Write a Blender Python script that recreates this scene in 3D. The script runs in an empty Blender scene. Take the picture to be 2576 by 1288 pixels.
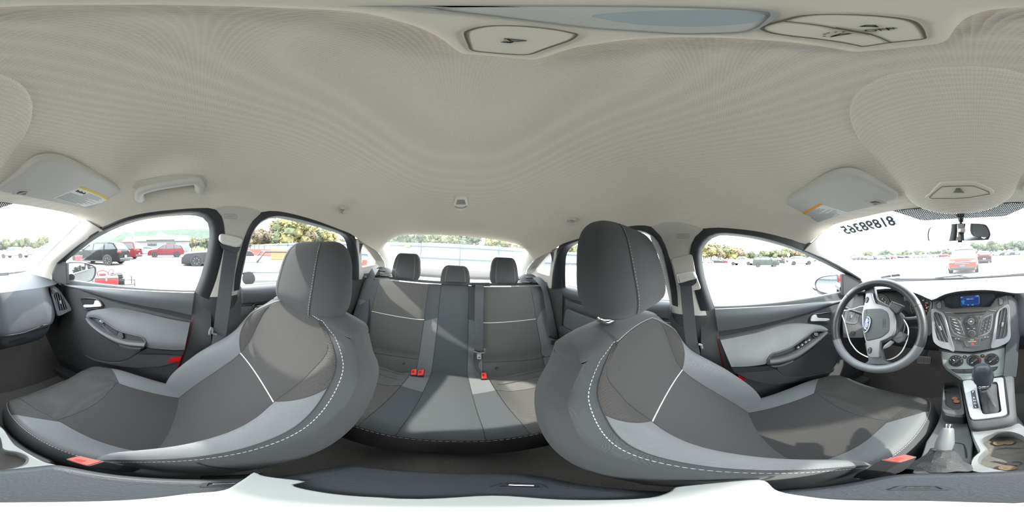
import bpy, bmesh, math, random
from mathutils import Vector, Matrix
from math import sin, cos, pi, radians, sqrt
random.seed(7)
SC = bpy.context.scene
COL = SC.collection

# ------------------------------------------------------------------ camera, sky, sun, exposure
# Car frame: x to the passenger side, y to the front, z up, in metres; the camera stands at the origin between the front seats.
FWD_PX = 2436.0                 # picture column that looks straight ahead
ROLL = radians(2.8)             # the camera pole leans
cam = bpy.data.cameras.new('camera')
cam.type = 'PANO'
try:
    cam.panorama_type = 'EQUIRECTANGULAR'
except Exception:
    pass
try:
    cam.cycles.panorama_type = 'EQUIRECTANGULAR'
except Exception:
    pass
cam.clip_start = 0.005
cam.clip_end = 2000
camo = bpy.data.objects.new('camera', cam)
COL.objects.link(camo)
bear = (1288.0 - FWD_PX) / 2576.0 * 2 * pi
camo.matrix_world = Matrix.Rotation(ROLL, 4, 'Y') @ Matrix.Rotation(-bear, 4, 'Z') @ Matrix.Rotation(pi / 2, 4, 'X')
SC.camera = camo

world = bpy.data.worlds.new('sky')
SC.world = world
world.use_nodes = True
wn = world.node_tree.nodes
wl = world.node_tree.links
bg = wn['Background']
tcw = wn.new('ShaderNodeTexCoord')
sep = wn.new('ShaderNodeSeparateXYZ')
wl.new(tcw.outputs['Generated'], sep.inputs[0])
rampw = wn.new('ShaderNodeValToRGB')
rampw.color_ramp.elements[0].position = 0.0
rampw.color_ramp.elements[0].color = (1.0, 1.0, 1.0, 1)
rampw.color_ramp.elements[1].position = 1.0
rampw.color_ramp.elements[1].color = (0.86, 0.93, 1.0, 1)
wl.new(sep.outputs['Z'], rampw.inputs[0])
wl.new(rampw.outputs[0], bg.inputs['Color'])
bg.inputs['Strength'].default_value = 4.6

sun = bpy.data.lights.new('sun', 'SUN')
sun.energy = 4.0
sun.angle = radians(1.2)
sun.color = (1.0, 0.95, 0.86)
suno = bpy.data.objects.new('sun', sun)
COL.objects.link(suno)
SUN_EL, SUN_AZ = radians(40), radians(92)      # bearing clockwise from the car's nose
sd = Vector((cos(SUN_EL) * sin(SUN_AZ), cos(SUN_EL) * cos(SUN_AZ), sin(SUN_EL)))
suno.rotation_euler = sd.to_track_quat('Z', 'Y').to_euler()

SC.view_settings.view_transform = 'Standard'
SC.view_settings.look = 'None'
SC.view_settings.gamma = 1.0
SC.view_settings.use_curve_mapping = False
SC.view_settings.exposure = 1.68
SC.cycles.max_bounces = 9
SC.cycles.diffuse_bounces = 6
SC.cycles.glossy_bounces = 4
SC.cycles.transparent_max_bounces = 12
SC.cycles.transmission_bounces = 4
SC.cycles.caustics_reflective = False
SC.cycles.caustics_refractive = False
SC.cycles.sample_clamp_indirect = 8.0
SC.cycles.use_denoising = True

# ------------------------------------------------------------------ measuring rays
def ray(px, py):
    b = (px - FWD_PX) / 2576.0 * 2 * pi
    e = (644.0 - py) / 1288.0 * pi
    x, y, z = cos(e) * sin(b), cos(e) * cos(b), sin(e)
    c, s = cos(ROLL), sin(ROLL)
    return Vector((x * c + z * s, y, -x * s + z * c))

def hit(px, py, f, t0=0.03, t1=6.0, n=240):
    """First point along the measured sight line where the surface function f changes sign."""
    r = ray(px, py)
    a = f(r * t0); ta = t0
    for i in range(1, n + 1):
        tb = t0 + (t1 - t0) * i / n
        b = f(r * tb)
        if (a <= 0) != (b <= 0):
            lo, hi = ta, tb
            for _ in range(40):
                m = (lo + hi) / 2
                if (f(r * m) <= 0) == (a <= 0): lo = m
                else: hi = m
            return r * hi
        a, ta = b, tb
    return r * t1

def onx(px, py, v):
    r = ray(px, py); return r * (v / r.x)
def ony(px, py, v):
    r = ray(px, py); return r * (v / r.y)
def onz(px, py, v):
    r = ray(px, py); return r * (v / r.z)
def onp(px, py, p0, nrm):
    r = ray(px, py); return r * (Vector(p0).dot(nrm) / r.dot(nrm))
def hits(pts, f): return [hit(a, b, f) for a, b in pts]
def onps(pts, p0, nrm): return [onp(a, b, p0, nrm) for a, b in pts]
def onxs(pts, v): return [onx(a, b, v) for a, b in pts]
def onys(pts, v): return [ony(a, b, v) for a, b in pts]
def onzs(pts, v): return [onz(a, b, v) for a, b in pts]

# ------------------------------------------------------------------ objects
BASE = {}
def V(*a): return Vector(a)

def thing(name, label, cat, loc=(0, 0, 0), group=None):
    o = bpy.data.objects.new(name, None)
    o.empty_display_size = 0.05
    COL.objects.link(o)
    o.location = loc
    BASE[o.name] = Vector(loc)
    o['label'] = label; o['category'] = cat
    if group: o['group'] = group
    return o

def tag(o, label, cat, group=None, kind=None):
    o['label'] = label; o['category'] = cat
    if group: o['group'] = group
    if kind: o['kind'] = kind
    return o

def mk(name, geos, mat, parent=None, smooth=True, label=None, kind=None, loc=None, auto=40):
    """One mesh object from a list of (verts, faces) in car coordinates."""
    if isinstance(geos, tuple): geos = [geos]
    base = BASE.get(parent.name) if parent else (Vector(loc) if loc is not None else None)
    vs, fs = [], []
    for v, f in geos:
        k = len(vs)
        vs += [tuple(Vector(p) - base) if base is not None else tuple(p) for p in v]
        fs += [tuple(i + k for i in q) for q in f]
    me = bpy.data.meshes.new(name)
    me.from_pydata(vs, [], fs)
    me.validate()
    me.update()
    bm = bmesh.new(); bm.from_mesh(me)
    bmesh.ops.recalc_face_normals(bm, faces=bm.faces)
    bm.to_mesh(me); bm.free()
    me.materials.append(mat)
    if smooth:
        me.shade_smooth()
        try:
            me.set_sharp_from_angle(angle=radians(auto))
        except Exception:
            pass
    o = bpy.data.objects.new(name, me)
    COL.objects.link(o)
    if smooth and any(len(p.vertices) > 8 for p in me.polygons):
        wm = o.modifiers.new('even_normals', 'WEIGHTED_NORMAL'); wm.keep_sharp = True; wm.weight = 100
    if parent:
        o.parent = parent
        BASE[o.name] = base
    else:
        if base is not None: o.location = base
        BASE[o.name] = base if base is not None else Vector((0, 0, 0))
    if label: o['label'] = label
    if kind: o['kind'] = kind
    return o

def struct(name, geos, mat, label=None, parent=None, **k):
    o = mk(name, geos, mat, parent, **k)
    o['kind'] = 'structure'
    if label: o['label'] = label
    return o

# ------------------------------------------------------------------ curves
def cr(pts, n, closed=False):
    """Catmull-Rom through points, n samples."""
    P = [Vector(p) for p in pts]
    m = len(P)
    out = []
    segs = m if closed else m - 1
    for k in range(n):
        u = k / (n if closed else n - 1) * segs
        i = min(int(u), segs - 1); t = u - i
        if closed: a, b, c, d = P[(i - 1) % m], P[i % m], P[(i + 1) % m], P[(i + 2) % m]
        else: a, b, c, d = P[max(i - 1, 0)], P[i], P[min(i + 1, m - 1)], P[min(i + 2, m - 1)]
        out.append(0.5 * ((2 * b) + (c - a) * t + (2 * a - 5 * b + 4 * c - d) * t * t + (3 * b - a - 3 * c + d) * t ** 3))
    return out

def evenly(pts, n, closed=False):
    """Resample a polyline by arc length."""
    P = [Vector(p) for p in pts]
    if closed: P = P + [P[0]]
    L = [0.0]
    for a, b in zip(P, P[1:]): L.append(L[-1] + (b - a).length)
    tot = L[-1]; out = []; j = 0
    for k in range(n):
        s = tot * k / (n if closed else n - 1)
        while j < len(L) - 2 and L[j + 1] < s: j += 1
        d = L[j + 1] - L[j]
        t = 0 if d == 0 else (s - L[j]) / d
        out.append(P[j].lerp(P[j + 1], min(max(t, 0), 1)))
    return out

def round_poly(pts, r, seg=4):
    """Round the corners of a closed polygon (3D points)."""
    P = [Vector(p) for p in pts]; n = len(P); out = []
    for i in range(n):
        a, b, c = P[i - 1], P[i], P[(i + 1) % n]
        la, lc = (a - b).length, (c - b).length
        rr = min(r, la * 0.45, lc * 0.45)
        p, q = b + (a - b).normalized() * rr, b + (c - b).normalized() * rr
        for k in range(seg + 1):
            t = k / seg
            out.append(p * (1 - t) ** 2 + b * 2 * t * (1 - t) + q * t * t)
    return out

def lerp_table(tab, x):
    if x <= tab[0][0]: return tab[0][1]
    for (a, p), (b, q) in zip(tab, tab[1:]):
        if x <= b:
            t = (x - a) / (b - a)
            return p + (q - p) * t
    return tab[-1][1]

def smooth_table(tab, x):
    """Monotone-ish cubic through a table."""
    n = len(tab)
    if x <= tab[0][0]: return tab[0][1]
    if x >= tab[-1][0]: return tab[-1][1]
    for i in range(n - 1):
        a, b = tab[i], tab[i + 1]
        if x <= b[0]:
            h = b[0] - a[0]; t = (x - a[0]) / h
            m0 = (b[1] - tab[i - 1][1]) / (b[0] - tab[i - 1][0]) if i > 0 else (b[1] - a[1]) / h
            m1 = (tab[i + 2][1] - a[1]) / (tab[i + 2][0] - a[0]) if i + 2 < n else (b[1] - a[1]) / h
            t2, t3 = t * t, t ** 3
            return (2 * t3 - 3 * t2 + 1) * a[1] + (t3 - 2 * t2 + t) * h * m0 + (-2 * t3 + 3 * t2) * b[1] + (t3 - t2) * h * m1
    return tab[-1][1]

def sstep(a, b, x):
    t = min(max((x - a) / (b - a), 0), 1)
    return t * t * (3 - 2 * t)

# ------------------------------------------------------------------ geometry makers, each returns (verts, faces)
def grid(fn, nu, nv, close_u=False):
    vs = [fn(i / (nu if close_u else nu - 1), j / (nv - 1)) for j in range(nv) for i in range(nu)]
    fs = []
    for j in range(nv - 1):
        for i in range(nu if close_u else nu - 1):
            a = j * nu + i; b = j * nu + (i + 1) % nu
            fs.append((a, b, b + nu, a + nu))
    return vs, fs

def loft(rings, closed=True, cap0=False, cap1=False):
    n = len(rings[0]); vs = [Vector(p) for r in rings for p in r]; fs = []
    for j in range(len(rings) - 1):
        for i in range(n if closed else n - 1):
            a = j * n + i; b = j * n + (i + 1) % n
            fs.append((a, b, b + n, a + n))
    if cap0: fs.append(tuple(range(n))[::-1])
    if cap1: fs.append(tuple(range((len(rings) - 1) * n, len(rings) * n)))
    return vs, fs

def tube(pts, r, n=8, closed=False, caps=True, flat=None):
    """Round tube; r may be a list. flat=(axis, k) squashes."""
    P = [Vector(p) for p in pts]; m = len(P); rings = []
    up = None
    for i, p in enumerate(P):
        if closed: t = P[(i + 1) % m] - P[i - 1]
        else: t = P[min(i + 1, m - 1)] - P[max(i - 1, 0)]
        if t.length < 1e-9: t = Vector((0, 0, 1))
        t.normalize()
        if up is None:
            up = Vector((0, 0, 1)) if abs(t.z) < 0.9 else Vector((1, 0, 0))
        a = (up - t * up.dot(t))
        if a.length < 1e-6: a = t.orthogonal()
        a.normalize(); b = t.cross(a); up = a
        rr = r[i] if isinstance(r, (list, tuple)) else r
        rings.append([p + (a * cos(2 * pi * k / n) + b * sin(2 * pi * k / n)) * rr for k in range(n)])
    if closed:
        vs, fs = loft(rings + [rings[0]])
        return vs, fs
    return loft(rings, True, caps, caps)

def inset_poly(P, d, nrm):
    n = len(P); out = []
    for i in range(n):
        a, b, c = P[i - 1], P[i], P[(i + 1) % n]
        e1, e2 = (b - a), (c - b)
        if e1.length < 1e-9: e1 = e2.copy()
        if e2.length < 1e-9: e2 = e1.copy()
        n1, n2 = nrm.cross(e1).normalized(), nrm.cross(e2).normalized()
        m = n1 + n2
        if m.length < 1e-6: m = n1.copy()
        m.normalize()
        k = max(m.dot(n1), 0.4)
        out.append(b + m * (d / k))
    return out

def poly_normal(P):
    n = Vector((0, 0, 0))
    for i in range(len(P)):
        a, b = P[i], P[(i + 1) % len(P)]
        n += Vector(((a.y - b.y) * (a.z + b.z), (a.z - b.z) * (a.x + b.x), (a.x - b.x) * (a.y + b.y)))
    return n.normalized() if n.length > 0 else Vector((0, 0, 1))

def slab(pts, into, thick, bev=0.002, seg=2, front=True, back=False):
    """Plate whose face is the polygon and whose body runs `thick` along `into`; rounded front rim."""
    P = [Vector(p) for p in pts]
    into = Vector(into).normalized()
    nrm = poly_normal(P)
    if nrm.dot(into) > 0:
        P = P[::-1]; nrm = -nrm
    rings = []
    for k in range(seg + 1):
        th = pi / 2 * k / seg
        d = bev * (1 - sin(th)); dep = bev * (1 - cos(th))
        rings.append([p + into * dep for p in (inset_poly(P, d, nrm) if d > 1e-7 else P)])
    rings.append([p + into * thick for p in P])
    vs, fs = loft(rings, True, front, back)
    return vs, fs

def ringframe(outer, inner, into, thick, bev=0.002, n=48, closed=True):
    """Frame between two outlines (both resampled), with depth."""
    O = evenly(outer, n, closed); I = evenly(inner, n, closed)
    if closed:
        k = min(range(n), key=lambda s: (I[s] - O[0]).length)
        I = I[k:] + I[:k]
        if (I[n // 4] - O[n // 4]).length > (I[-(n // 4)] - O[n // 4]).length:
            I = [I[0]] + I[1:][::-1]
    into = Vector(into).normalized()
    r = [[p + into * thick for p in O], [p + into * bev for p in O],
         [p.lerp(q, min(0.5, bev / max((p - q).length, 1e-6))) for p, q in zip(O, I)],
         [q.lerp(p, min(0.5, bev / max((p - q).length, 1e-6))) for p, q in zip(O, I)],
         [q + into * bev for q in I], [q + into * thick for q in I]]
    return loft(r, closed)

def box(c, s, bev=0.0, rot=None, seg=2):
    bm = bmesh.new()
    bmesh.ops.create_cube(bm, size=1.0)
    for v in bm.verts: v.co = Vector((v.co.x * s[0], v.co.y * s[1], v.co.z * s[2]))
    if bev > 0:
        bmesh.ops.bevel(bm, geom=bm.edges[:], offset=min(bev, min(s) * 0.49), segments=seg, profile=0.5, affect='EDGES')
    M = rot if rot is not None else Matrix.Identity(3)
    vs = [M @ v.co + Vector(c) for v in bm.verts]
    fs = [tuple(l.vert.index for l in f.loops) for f in bm.faces]
    bm.free()
    return vs, fs

def frame_axes(zdir, xhint=(1, 0, 0)):
    z = Vector(zdir).normalized()
    x = Vector(xhint) - z * Vector(xhint).dot(z)
    if x.length < 1e-5: x = z.orthogonal()
    x.normalize(); y = z.cross(x)
    return Matrix((x, y, z)).transposed()

def lathe(prof, origin, axis, n=24, xhint=(1, 0, 0), caps=True):
    """prof: list of (radius, height along axis)."""
    M = frame_axes(axis, xhint); o = Vector(origin)
    rings = [[o + M @ Vector((r * cos(2 * pi * k / n), r * sin(2 * pi * k / n), h)) for k in range(n)] for r, h in prof]
    return loft(rings, True, caps, caps)

def ribbon(pts, wdir, w, th=0.0015):
    """Flat band along a path: wdir a vector or list of vectors across; has thickness."""
    P = [Vector(p) for p in pts]; rings = []
    for i, p in enumerate(P):
        t = (P[min(i + 1, len(P) - 1)] - P[max(i - 1, 0)]).normalized()
        wd = Vector(wdir[i] if isinstance(wdir, list) else wdir)
        wd = (wd - t * wd.dot(t)).normalized()
        nn = t.cross(wd)
        ww = w[i] if isinstance(w, list) else w
        a, b = p - wd * ww / 2, p + wd * ww / 2
        rings.append([a - nn * th / 2, b - nn * th / 2, b + nn * th / 2, a + nn * th / 2])
    return loft(rings, True, True, True)

def stitches(pts, r=0.0009, dash=0.005, gap=0.003, closed=False):
    L = sum((Vector(b) - Vector(a)).length for a, b in zip(pts, pts[1:]))
    n = max(int(L / (dash + gap)), 2)
    P = evenly(pts, n * 3 + 1)
    out = []
    for k in range(n):
        out.append(tube([P[3 * k], P[3 * k + 1], P[3 * k + 2]], [r * 0.6, r, r * 0.6], 5))
    return out

def ball(c, r, n=12, m=8, squash=(1, 1, 1), rot=None):
    M = rot if rot is not None else Matrix.Identity(3)
    def f(u, v):
        a = 2 * pi * u; b = pi * (v - 0.5) * 0.999
        return Vector(c) + M @ Vector((r * squash[0] * cos(b) * cos(a), r * squash[1] * cos(b) * sin(a), r * squash[2] * sin(b)))
    return grid(f, n, m, True)

def text_geo(s, size, origin, xdir, ydir, extrude=0.0003, mirror=False, align='CENTER', bold=0.0):
    cu = bpy.data.curves.new('txt', 'FONT')
    cu.body = s; cu.size = size; cu.extrude = extrude; cu.align_x = align; cu.align_y = 'CENTER'
    cu.resolution_u = 3
    cu.offset = bold
    ob = bpy.data.objects.new('txt', cu)
    COL.objects.link(ob)
    dg = bpy.context.evaluated_depsgraph_get()
    me = bpy.data.meshes.new_from_object(ob.evaluated_get(dg))
    x = Vector(xdir).normalized(); y = Vector(ydir); y = (y - x * y.dot(x)).normalized(); z = x.cross(y)
    o = Vector(origin)
    vs = [o + x * v.co.x * (-1 if mirror else 1) + y * v.co.y + z * v.co.z for v in me.vertices]
    fs = [tuple(p.vertices) for p in me.polygons]
    bpy.data.objects.remove(ob); bpy.data.curves.remove(cu); bpy.data.meshes.remove(me)
    return vs, fs

def mirx(geo):
    return [Vector((-p[0], p[1], p[2])) for p in geo[0]], [tuple(reversed(f)) for f in geo[1]]

def xf(geo, M):
    return [M @ Vector(p) for p in geo[0]], geo[1]

# ------------------------------------------------------------------ materials
MATS = {}
def srgb(r, g, b):
    f = lambda c: c / 12.92 if c <= 0.04045 else ((c + 0.055) / 1.055) ** 2.4
    return (f(r / 255), f(g / 255), f(b / 255), 1)

def mat(name, col, rough=0.6, metal=0.0, spec=0.5, bump=0.0, bscale=400.0, var=0.0, vscale=30.0, emit=None, estr=0.0, kind=None, coat=0.0, sheen=0.0, kdark=None):
    if name in MATS: return MATS[name]
    m = bpy.data.materials.new(name); m.use_nodes = True
    nt = m.node_tree; N = nt.nodes; L = nt.links
    b = N['Principled BSDF']
    c = col if len(col) == 4 else (*col, 1)
    b.inputs['Base Color'].default_value = c
    b.inputs['Roughness'].default_value = rough
    b.inputs['Metallic'].default_value = metal
    b.inputs['Specular IOR Level'].default_value = spec
    if coat: b.inputs['Coat Weight'].default_value = coat
    if sheen: b.inputs['Sheen Weight'].default_value = sheen
    tc = N.new('ShaderNodeTexCoord')
    if var > 0:
        nz = N.new('ShaderNodeTexNoise'); nz.inputs['Scale'].default_value = vscale; nz.inputs['Detail'].default_value = 5
        L.new(tc.outputs['Object'], nz.inputs['Vector'])
        mx = N.new('ShaderNodeMix'); mx.data_type = 'RGBA'
        mx.inputs[6].default_value = tuple(x * (1 - var) for x in c[:3]) + (1,)
        mx.inputs[7].default_value = tuple(min(x * (1 + var), 1) for x in c[:3]) + (1,)
        L.new(nz.outputs['Fac'], mx.inputs[0]); L.new(mx.outputs[2], b.inputs['Base Color'])
    if bump > 0:
        if kind == 'rib':          # fine woven ribs
            t1 = N.new('ShaderNodeTexWave'); t1.wave_type = 'BANDS'; t1.bands_direction = 'DIAGONAL'
            t1.inputs['Scale'].default_value = bscale; t1.inputs['Distortion'].default_value = 0.4
            out = t1.outputs['Fac']
        elif kind == 'knit':       # honeycomb-like open knit
            t1 = N.new('ShaderNodeTexVoronoi'); t1.inputs['Scale'].default_value = bscale; t1.inputs['Randomness'].default_value = 0.15
            out = t1.outputs['Distance']
        else:
            t1 = N.new('ShaderNodeTexNoise'); t1.inputs['Scale'].default_value = bscale; t1.inputs['Detail'].default_value = 3
            out = t1.outputs['Fac']
        L.new(tc.outputs['Object'], t1.inputs['Vector'])
        bp = N.new('ShaderNodeBump'); bp.inputs['Strength'].default_value = bump; bp.inputs['Distance'].default_value = 0.002
        L.new(out, bp.inputs['Height']); L.new(bp.outputs[0], b.inputs['Normal'])
        if kind in ('knit', 'rib'):
            mx2 = N.new('ShaderNodeMix'); mx2.data_type = 'RGBA'
            k = kdark or (0.62 if kind == 'knit' else 0.85)
            a, bb = (c, tuple(x * k for x in c[:3]) + (1,)) if kind == 'knit' else (tuple(x * k for x in c[:3]) + (1,), c)
            mx2.inputs[6].default_value = tuple(bb) ; mx2.inputs[7].default_value = tuple(a)
            L.new(out, mx2.inputs[0]); L.new(mx2.outputs[2], b.inputs['Base Color'])
    if emit:
        b.inputs['Emission Color'].default_value = emit if len(emit) == 4 else (*emit, 1)
        b.inputs['Emission Strength'].default_value = estr
    MATS[name] = m
    return m

def glass_mat(name, tint=(0.95, 0.97, 0.96), haze=0.0, gloss=0.06):
    """Thin automotive glass: clear pass-through, a faint mirror, optional haze imitating window glare."""
    m = bpy.data.materials.new(name); m.use_nodes = True
    nt = m.node_tree; N = nt.nodes; L = nt.links
    N.remove(N['Principled BSDF'])
    out = N['Material Output']
    tr = N.new('ShaderNodeBsdfTransparent'); tr.inputs[0].default_value = (*tint, 1)
    gl = N.new('ShaderNodeBsdfGlossy'); gl.inputs['Roughness'].default_value = 0.02
    fr = N.new('ShaderNodeLayerWeight'); fr.inputs[0].default_value = 0.5
    pw = N.new('ShaderNodeMath'); pw.operation = 'POWER'; pw.inputs[1].default_value = 5.0
    L.new(fr.outputs['Facing'], pw.inputs[0])
    sc = N.new('ShaderNodeMath'); sc.operation = 'MULTIPLY_ADD'; sc.inputs[1].default_value = 0.5; sc.inputs[2].default_value = gloss
    L.new(pw.outputs[0], sc.inputs[0])
    mx = N.new('ShaderNodeMixShader')
    L.new(sc.outputs[0], mx.inputs[0]); L.new(tr.outputs[0], mx.inputs[1]); L.new(gl.outputs[0], mx.inputs[2])
    last = mx.outputs[0]
    if haze > 0:
        tl = N.new('ShaderNodeBsdfTranslucent'); tl.inputs[0].default_value = (0.9, 0.95, 0.95, 1)  # milky scatter stands in for the glare of bright windows
        mh = N.new('ShaderNodeMixShader'); mh.inputs[0].default_value = haze
        L.new(last, mh.inputs[1]); L.new(tl.outputs[0], mh.inputs[2]); last = mh.outputs[0]
    L.new(last, out.inputs['Surface'])
    MATS[name] = m
    return m

M_head = mat('headliner_cloth', srgb(246, 237, 223), 0.95, spec=0.1, bump=0.5, bscale=300, kind='knit', kdark=0.74)
M_lampb = mat('lamp_bezel_plastic', srgb(240, 231, 214), 0.6, bump=0.05, bscale=900)
M_pillar = mat('pillar_plastic', srgb(186, 183, 176), 0.65, bump=0.08, bscale=900)
M_visor = mat('visor_vinyl', srgb(200, 197, 190), 0.7, bump=0.05, bscale=700)
M_dark = mat('charcoal_plastic', srgb(63, 64, 66), 0.55, bump=0.12, bscale=900, var=0.06)
M_dark2 = mat('black_plastic', srgb(42, 43, 46), 0.45, bump=0.05, bscale=900)
M_dash = mat('dash_vinyl', srgb(62, 64, 68), 0.6, spec=0.25, bump=0.15, bscale=800)
M_pad = mat('door_pad_vinyl', srgb(74, 77, 80), 0.5, bump=0.12, bscale=900, var=0.05, vscale=14)
M_rubber = mat('black_rubber', srgb(38, 40, 44), 0.6)
M_seat = mat('seat_cloth_charcoal', srgb(64, 63, 63), 0.92, spec=0.15, bump=0.5, bscale=420, kind='rib', sheen=0.1)
M_mesh = mat('seat_cloth_open_knit', srgb(72, 71, 70), 0.92, spec=0.15, bump=0.8, bscale=290, kind='knit')
M_shell = mat('seat_cloth_grey', srgb(70, 72, 74), 0.9, spec=0.15, bump=0.35, bscale=600, kind='rib', sheen=0.1)
M_light = mat('seat_cloth_light', srgb(106, 108, 110), 0.9, spec=0.15, bump=0.4, bscale=500, kind='rib', sheen=0.1)
M_mid = mat('seat_cloth_slate', srgb(78, 81, 84), 0.9, spec=0.15, bump=0.35, bscale=600, kind='rib')
M_bseat = mat('bench_charcoal_brightened', srgb(88, 87, 87), 0.92, spec=0.15, bump=0.5, bscale=420, kind='rib', sheen=0.1)  # seat cloth lightened to make up for dim light on the bench
M_bmesh = mat('bench_open_knit_brightened', srgb(94, 92, 90), 0.92, spec=0.15, bump=0.8, bscale=290, kind='knit')  # open knit brightened likewise for the dim rear
M_bshell = mat('bench_grey_brightened', srgb(84, 86, 88), 0.9, spec=0.15, bump=0.35, bscale=600, kind='rib')  # grey cloth brightened likewise for the dim rear
M_piping = mat('white_piping', srgb(190, 190, 188), 0.7)
M_thread = mat('pale_thread', srgb(170, 170, 168), 0.8)
M_seam = mat('dark_seam', srgb(46, 47, 49), 0.9)
M_carpet = mat('carpet', srgb(92, 90, 87), 1.0, spec=0.05, bump=1.0, bscale=500, var=0.35, vscale=260)
M_leather = mat('armrest_leather', srgb(46, 50, 55), 0.5, spec=0.3, bump=0.35, bscale=420)
M_silver = mat('silver_plastic', srgb(126, 128, 131), 0.33, metal=0.35)
M_satin = mat('satin_grey_plastic', srgb(110, 113, 114), 0.45, metal=0.15)
M_chrome = mat('chrome', srgb(225, 228, 232), 0.12, metal=1.0)
M_lever = mat('satin_chrome', srgb(205, 207, 210), 0.35, metal=0.25)
M_belt = mat('belt_webbing', srgb(68, 72, 77), 0.55, spec=0.4, bump=0.4, bscale=700, kind='rib')
M_red = mat('buckle_red', srgb(222, 44, 30), 0.4)
M_reflect = mat('red_reflector', srgb(196, 22, 26), 0.25, bump=0.4, bscale=300, kind='knit')
M_white = mat('white_print', srgb(236, 236, 232), 0.6)
M_ink = mat('black_print', srgb(32, 32, 32), 0.7)
G_side = glass_mat('side_glass', (0.93, 0.96, 0.94), 0.0, 0.04)
G_wind = glass_mat('windscreen_glass', (0.95, 0.97, 0.96), 0.012, 0.03)
G_rear = glass_mat('rear_glass', (0.92, 0.96, 0.95), 0.015, 0.03)
M_mirror = mat('mirror_silver', (0.9, 0.92, 0.92), 0.02, metal=1.0)
# ------------------------------------------------------------------ the cabin shell as surfaces
def side_x(y, z):                      # half width of the glasshouse
    return 0.66 - 0.32 * (z + 0.17) - 0.03 * (y + 0.2) ** 2
def Sf(s, off=0.0):                    # s = +1 passenger side, -1 driver side; off moves it inwards
    return lambda p: s * p.x - (side_x(p.y, p.z) - off)
def wind_y(x, z): return 1.12 - (z + 0.15) * 1.85 - 0.35 * x * x
def Wf(off=0.0): return lambda p: p.y - (wind_y(p.x, p.z) - off)
def back_y(x, z): return -1.36 - (0.165 - z) * 1.7 + 0.22 * x * x
def Bf(off=0.0): return lambda p: (back_y(p.x, p.z) + off) - p.y
RAIL = [(-1.5, -0.07), (-1.3, -0.015), (-1.1, 0.03), (-1.0, 0.06), (-0.8, 0.105), (-0.7, 0.128), (-0.5, 0.148), (-0.33, 0.158), (-0.1, 0.155), (0.0, 0.148), (0.15, 0.138), (0.28, 0.122), (0.38, 0.092), (0.45, 0.068), (0.52, 0.04), (0.7, -0.03)]
CROWN = [(-1.5, 0.10), (-1.36, 0.168), (-1.2, 0.215), (-1.0, 0.255), (-0.6, 0.295), (-0.1, 0.305), (0.1, 0.288), (0.3, 0.248), (0.45, 0.2), (0.56, 0.16), (0.7, 0.09)]
def ceil_z(x, y):
    b, r = smooth_table(CROWN, y), smooth_table(RAIL, y)
    e = side_x(y, r) - 0.03
    u = min(abs(x) / e, 1.0)
    return b - (b - r) * u ** 3.0
def Cf(off=0.0): return lambda p: p.z - (ceil_z(p.x, p.y) - off)

# headliner
def edge_x(y, r): return side_x(y, r) - 0.030
HDR = hits([(2079, 583), (2090, 570), (2120, 559), (2180, 545), (2240, 532), (2330, 524), (2412, 520), (2500, 514), (2576, 510), (20, 512), (60, 516), (100, 523), (150, 532), (188, 542), (200, 552)], Wf(0.0))
HX = [(p.x, p.y) for p in HDR]; HZ = [(p.x, p.z) for p in HDR]
RHD = hits([(1328, 622), (1310, 617), (1289, 612), (1260, 606), (1231, 601), (1173, 595), (1115, 591.5), (1041, 591), (1008, 594), (990, 598), (972, 602)], Bf(0.0))
RX = [(p.x, p.y) for p in RHD]; RZ = [(p.x, p.z) for p in RHD]
def ceil_pt(u, v):
    U = u * 2 - 1
    x1 = HDR[0].x + (HDR[-1].x - HDR[0].x) * u
    y1, z1 = smooth_table(HX, x1), smooth_table(HZ, x1)
    x0 = RHD[0].x + (RHD[-1].x - RHD[0].x) * u
    yr, z0 = smooth_table(RX, x0), smooth_table(RZ, x0)
    y = yr + (y1 - yr) * v
    r = smooth_table(RAIL, y)
    x = U * edge_x(y, r)
    z = ceil_z(x, y)
    if abs(U) > 0.999: z -= 0.03 + 0.012 * sstep(-0.65, -0.95, y); x += 0.016 * U
    w = sstep(0.80 + 0.12 * sstep(0.6, 0.95, abs(U)), 1.0, v); q = sstep(0.16, 0.0, v)
    return Vector((x + (x1 - x) * w + (x0 - x) * q, y, z + (z1 - z) * w + (z0 - z) * q))
ceiling = struct('ceiling', grid(ceil_pt, 41, 61), M_head, 'woven beige headliner cloth over the whole cabin')
# painted roof above the headliner keeps the daylight out
M_paint = mat('ruby_red_paint', srgb(120, 18, 26), 0.3, coat=0.6)
struct('roof', grid(lambda u, v: ceil_pt(u, v) + Vector(((u - 0.5) * 0.10, 0, 0.05 - 0.02 * abs(2 * u - 1))), 21, 31), M_paint, 'red painted roof skin above the headliner')

# ---------------- windscreen
wind = struct('window_1', grid(lambda u, v: Vector(((u - 0.5) * 1.66, wind_y((u - 0.5) * 1.66, -0.24 + v * 0.44), -0.24 + v * 0.44)), 31, 9), G_wind, 'large raked windscreen in front of the dashboard')
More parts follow.
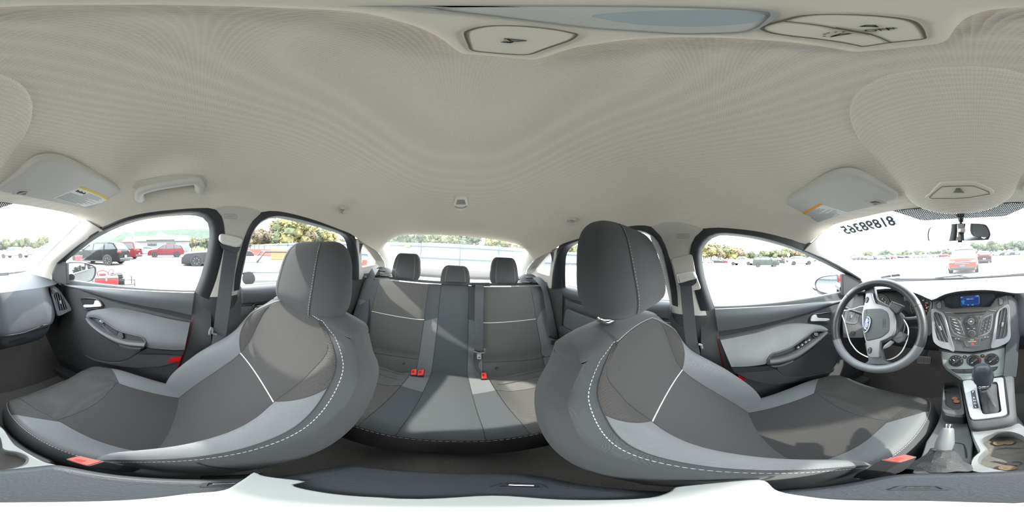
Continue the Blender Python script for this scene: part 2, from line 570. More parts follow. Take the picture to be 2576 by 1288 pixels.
# dotted shade band behind the mirror
def dots_mat():
    m = bpy.data.materials.new('dotted_black_frit'); m.use_nodes = True
    N, L = m.node_tree.nodes, m.node_tree.links
    b = N['Principled BSDF']; b.inputs['Base Color'].default_value = srgb(40, 42, 50); b.inputs['Roughness'].default_value = 0.5
    tc = N.new('ShaderNodeTexCoord'); mp = N.new('ShaderNodeMapping'); mp.inputs['Rotation'].default_value = (0, 0, radians(45))
    mp.inputs['Scale'].default_value = (190, 150, 0)
    L.new(tc.outputs['Object'], mp.inputs[0])
    fr = N.new('ShaderNodeVectorMath'); fr.operation = 'FRACTION'; L.new(mp.outputs[0], fr.inputs[0])
    sb = N.new('ShaderNodeVectorMath'); sb.operation = 'SUBTRACT'; sb.inputs[1].default_value = (0.5, 0.5, 0); L.new(fr.outputs[0], sb.inputs[0])
    ml = N.new('ShaderNodeVectorMath'); ml.operation = 'MULTIPLY'; ml.inputs[1].default_value = (1, 1, 0); L.new(sb.outputs[0], ml.inputs[0])
    ln = N.new('ShaderNodeVectorMath'); ln.operation = 'LENGTH'; L.new(ml.outputs[0], ln.inputs[0])
    lt = N.new('ShaderNodeMath'); lt.operation = 'GREATER_THAN'; lt.inputs[1].default_value = 0.115; L.new(ln.outputs['Value'], lt.inputs[0])
    L.new(lt.outputs[0], b.inputs['Alpha'])
    return m
M_dots = dots_mat()
band = [(2236, 528), (2312, 553), (2330, 555), (2440, 549), (2520, 545), (2534, 542), (2575, 524), (2612, 512)]
bandpts = hits(band, Wf(0.004)) + hits([(2600, 500), (2540, 495), (2440, 495), (2330, 500), (2260, 515)], Wf(0.004))
def surf_poly(pts):
    c = sum(pts, Vector()) / len(pts)
    return list(pts) + [c], [(i, (i + 1) % len(pts), len(pts)) for i in range(len(pts))]
struct('shade_band', surf_poly(bandpts), M_dots, 'dotted black shade band at the top of the windscreen', parent=wind)

# rear window
rearw = struct('window_2', grid(lambda u, v: Vector(((u - 0.5) * 1.5, back_y((u - 0.5) * 1.5, -0.18 + v * 0.37), -0.18 + v * 0.37)), 25, 7), G_rear, 'sloping rear window behind the back seat')

for pl in ([(972, 603), (985, 622), (1000, 645), (1012, 668)], [(1328, 623), (1318, 634), (1305, 649), (1292, 668)]):
    mk('glass_seal', tube(hits(pl, Bf(0.006)), 0.0022, 6), M_rubber, rearw)
# ---------------- side windows
PW = [(150, 718), (150, 672), (163, 660), (200, 630), (240, 600), (285, 577), (330, 560), (380, 549), (430, 543), (480, 541), (507, 546), (522, 560), (528, 590), (522, 630), (507, 690), (492, 730), (400, 729), (300, 723), (240, 719)]
DW = [(2160, 735), (2155, 705), (2124, 688), (2080, 665), (2027, 640), (1973, 620), (1895, 600), (1830, 592), (1802, 594), (1779, 609), (1766, 631), (1769, 680), (1782, 730), (1798, 776), (1950, 769), (2050, 755), (2110, 741)]
RW = [(604, 722), (610, 689), (626, 620), (640, 580), (662, 557), (696, 549), (761, 562), (826, 580), (859, 593), (873, 616), (873, 655), (868, 700), (780, 712), (690, 718)]
pw3 = hits(PW, Sf(1)); dw3 = hits(DW, Sf(-1)); rw3 = hits(RW, Sf(1))
rwd3 = [Vector((-p.x, p.y, p.z)) for p in rw3]
def grown(pts, k):
    c = sum(pts, Vector()) / len(pts)
    return [c + (p - c) * k for p in pts]
struct('window_3', slab(grown(pw3, 1.03), (1, 0, 0), 0.004, 0.0005), G_side, 'front passenger door window beside the red cart')
struct('window_4', slab(grown(dw3, 1.03), (-1, 0, 0), 0.004, 0.0005), G_side, 'driver door window beside the steering wheel')
struct('window_5', slab(grown(rw3, 1.03), (1, 0, 0), 0.004, 0.0005), G_side, 'rear door window behind the passenger seat headrest')
struct('window_6', slab(grown(rwd3, 1.03), (-1, 0, 0), 0.004, 0.0005), G_side, 'rear door window behind the driver seat headrest')

def band_between(inner, outer, s, n=40, off_in=0.0, off_out=0.035, bulge=0.012):
    """Door frame strip lofted between the glass edge and the trim edge (pixel curves)."""
    a = evenly(cr(hits(inner, Sf(s, off_in)), n * 2), n)
    b = evenly(cr(hits(outer, Sf(s, off_out)), n * 2), n)
    inw = Vector((-s, 0, 0))
    rows = []
    for k in range(6):
        t = k / 5
        rows.append([p.lerp(q, t) + inw * bulge * sin(pi * t) for p, q in zip(a, b)])
    out1 = [q + Vector((s * 0.028, 0, 0)) + (q - p).normalized() * 0.032 for p, q in zip(a, b)]
    up = [q + Vector((s * 0.012, 0, 0.05)) for q in out1]
    g0 = loft(rows + [out1, up], False)
    return g0, a, b
# passenger front door frame
gi = [(163, 660), (200, 631), (240, 601), (285, 578), (330, 561), (380, 550), (430, 544), (480, 542), (507, 547), (522, 561), (527, 590), (521, 630), (506, 690), (490, 732)]
go = [(140, 664), (190, 622), (236, 591), (283, 568), (330, 551), (380, 541), (430, 535), (490, 529), (522, 531), (543, 549), (551, 590), (545, 640), (529, 700), (511, 748)]
g, a1, b1 = band_between(gi, go, 1)
struct('trim_1', g, M_rubber, 'black door frame seal around the passenger window')
gi2 = [(2155, 706), (2124, 689), (2080, 666), (2027, 641), (1973, 621), (1895, 601), (1830, 593), (1802, 595), (1780, 610), (1767, 631), (1770, 680), (1783, 730), (1799, 775)]
go2 = [(2166, 704), (2128, 681), (2080, 657), (2004, 624), (1926, 599), (1849, 587), (1814, 585), (1779, 591), (1757, 610), (1748, 636), (1750, 680), (1761, 730), (1777, 782)]
g, a2, b2 = band_between(gi2, go2, -1)
struct('trim_2', g, M_rubber, 'black door frame seal around the driver window')
gi3 = [(604, 722), (610, 689), (626, 620), (640, 580), (662, 557), (696, 549), (761, 562), (826, 580), (858, 593), (872, 616), (872, 655), (868, 700)]
go3 = [(598, 730), (603, 689), (619, 620), (634, 576), (658, 551), (696, 542), (761, 553), (826, 571), (865, 586), (893, 610), (902, 655), (903, 705)]
g, a3, b3 = band_between(gi3, go3, 1)
struct('trim_3', g, M_rubber, 'black door frame seal around the window behind the passenger seat')
struct('trim_4', mirx(g), M_rubber, 'black door frame seal around the window behind the driver seat')
b4 = [Vector((-p.x, p.y, p.z)) for p in b3]

# ---------------- A pillars: lofted from windscreen edge to door frame
def strip(a, b, n=24, bulge=(0, 0, 0), m=8):
    A = evenly(cr(a, n * 3), n); B = evenly(cr(b, n * 3), n); bu = Vector(bulge)
    return loft([[p.lerp(q, k / m) + bu * sin(pi * k / m) for p, q in zip(A, B)] for k in range(m + 1)], False)
wa = hits([(205, 546), (204, 556), (180, 580), (158, 602), (129, 630), (115, 644), (92, 668), (60, 684), (20, 690)], Wf(0.003))
sa = hits([(262, 580), (236, 592), (215, 606), (190, 623), (165, 643), (142, 664), (130, 690), (128, 712), (118, 735)], Sf(1, 0.034))
struct('trim_5', strip(wa, sa, bulge=(-0.02, -0.012, 0)), M_pillar, 'pale windscreen pillar trim on the passenger side')
wd = hits([(2074, 580), (2072, 590), (2078, 601), (2117, 631), (2152, 659), (2181, 684), (2201, 700), (2215, 706), (2240, 709)], Wf(0.003))
sdp = hits([(2020, 631), (2045, 641), (2080, 658), (2110, 672), (2128, 682), (2150, 694), (2166, 705), (2178, 722), (2190, 742)], Sf(-1, 0.034))
struct('trim_6', strip(wd, sdp, bulge=(0.02, -0.012, 0)), M_pillar, 'pale windscreen pillar trim on the driver side')
# black edge line of the glass
struct('trim_7', tube(cr(wa, 40), 0.0022, 6), M_rubber, 'thin black glass seal along the passenger windscreen pillar')
struct('trim_8', tube(cr(wd, 40), 0.0022, 6), M_rubber, 'thin black glass seal along the driver windscreen pillar')

for o_, (p_, q_) in (('trim_5', (wa[0], sa[0])), ('trim_6', (wd[0], sdp[0]))):
    mk('seam', tube(cr([p_ + V(0, -0.004, -0.004), p_.lerp(q_, 0.5) + V(-0.02 if o_ == 'trim_5' else 0.02, -0.014, -0.004), q_ + V(0, -0.002, -0.004)], 16), 0.0014, 5), mat('trim_seam', srgb(104, 104, 100), 0.8), bpy.data.objects[o_])
# ---------------- B pillars
def bpillar(s, left, right, cut):
    A = evenly(cr(hits(left, Sf(s, 0.02)), 90), 30); B = evenly(cr(hits(right, Sf(s, 0.02)), 90), 30)
    inw = Vector((-s, 0, 0)); rows = []
    for k in range(11):
        t = k / 10
        rows.append([p.lerp(q, t) + inw * 0.012 * (1 - (2 * t - 1) ** 4) for p, q in zip(A, B)])
    return rows
lp = [(556, 510), (530, 516), (522, 528), (542, 549), (550, 590), (544, 640), (528, 700), (512, 746)]
rp = [(600, 510), (650, 522), (666, 538), (650, 558), (634, 590), (620, 640), (605, 700), (597, 741)]
rows = bpillar(1, lp, rp, 0)
struct('trim_9', loft(rows, False), M_pillar, 'pale upper door pillar trim on the passenger side')
lowl = [(512, 746), (500, 800), (486, 860), (470, 930), (462, 990)]
lowr = [(597, 741), (596, 790), (592, 850), (588, 930), (590, 990)]
struct('trim_10', loft(bpillar(1, lowl, lowr, 0), False), M_dark, 'charcoal lower door pillar trim beside the passenger seat')
ld = [(1700, 556), (1745, 562), (1779, 578), (1762, 596), (1757, 610), (1748, 636), (1750, 680), (1761, 735), (1778, 793)]
rd = [(1675, 556), (1650, 562), (1630, 574), (1634, 590), (1640, 610), (1655, 640), (1668, 690), (1680, 740), (1690, 786)]
struct('trim_11', loft(bpillar(-1, ld, rd, 0), False), M_pillar, 'pale upper door pillar trim on the driver side')
lowl2 = [(1778, 793), (1790, 840), (1808, 900), (1826, 960), (1835, 1010)]
lowr2 = [(1690, 786), (1694, 840), (1700, 900), (1708, 960), (1710, 1010)]
struct('trim_12', loft(bpillar(-1, lowl2, lowr2, 0), False), M_dark, 'charcoal lower door pillar trim beside the driver seat')

def airbag_mark(s, c):
    y_, z_ = c
    x_ = lambda y, z: s * (side_x(y, z) - 0.0335)
    P = [V(x_(y_ + a, z_ + b), y_ + a, z_ + b) for a, b in ((-.022, -.007), (.022, -.007), (.022, .007), (-.022, .007))]
    mk('airbag_mark', [tube(round_poly(P, 0.004), 0.0006, 4, closed=True), text_geo('AIRBAG', 0.008, V(x_(y_, z_), y_, z_), V(0, -s, 0), V(-s * 0.3, 0, 1), 0.0003)], mat('emboss_grey', srgb(168, 165, 158), 0.7), bpost[s])
bpost = {s: o for s, o in ((1, bpy.data.objects['trim_9']), (-1, bpy.data.objects['trim_11']))}
airbag_mark(1, (-0.10, 0.108)); airbag_mark(-1, (-0.10, 0.095))
# ---------------- C pillars with the small fixed quarter windows
qpx = [(909, 609), (916, 618), (930, 636), (945, 656), (948, 664), (930, 668), (911, 672), (910, 640)]
q3 = hits(qpx, Sf(1, 0.0))
struct('window_7', slab(grown(q3, 1.04), (1, 0, 0), 0.004, 0.0005), G_side, 'small fixed corner window by the rear passenger side belt')
struct('window_8', mirx(slab(grown(q3, 1.04), (1, 0, 0), 0.004, 0.0005)), G_side, 'small fixed corner window by the rear driver side belt')
outerq = hits([(897, 600), (905, 600), (925, 606), (950, 632), (968, 660), (972, 690), (930, 704), (899, 704), (898, 660)], Sf(1, 0.025))
qf = ringframe(outerq, q3, (1, 0, 0), 0.03, 0.004, 48)
# trim from quarter window to rear window edge
ce = hits([(890, 585), (925, 600), (950, 632), (966, 655), (975, 690), (985, 705)], Sf(1, 0.026))
re_ = hits([(962, 596), (972, 603), (985, 622), (999, 643), (1013, 670), (1024, 700)], Bf(0.004))
cpg = strip(ce, re_, bulge=(-0.02, 0.012, 0))
for i, (gg, nm) in enumerate((([qf, cpg], 'passenger'), ([mirx(qf), mirx(cpg)], 'driver'))):
    struct('trim_%d' % (13 + i), gg, M_pillar, 'pale rear pillar trim around the corner window on the %s side' % nm)
# body sides below and behind, so no daylight leaks in
def body_side(s):
    g1 = grid(lambda u, v: Vector((s * (side_x(-1.2, -0.17) + 0.05), -1.9 + u * 3.4, -1.02 + v * 0.84)), 12, 6)
    return g1
for s, i in ((1, 0), (-1, 1)):
    struct('trim_%d' % (15 + i), body_side(s), M_dark2, 'dark inner skin of the body side outside the %s doors' % ('passenger' if s > 0 else 'driver'))
# rear quarter panels from the side doors' rear edge to the parcel shelf
for s, i in ((1, 0), (-1, 1)):
    def rq(u, v, s=s):
        y = -0.82 - 0.5 * u
        z = -0.95 + 0.79 * v
        return Vector((s * (0.655 - 0.03 * u - 0.02 * v), y, z))
    struct('trim_%d' % (17 + i), grid(rq, 8, 10), M_dark, 'charcoal side lining beside the rear seat on the %s side' % ('passenger' if s > 0 else 'driver'))

# ---------------- floor
def floor_pt(u, v):
    x = (u - 0.5) * 1.44; y = -1.0 + 2.2 * v
    z = -0.97 + 0.16 * math.exp(-(x / 0.13) ** 2)
    if y > 0.8: z += (y - 0.8) * 1.5
    return Vector((x, y, z))
struct('floor', grid(floor_pt, 49, 45), M_carpet, 'dusty charcoal carpet with a raised centre tunnel')
# firewall
struct('wall_front', grid(lambda u, v: Vector(((u - 0.5) * 1.5, 1.16, -1.0 + v * 0.85)), 4, 4), M_dark2, 'black bulkhead under the dashboard')

# ---------------- rear parcel shelf
shelf = struct('trim_19', grid(lambda u, v: Vector(((u - 0.5) * 1.2, -1.17 - 0.78 * v, -0.165 - 0.0 * v)), 8, 8), mat('shelf_felt', srgb(70, 68, 66), 1.0, spec=0.05, bump=0.8, bscale=500, var=0.2, vscale=300), 'grey felt parcel shelf under the rear window')
# ------------------------------------------------------------------ front seats
def make_front_seat(s, spine, dy, hr, label):
    """s=+1 passenger, -1 driver. spine: (z, y) of the backrest face centre line. dy slides the cushion. hr: headrest placement."""
    XC = 0.36
    root = thing('front_seat', label, 'seat', (s * XC, 0.25 + dy, -0.95))
    zt = -0.165
    XB = [(-0.74, 0.155), (-0.55, 0.15), (-0.45, 0.135), (-0.37, 0.12), (-0.28, 0.138), (-0.21, 0.147), (-0.185, 0.125), (-0.165, 0.09)]
    XS = [(-0.74, 0.225), (-0.5, 0.232), (-0.4, 0.222), (-0.29, 0.203), (-0.24, 0.190), (-0.21, 0.172), (-0.185, 0.142), (-0.165, 0.102)]
    BO = [(-0.74, 0.055), (-0.62, 0.085), (-0.5, 0.082), (-0.42, 0.062), (-0.36, 0.04), (-0.28, 0.024), (-0.2, 0.01), (-0.165, 0.0)]
    WW = [(-0.74, 0.235), (-0.5, 0.242), (-0.35, 0.242), (-0.27, 0.238), (-0.22, 0.226), (-0.19, 0.206), (-0.165, 0.175)]
    D = 0.125
    def sp(z):
        y = smooth_table(spine, z)
        e = 0.01
        ty = (smooth_table(spine, z + e) - smooth_table(spine, z - e)) / (2 * e)
        n = Vector((0, 1, -ty)).normalized()
        return y, n
    def back(side, t, z, top=0.0):
        """side +-1; t 0..1 centre, 1..2 bolster, 2..3.. shell; top 0..1 rolls over the top edge."""
        y, n = sp(z)
        xb, xs, B, W = smooth_table(XB, z), smooth_table(XS, z), smooth_table(BO, z), smooth_table(WW, z)
        W = max(W, xs + 0.006)
        if t <= 1: x, f = xb * t, 0.006 * t * t
        elif t <= 2:
            q = t - 1
            x = xb + (xs - xb) * q
            f = 0.006 + (B - 0.006) * (sin(pi / 2 * min(q / 0.72, 1)) if q < 0.72 else 1 - 0.12 * ((q - 0.72) / 0.28) ** 2)
        else:
            q = t - 2                       # 0..1 around the side to the middle of the back
            e = B * 0.88
            prof = [(0, xs, e), (0.12, W * 0.985, e * 0.72 - 0.004), (0.25, W, e * 0.3 - 0.02), (0.42, W + 0.002, -0.05), (0.58, W * 0.97, -0.09), (0.72, W * 0.85, -D * 0.96), (0.85, W * 0.5, -D * 1.04), (1.0, 0, -D * 1.06)]
            for (a, xa, fa), (b, xb_, fb) in zip(prof, prof[1:]):
                if q <= b + 1e-9:
                    k = (q - a) / (b - a); x = xa + (xb_ - xa) * k; f = fa + (fb - fa) * k; break
        if top > 0:
            th = top * pi / 2
            mid = -D * 0.5
            f = mid + (f - mid) * cos(th)
            x = x * (1 - 0.16 * (1 - cos(th)))
            p = Vector((side * x, y, z)) + n * f
            tt = Vector((0, -n.z, n.y))
            return p + tt * 0.026 * sin(th) - Vector((0, 0, 0.022 * (x / 0.17) ** 2))
        return Vector((side * x, y, z - 0.022 * (x / 0.17) ** 2 * sstep(-0.27, -0.165, z))) + n * f
    C = lambda p: Vector((p.x + s * XC, p.y, p.z))
    PZ = lambda t: -0.375 + 0.006 * (1 - t * t)           # piping line
    ZB = -0.74
    LT = lambda t: -0.372 + 0.10 * (t - 1) ** 1.1         # top edge of the light bolster
    def cen(u, v, lo, hi):
        t = abs(u * 2 - 1); sg = 1 if u > 0.5 else -1
        a, b = lo(t), hi(t)
        return C(back(sg, t, a + (b - a) * v))
    mk('lower_back_panel', grid(lambda u, v: cen(u, v, lambda t: ZB, PZ), 25, 25), M_seat, root, label='charcoal ribbed lower back panel')
    mk('upper_back_panel', grid(lambda u, v: cen(u, v, PZ, lambda t: zt), 25, 17), M_seat, root)
    for sg in (-1, 1):
        mk('back_bolster', grid(lambda u, v: C(back(sg, 1 + u, ZB + (LT(1 + u) - ZB) * v)), 15, 25), M_light, root, label='light grey side bolster')
        mk('shoulder_panel', grid(lambda u, v: C(back(sg, 1 + u, LT(1 + u) + (zt - LT(1 + u)) * v)), 15, 17), M_mesh, root, label='dark open knit shoulder panel')
        # dotted seams and edges
        mk('seam', tube([C(back(sg, 1.0, PZ(1) + (-0.198 - PZ(1)) * k / 24)) for k in range(25)], 0.0014, 5), M_seam, root)
        mk('seam', tube([C(back(sg, 1.0, ZB + (PZ(1) - ZB) * k / 24)) for k in range(25)], 0.0013, 5), M_seam, root)
        mk('seam', tube([C(back(sg, 1 + k / 12, LT(1 + k / 12))) for k in range(13)], 0.0011, 5), M_seam, root)
    mk('white_piping', tube([C(back(1 if k > 12 else -1, abs(k - 12) / 12, PZ(abs(k - 12) / 12))) for k in range(25)], 0.0019, 6), M_piping, root, label='thin white piping across the backrest')
    # shell with the rolled top
    rings = []
    N = 30
    zs = [ZB + (zt - ZB) * k / 30 for k in range(31)]
    for z in zs:
        rings.append([C(back(1, 2 + k / N, z)) for k in range(N + 1)] + [C(back(-1, 3 - k / N, z)) for k in range(1, N + 1)])
    gs = [loft(rings, False)]
    rr = []
    for j in range(8):
        tp = j / 7
        loop = [C(back(1, 3.0 * k / 40, zt, tp)) for k in range(41)] + [C(back(-1, 3 - 3.0 * k / 40, zt, tp)) for k in range(1, 40)]
        rr.append(loop)
    gs.append(loft(rr, True, False, True))
    mk('back_cover', gs, M_shell, root, label='plain grey cloth back cover')
    # stitched border: up one side, over the top, down the other
    border = [C(back(-1, 2.04, ZB + 0.02 + (zt - ZB - 0.03) * k / 40)) for k in range(41)]
    border += [C(back(1 if k > 10 else -1, 2.04 * abs(k - 10) / 10, zt, 0.10)) for k in range(2, 19)]
    border += [C(back(1, 2.04, zt - 0.01 - (zt - ZB - 0.03) * k / 40)) for k in range(41)]
    border2 = [C(back(-1, 1.985, ZB + 0.02 + (zt - ZB - 0.03) * k / 40)) for k in range(41)] + [C(back(1 if k > 10 else -1, 2.0 * abs(k - 10) / 10, zt, 0.02)) for k in range(2, 19)] + [C(back(1, 1.985, zt - 0.01 - (zt - ZB - 0.03) * k / 40)) for k in range(41)]
    mk('border_seam', tube(border2, 0.0013, 5), M_seam, root)
    mk('stitching', stitches(evenly(border, 600), 0.0009, 0.0052, 0.0028), M_thread, root, kind='stuff', label='pale dashed stitching round the backrest')
    # ---- lower side cover line and reclining hinge cover
    mk('seam', tube([C(back(-s, 2.1 + 0.62 * k / 20, -0.50 - 0.03 * sin(pi * k / 20) - 0.04 * k / 20) + Vector((0, 0, 0))) for k in range(21)], 0.0022, 5), M_seam, root)
    # ---- cushion
    Y0, Y1 = 0.0 + dy, 0.505 + dy
    def cz(y):
        q = y - dy
        z = -0.69 + 0.065 * sstep(0.0, 0.36, q)
        if q > 0.42: z -= 0.075 * ((q - 0.42) / 0.10) ** 2.2
        return z
    def cush(side, t, y):
        q = y - dy
        xb = smooth_table([(0.0, 0.155), (0.15, 0.15), (0.29, 0.142), (0.40, 0.155), (0.52, 0.162)], q)
        W = smooth_table([(0.0, 0.232), (0.30, 0.245), (0.40, 0.238), (0.46, 0.222), (0.50, 0.20), (0.53, 0.17)], q)
        xs = W - 0.018
        B = smooth_table([(0.0, 0.035), (0.15, 0.03), (0.3, 0.022), (0.42, 0.008), (0.52, -0.004)], q)
        z = cz(y)
        if t <= 1: x = xb * t; z += 0.004 * t * t
        elif t <= 2:
            k = t - 1; x = xb + (xs - xb) * k; z += 0.004 + (B - 0.004) * sin(pi * min(k, 0.8) / 1.6) - (0.012 * ((k - 0.8) / 0.2) ** 2 if k > 0.8 else 0)
        else:
            k = t - 2; x = xs + (W + 0.004 - xs) * sin(k * pi / 2); z += B - 0.012 - 0.13 * k ** 1.6
        return Vector((side * x, y, z))
    YT = lambda t: 0.29 + dy - 0.012 * (1 - t * t) + 0.012
    YL = lambda t: 0.29 + dy + 0.095 * (t - 1)
    def cc(u, v, lo, hi):
        t = abs(u * 2 - 1); sg = 1 if u > 0.5 else -1
        return C(cush(sg, t, lo(t) + (hi(t) - lo(t)) * v))
    mk('cushion_panel', grid(lambda u, v: cc(u, v, lambda t: Y0, YT), 25, 17), M_seat, root)
    mk('cushion_front_panel', grid(lambda u, v: cc(u, v, YT, lambda t: Y1 + 0.018), 25, 17), M_mesh, root, label='dark open knit front cushion panel')
    for sg in (-1, 1):
        mk('cushion_bolster', grid(lambda u, v: C(cush(sg, 1 + u, Y0 + (YL(1 + u) - Y0) * v)), 13, 21), M_light, root, label='light grey cushion bolster')
        mk('cushion_corner_panel', grid(lambda u, v: C(cush(sg, 1 + u, YL(1 + u) + (Y1 + 0.018 - YL(1 + u)) * v)), 13, 17), M_mesh, root, label='dark front corner panel of the cushion')
        mk('seam', tube([C(cush(sg, 1, YT(1) + (Y1 - YT(1)) * k / 20)) for k in range(21)], 0.0015, 5), M_seam, root)
        mk('seam', tube([C(cush(sg, 1, Y0 + (YT(1) - Y0) * k / 20)) for k in range(21)], 0.0012, 5), M_seam, root)
        mk('seam', tube([C(cush(sg, 1 + k / 10, YL(1 + k / 10))) for k in range(11)], 0.0011, 5), M_seam, root)
    mk('seam', tube([C(cush(1 if k > 12 else -1, abs(k - 12) / 12, YT(abs(k - 12) / 12))) for k in range(25)], 0.0016, 5), M_seam, root)
    # cushion side wall with front
    ys = [Y0 + (Y1 + 0.018 - Y0) * k / 24 for k in range(25)]
    edge = [(-1, y) for y in ys] + [(1, y) for y in reversed(ys)]
    def wall(sg, y, k): return C(cush(sg, 2 + k, y))
    rows = []
    for k in range(7):
        row = [wall(-1, y, k / 6) for y in ys]
        front = []
        fa, fb = cush(-1, 2 + k / 6, ys[-1]), cush(1, 2 + k / 6, ys[-1])
        for m in range(1, 12):
            q = m / 12
            p = fa.lerp(fb, q)
            z_ = cush(1 if q > .5 else -1, min(2, abs(2 * q - 1) * 2.2), ys[-1]).z
            front.append(C(Vector((p.x, p.y + 0.014 * sin(pi * q) + 0.012 * sin(pi * k / 6), z_ + (p.z - fa.z) * 1.0 - 0.09 * (k / 6)))) if k else C(Vector((p.x, ys[-1], z_))))
        row += front + [wall(1, y, k / 6) for y in reversed(ys)]
        rows.append(row)
    mk('cushion_side', loft(rows, False), M_shell, root)
    st = [C(cush(-s, 2.06, y)) for y in ys]
    mk('stitching', stitches(st, 0.0008, 0.0045, 0.003), M_thread, root, kind='stuff', label='pale dashed stitching along the cushion edge')
    # seat base and rails
    mk('seat_base', [box((s * XC, 0.22 + dy, -0.82), (0.40, 0.40, 0.10), 0.02), box((s * XC, 0.0 + dy, -0.78), (0.40, 0.12, 0.16), 0.02)], M_dark2, root)
    for k in (-1, 1):
        mk('seat_rail', [box((s * XC + k * 0.19, 0.2 + dy, -0.895), (0.035, 0.56, 0.05), 0.006)], M_dark2, root)
    # ---- headrest
    hx, hyf, z0, z1, tilt, hw0, hd = hr
    h = mk('headrest', headrest_geo(s * hx, hyf, z0, z1, hw0, hd, tilt), M_shell, root)
    for k in (-1, 1):
        sx = 0.66
        line = [headrest_pt(s * hx, hyf, z0, z1, hw0, hd, tilt, (HSEAM if k > 0 else 0.5 - HSEAM), v / 30, 0.0006) for v in range(2, 30)]
        mk('stitching', stitches(evenly(line, 120), 0.0008, 0.0042, 0.0026), M_thread, h, kind='stuff')
        line2 = [headrest_pt(s * hx, hyf, z0, z1, hw0, hd, tilt, (HSEAM - 0.006 if k > 0 else 0.506 - HSEAM), v / 30, 0.0) for v in range(2, 30)]
        mk('seam', tube(line2, 0.0014, 5), M_seam, h)
        px_ = s * hx + k * 0.068
        topy = sp(zt)[0]
        py_ = topy - 0.062
        mk('headrest_post', tube([V(px_, py_ - tilt * 0.02, z0 + 0.06), V(px_, py_, -0.165)], 0.0075, 12), M_chrome, h, label='polished steel headrest post')
        colm = M_chrome if s < 0 else M_satin
        mk('post_collar', [lathe([(0.001, 0), (0.016, 0), (0.022, 0.004), (0.023, 0.012), (0.020, 0.017), (0.010, 0.019)], (px_, py_, -0.152), (0, 0, 1), 18), box((px_ - s * 0.008, py_ + 0.012, -0.146), (0.026, 0.022, 0.012), 0.004)], colm, h)
    # side tag and red reflector like lever end
    tg = C(back(s, 2.2, -0.215))
    mk('side_tag', box(tg + Vector((s * 0.003, 0.004, 0.004)), (0.006, 0.022, 0.012), 0.001), M_dark2, root, label='small black woven tag on the seat edge')
    return root

HSEAM = 0.185
def headrest_pt(cx, yf, z0, z1, hw, hd, tilt, u, v, out=0.0):
    """u 0..1 around (0.25 = front centre), v 0..1 up."""
    w = 2 * v - 1
    # outline shrink towards top and bottom
    k = (1 - abs(w) ** 3.4) ** 0.45 if abs(w) < 1 else 0
    hw_ = hw * (1.04 - 0.20 * v) * (0.56 + 0.44 * k)
    hd_ = hd / 2 * (1.0 - 0.18 * v) * (0.22 + 0.78 * k)
    a = 2 * pi * u
    e = 0.62
    c, s_ = cos(a), sin(a)
    x = hw_ * (abs(c) ** e) * (1 if c >= 0 else -1)
    y = hd_ * (abs(s_) ** 0.74) * (1 if s_ >= 0 else -1)
    n = Vector((c * 0.6, s_, 0)).normalized() * out
    z = z0 + (z1 - z0) * v
    return Vector((cx + x, yf - hd / 2 + y - tilt * (z - z0), z)) + n
def headrest_geo(cx, yf, z0, z1, hw, hd, tilt, n=56, m=30):
    rings = []
    for j in range(m + 1):
        v = 0.5 - 0.5 * cos(pi * j / m)
        rings.append([headrest_pt(cx, yf, z0, z1, hw, hd, tilt, k / n, v) for k in range(n)])
    return loft(rings, True, True, True)

seat_p = make_front_seat(1, [(-0.74, 0.09), (-0.70, 0.075), (-0.6, 0.025), (-0.5, -0.04), (-0.36, -0.14), (-0.25, -0.205), (-0.165, -0.25)], 0.0,
                         (0.385, -0.225, -0.185, 0.025, 0.18, 0.150, 0.135), 'passenger front seat in charcoal and light grey cloth, headrest pushed down')
seat_d = make_front_seat(-1, [(-0.74, 0.125), (-0.70, 0.11), (-0.6, 0.06), (-0.5, -0.005), (-0.36, -0.10), (-0.25, -0.145), (-0.165, -0.175)], 0.05,
                         (0.385, -0.118, -0.122, 0.100, 0.22, 0.166, 0.160), 'driver front seat in charcoal and light grey cloth, headrest raised on its posts')

# ------------------------------------------------------------------ rear bench
bench = thing('rear_bench', 'full width rear bench seat in charcoal, slate and light grey cloth', 'seat', (0, -0.6, -0.95))
def rb_y(z): return smooth_table([(-0.74, -0.79), (-0.6, -0.845), (-0.45, -0.91), (-0.3, -0.975), (-0.19, -1.03)], z)
def rback(x, z):
    a = abs(x)
    f = 0.022 * sstep(0.12, 0.2, a) - 0.03 * sstep(0.45, 0.60, a) * 0 + 0.02 * sstep(0.52, 0.60, a) - 0.05 * sstep(0.60, 0.66, a)
    dip = 0.012 * math.exp(-((z + 0.62) / 0.03) ** 2) * sstep(0.14, 0.2, a)
    rnd = 0.02 * (max(0, (z + 0.22) / 0.03)) ** 2 if z > -0.22 else 0
    return Vector((x, rb_y(z) + f - dip - rnd, z))
ZT, ZBm = -0.19, -0.76
def xr(a, b, n): return [a + (b - a) * k / (n - 1) for k in range(n)]
def rpan(x0, x1, z0, z1, nx=9, nz=21):
    """z0, z1 may be functions of x."""
    f0 = z0 if callable(z0) else (lambda x: z0)
    f1 = z1 if callable(z1) else (lambda x: z1)
    def f(u, v):
        x = x0 + (x1 - x0) * u
        a, b = f0(x), f1(x)
        return rback(x, a + (b - a) * v)
    return grid(f, nx, nz)
mk('centre_back_panel', rpan(-0.088, 0.088, ZBm, ZT, 9, 25), M_mid, bench, label='slate cloth middle back panel')
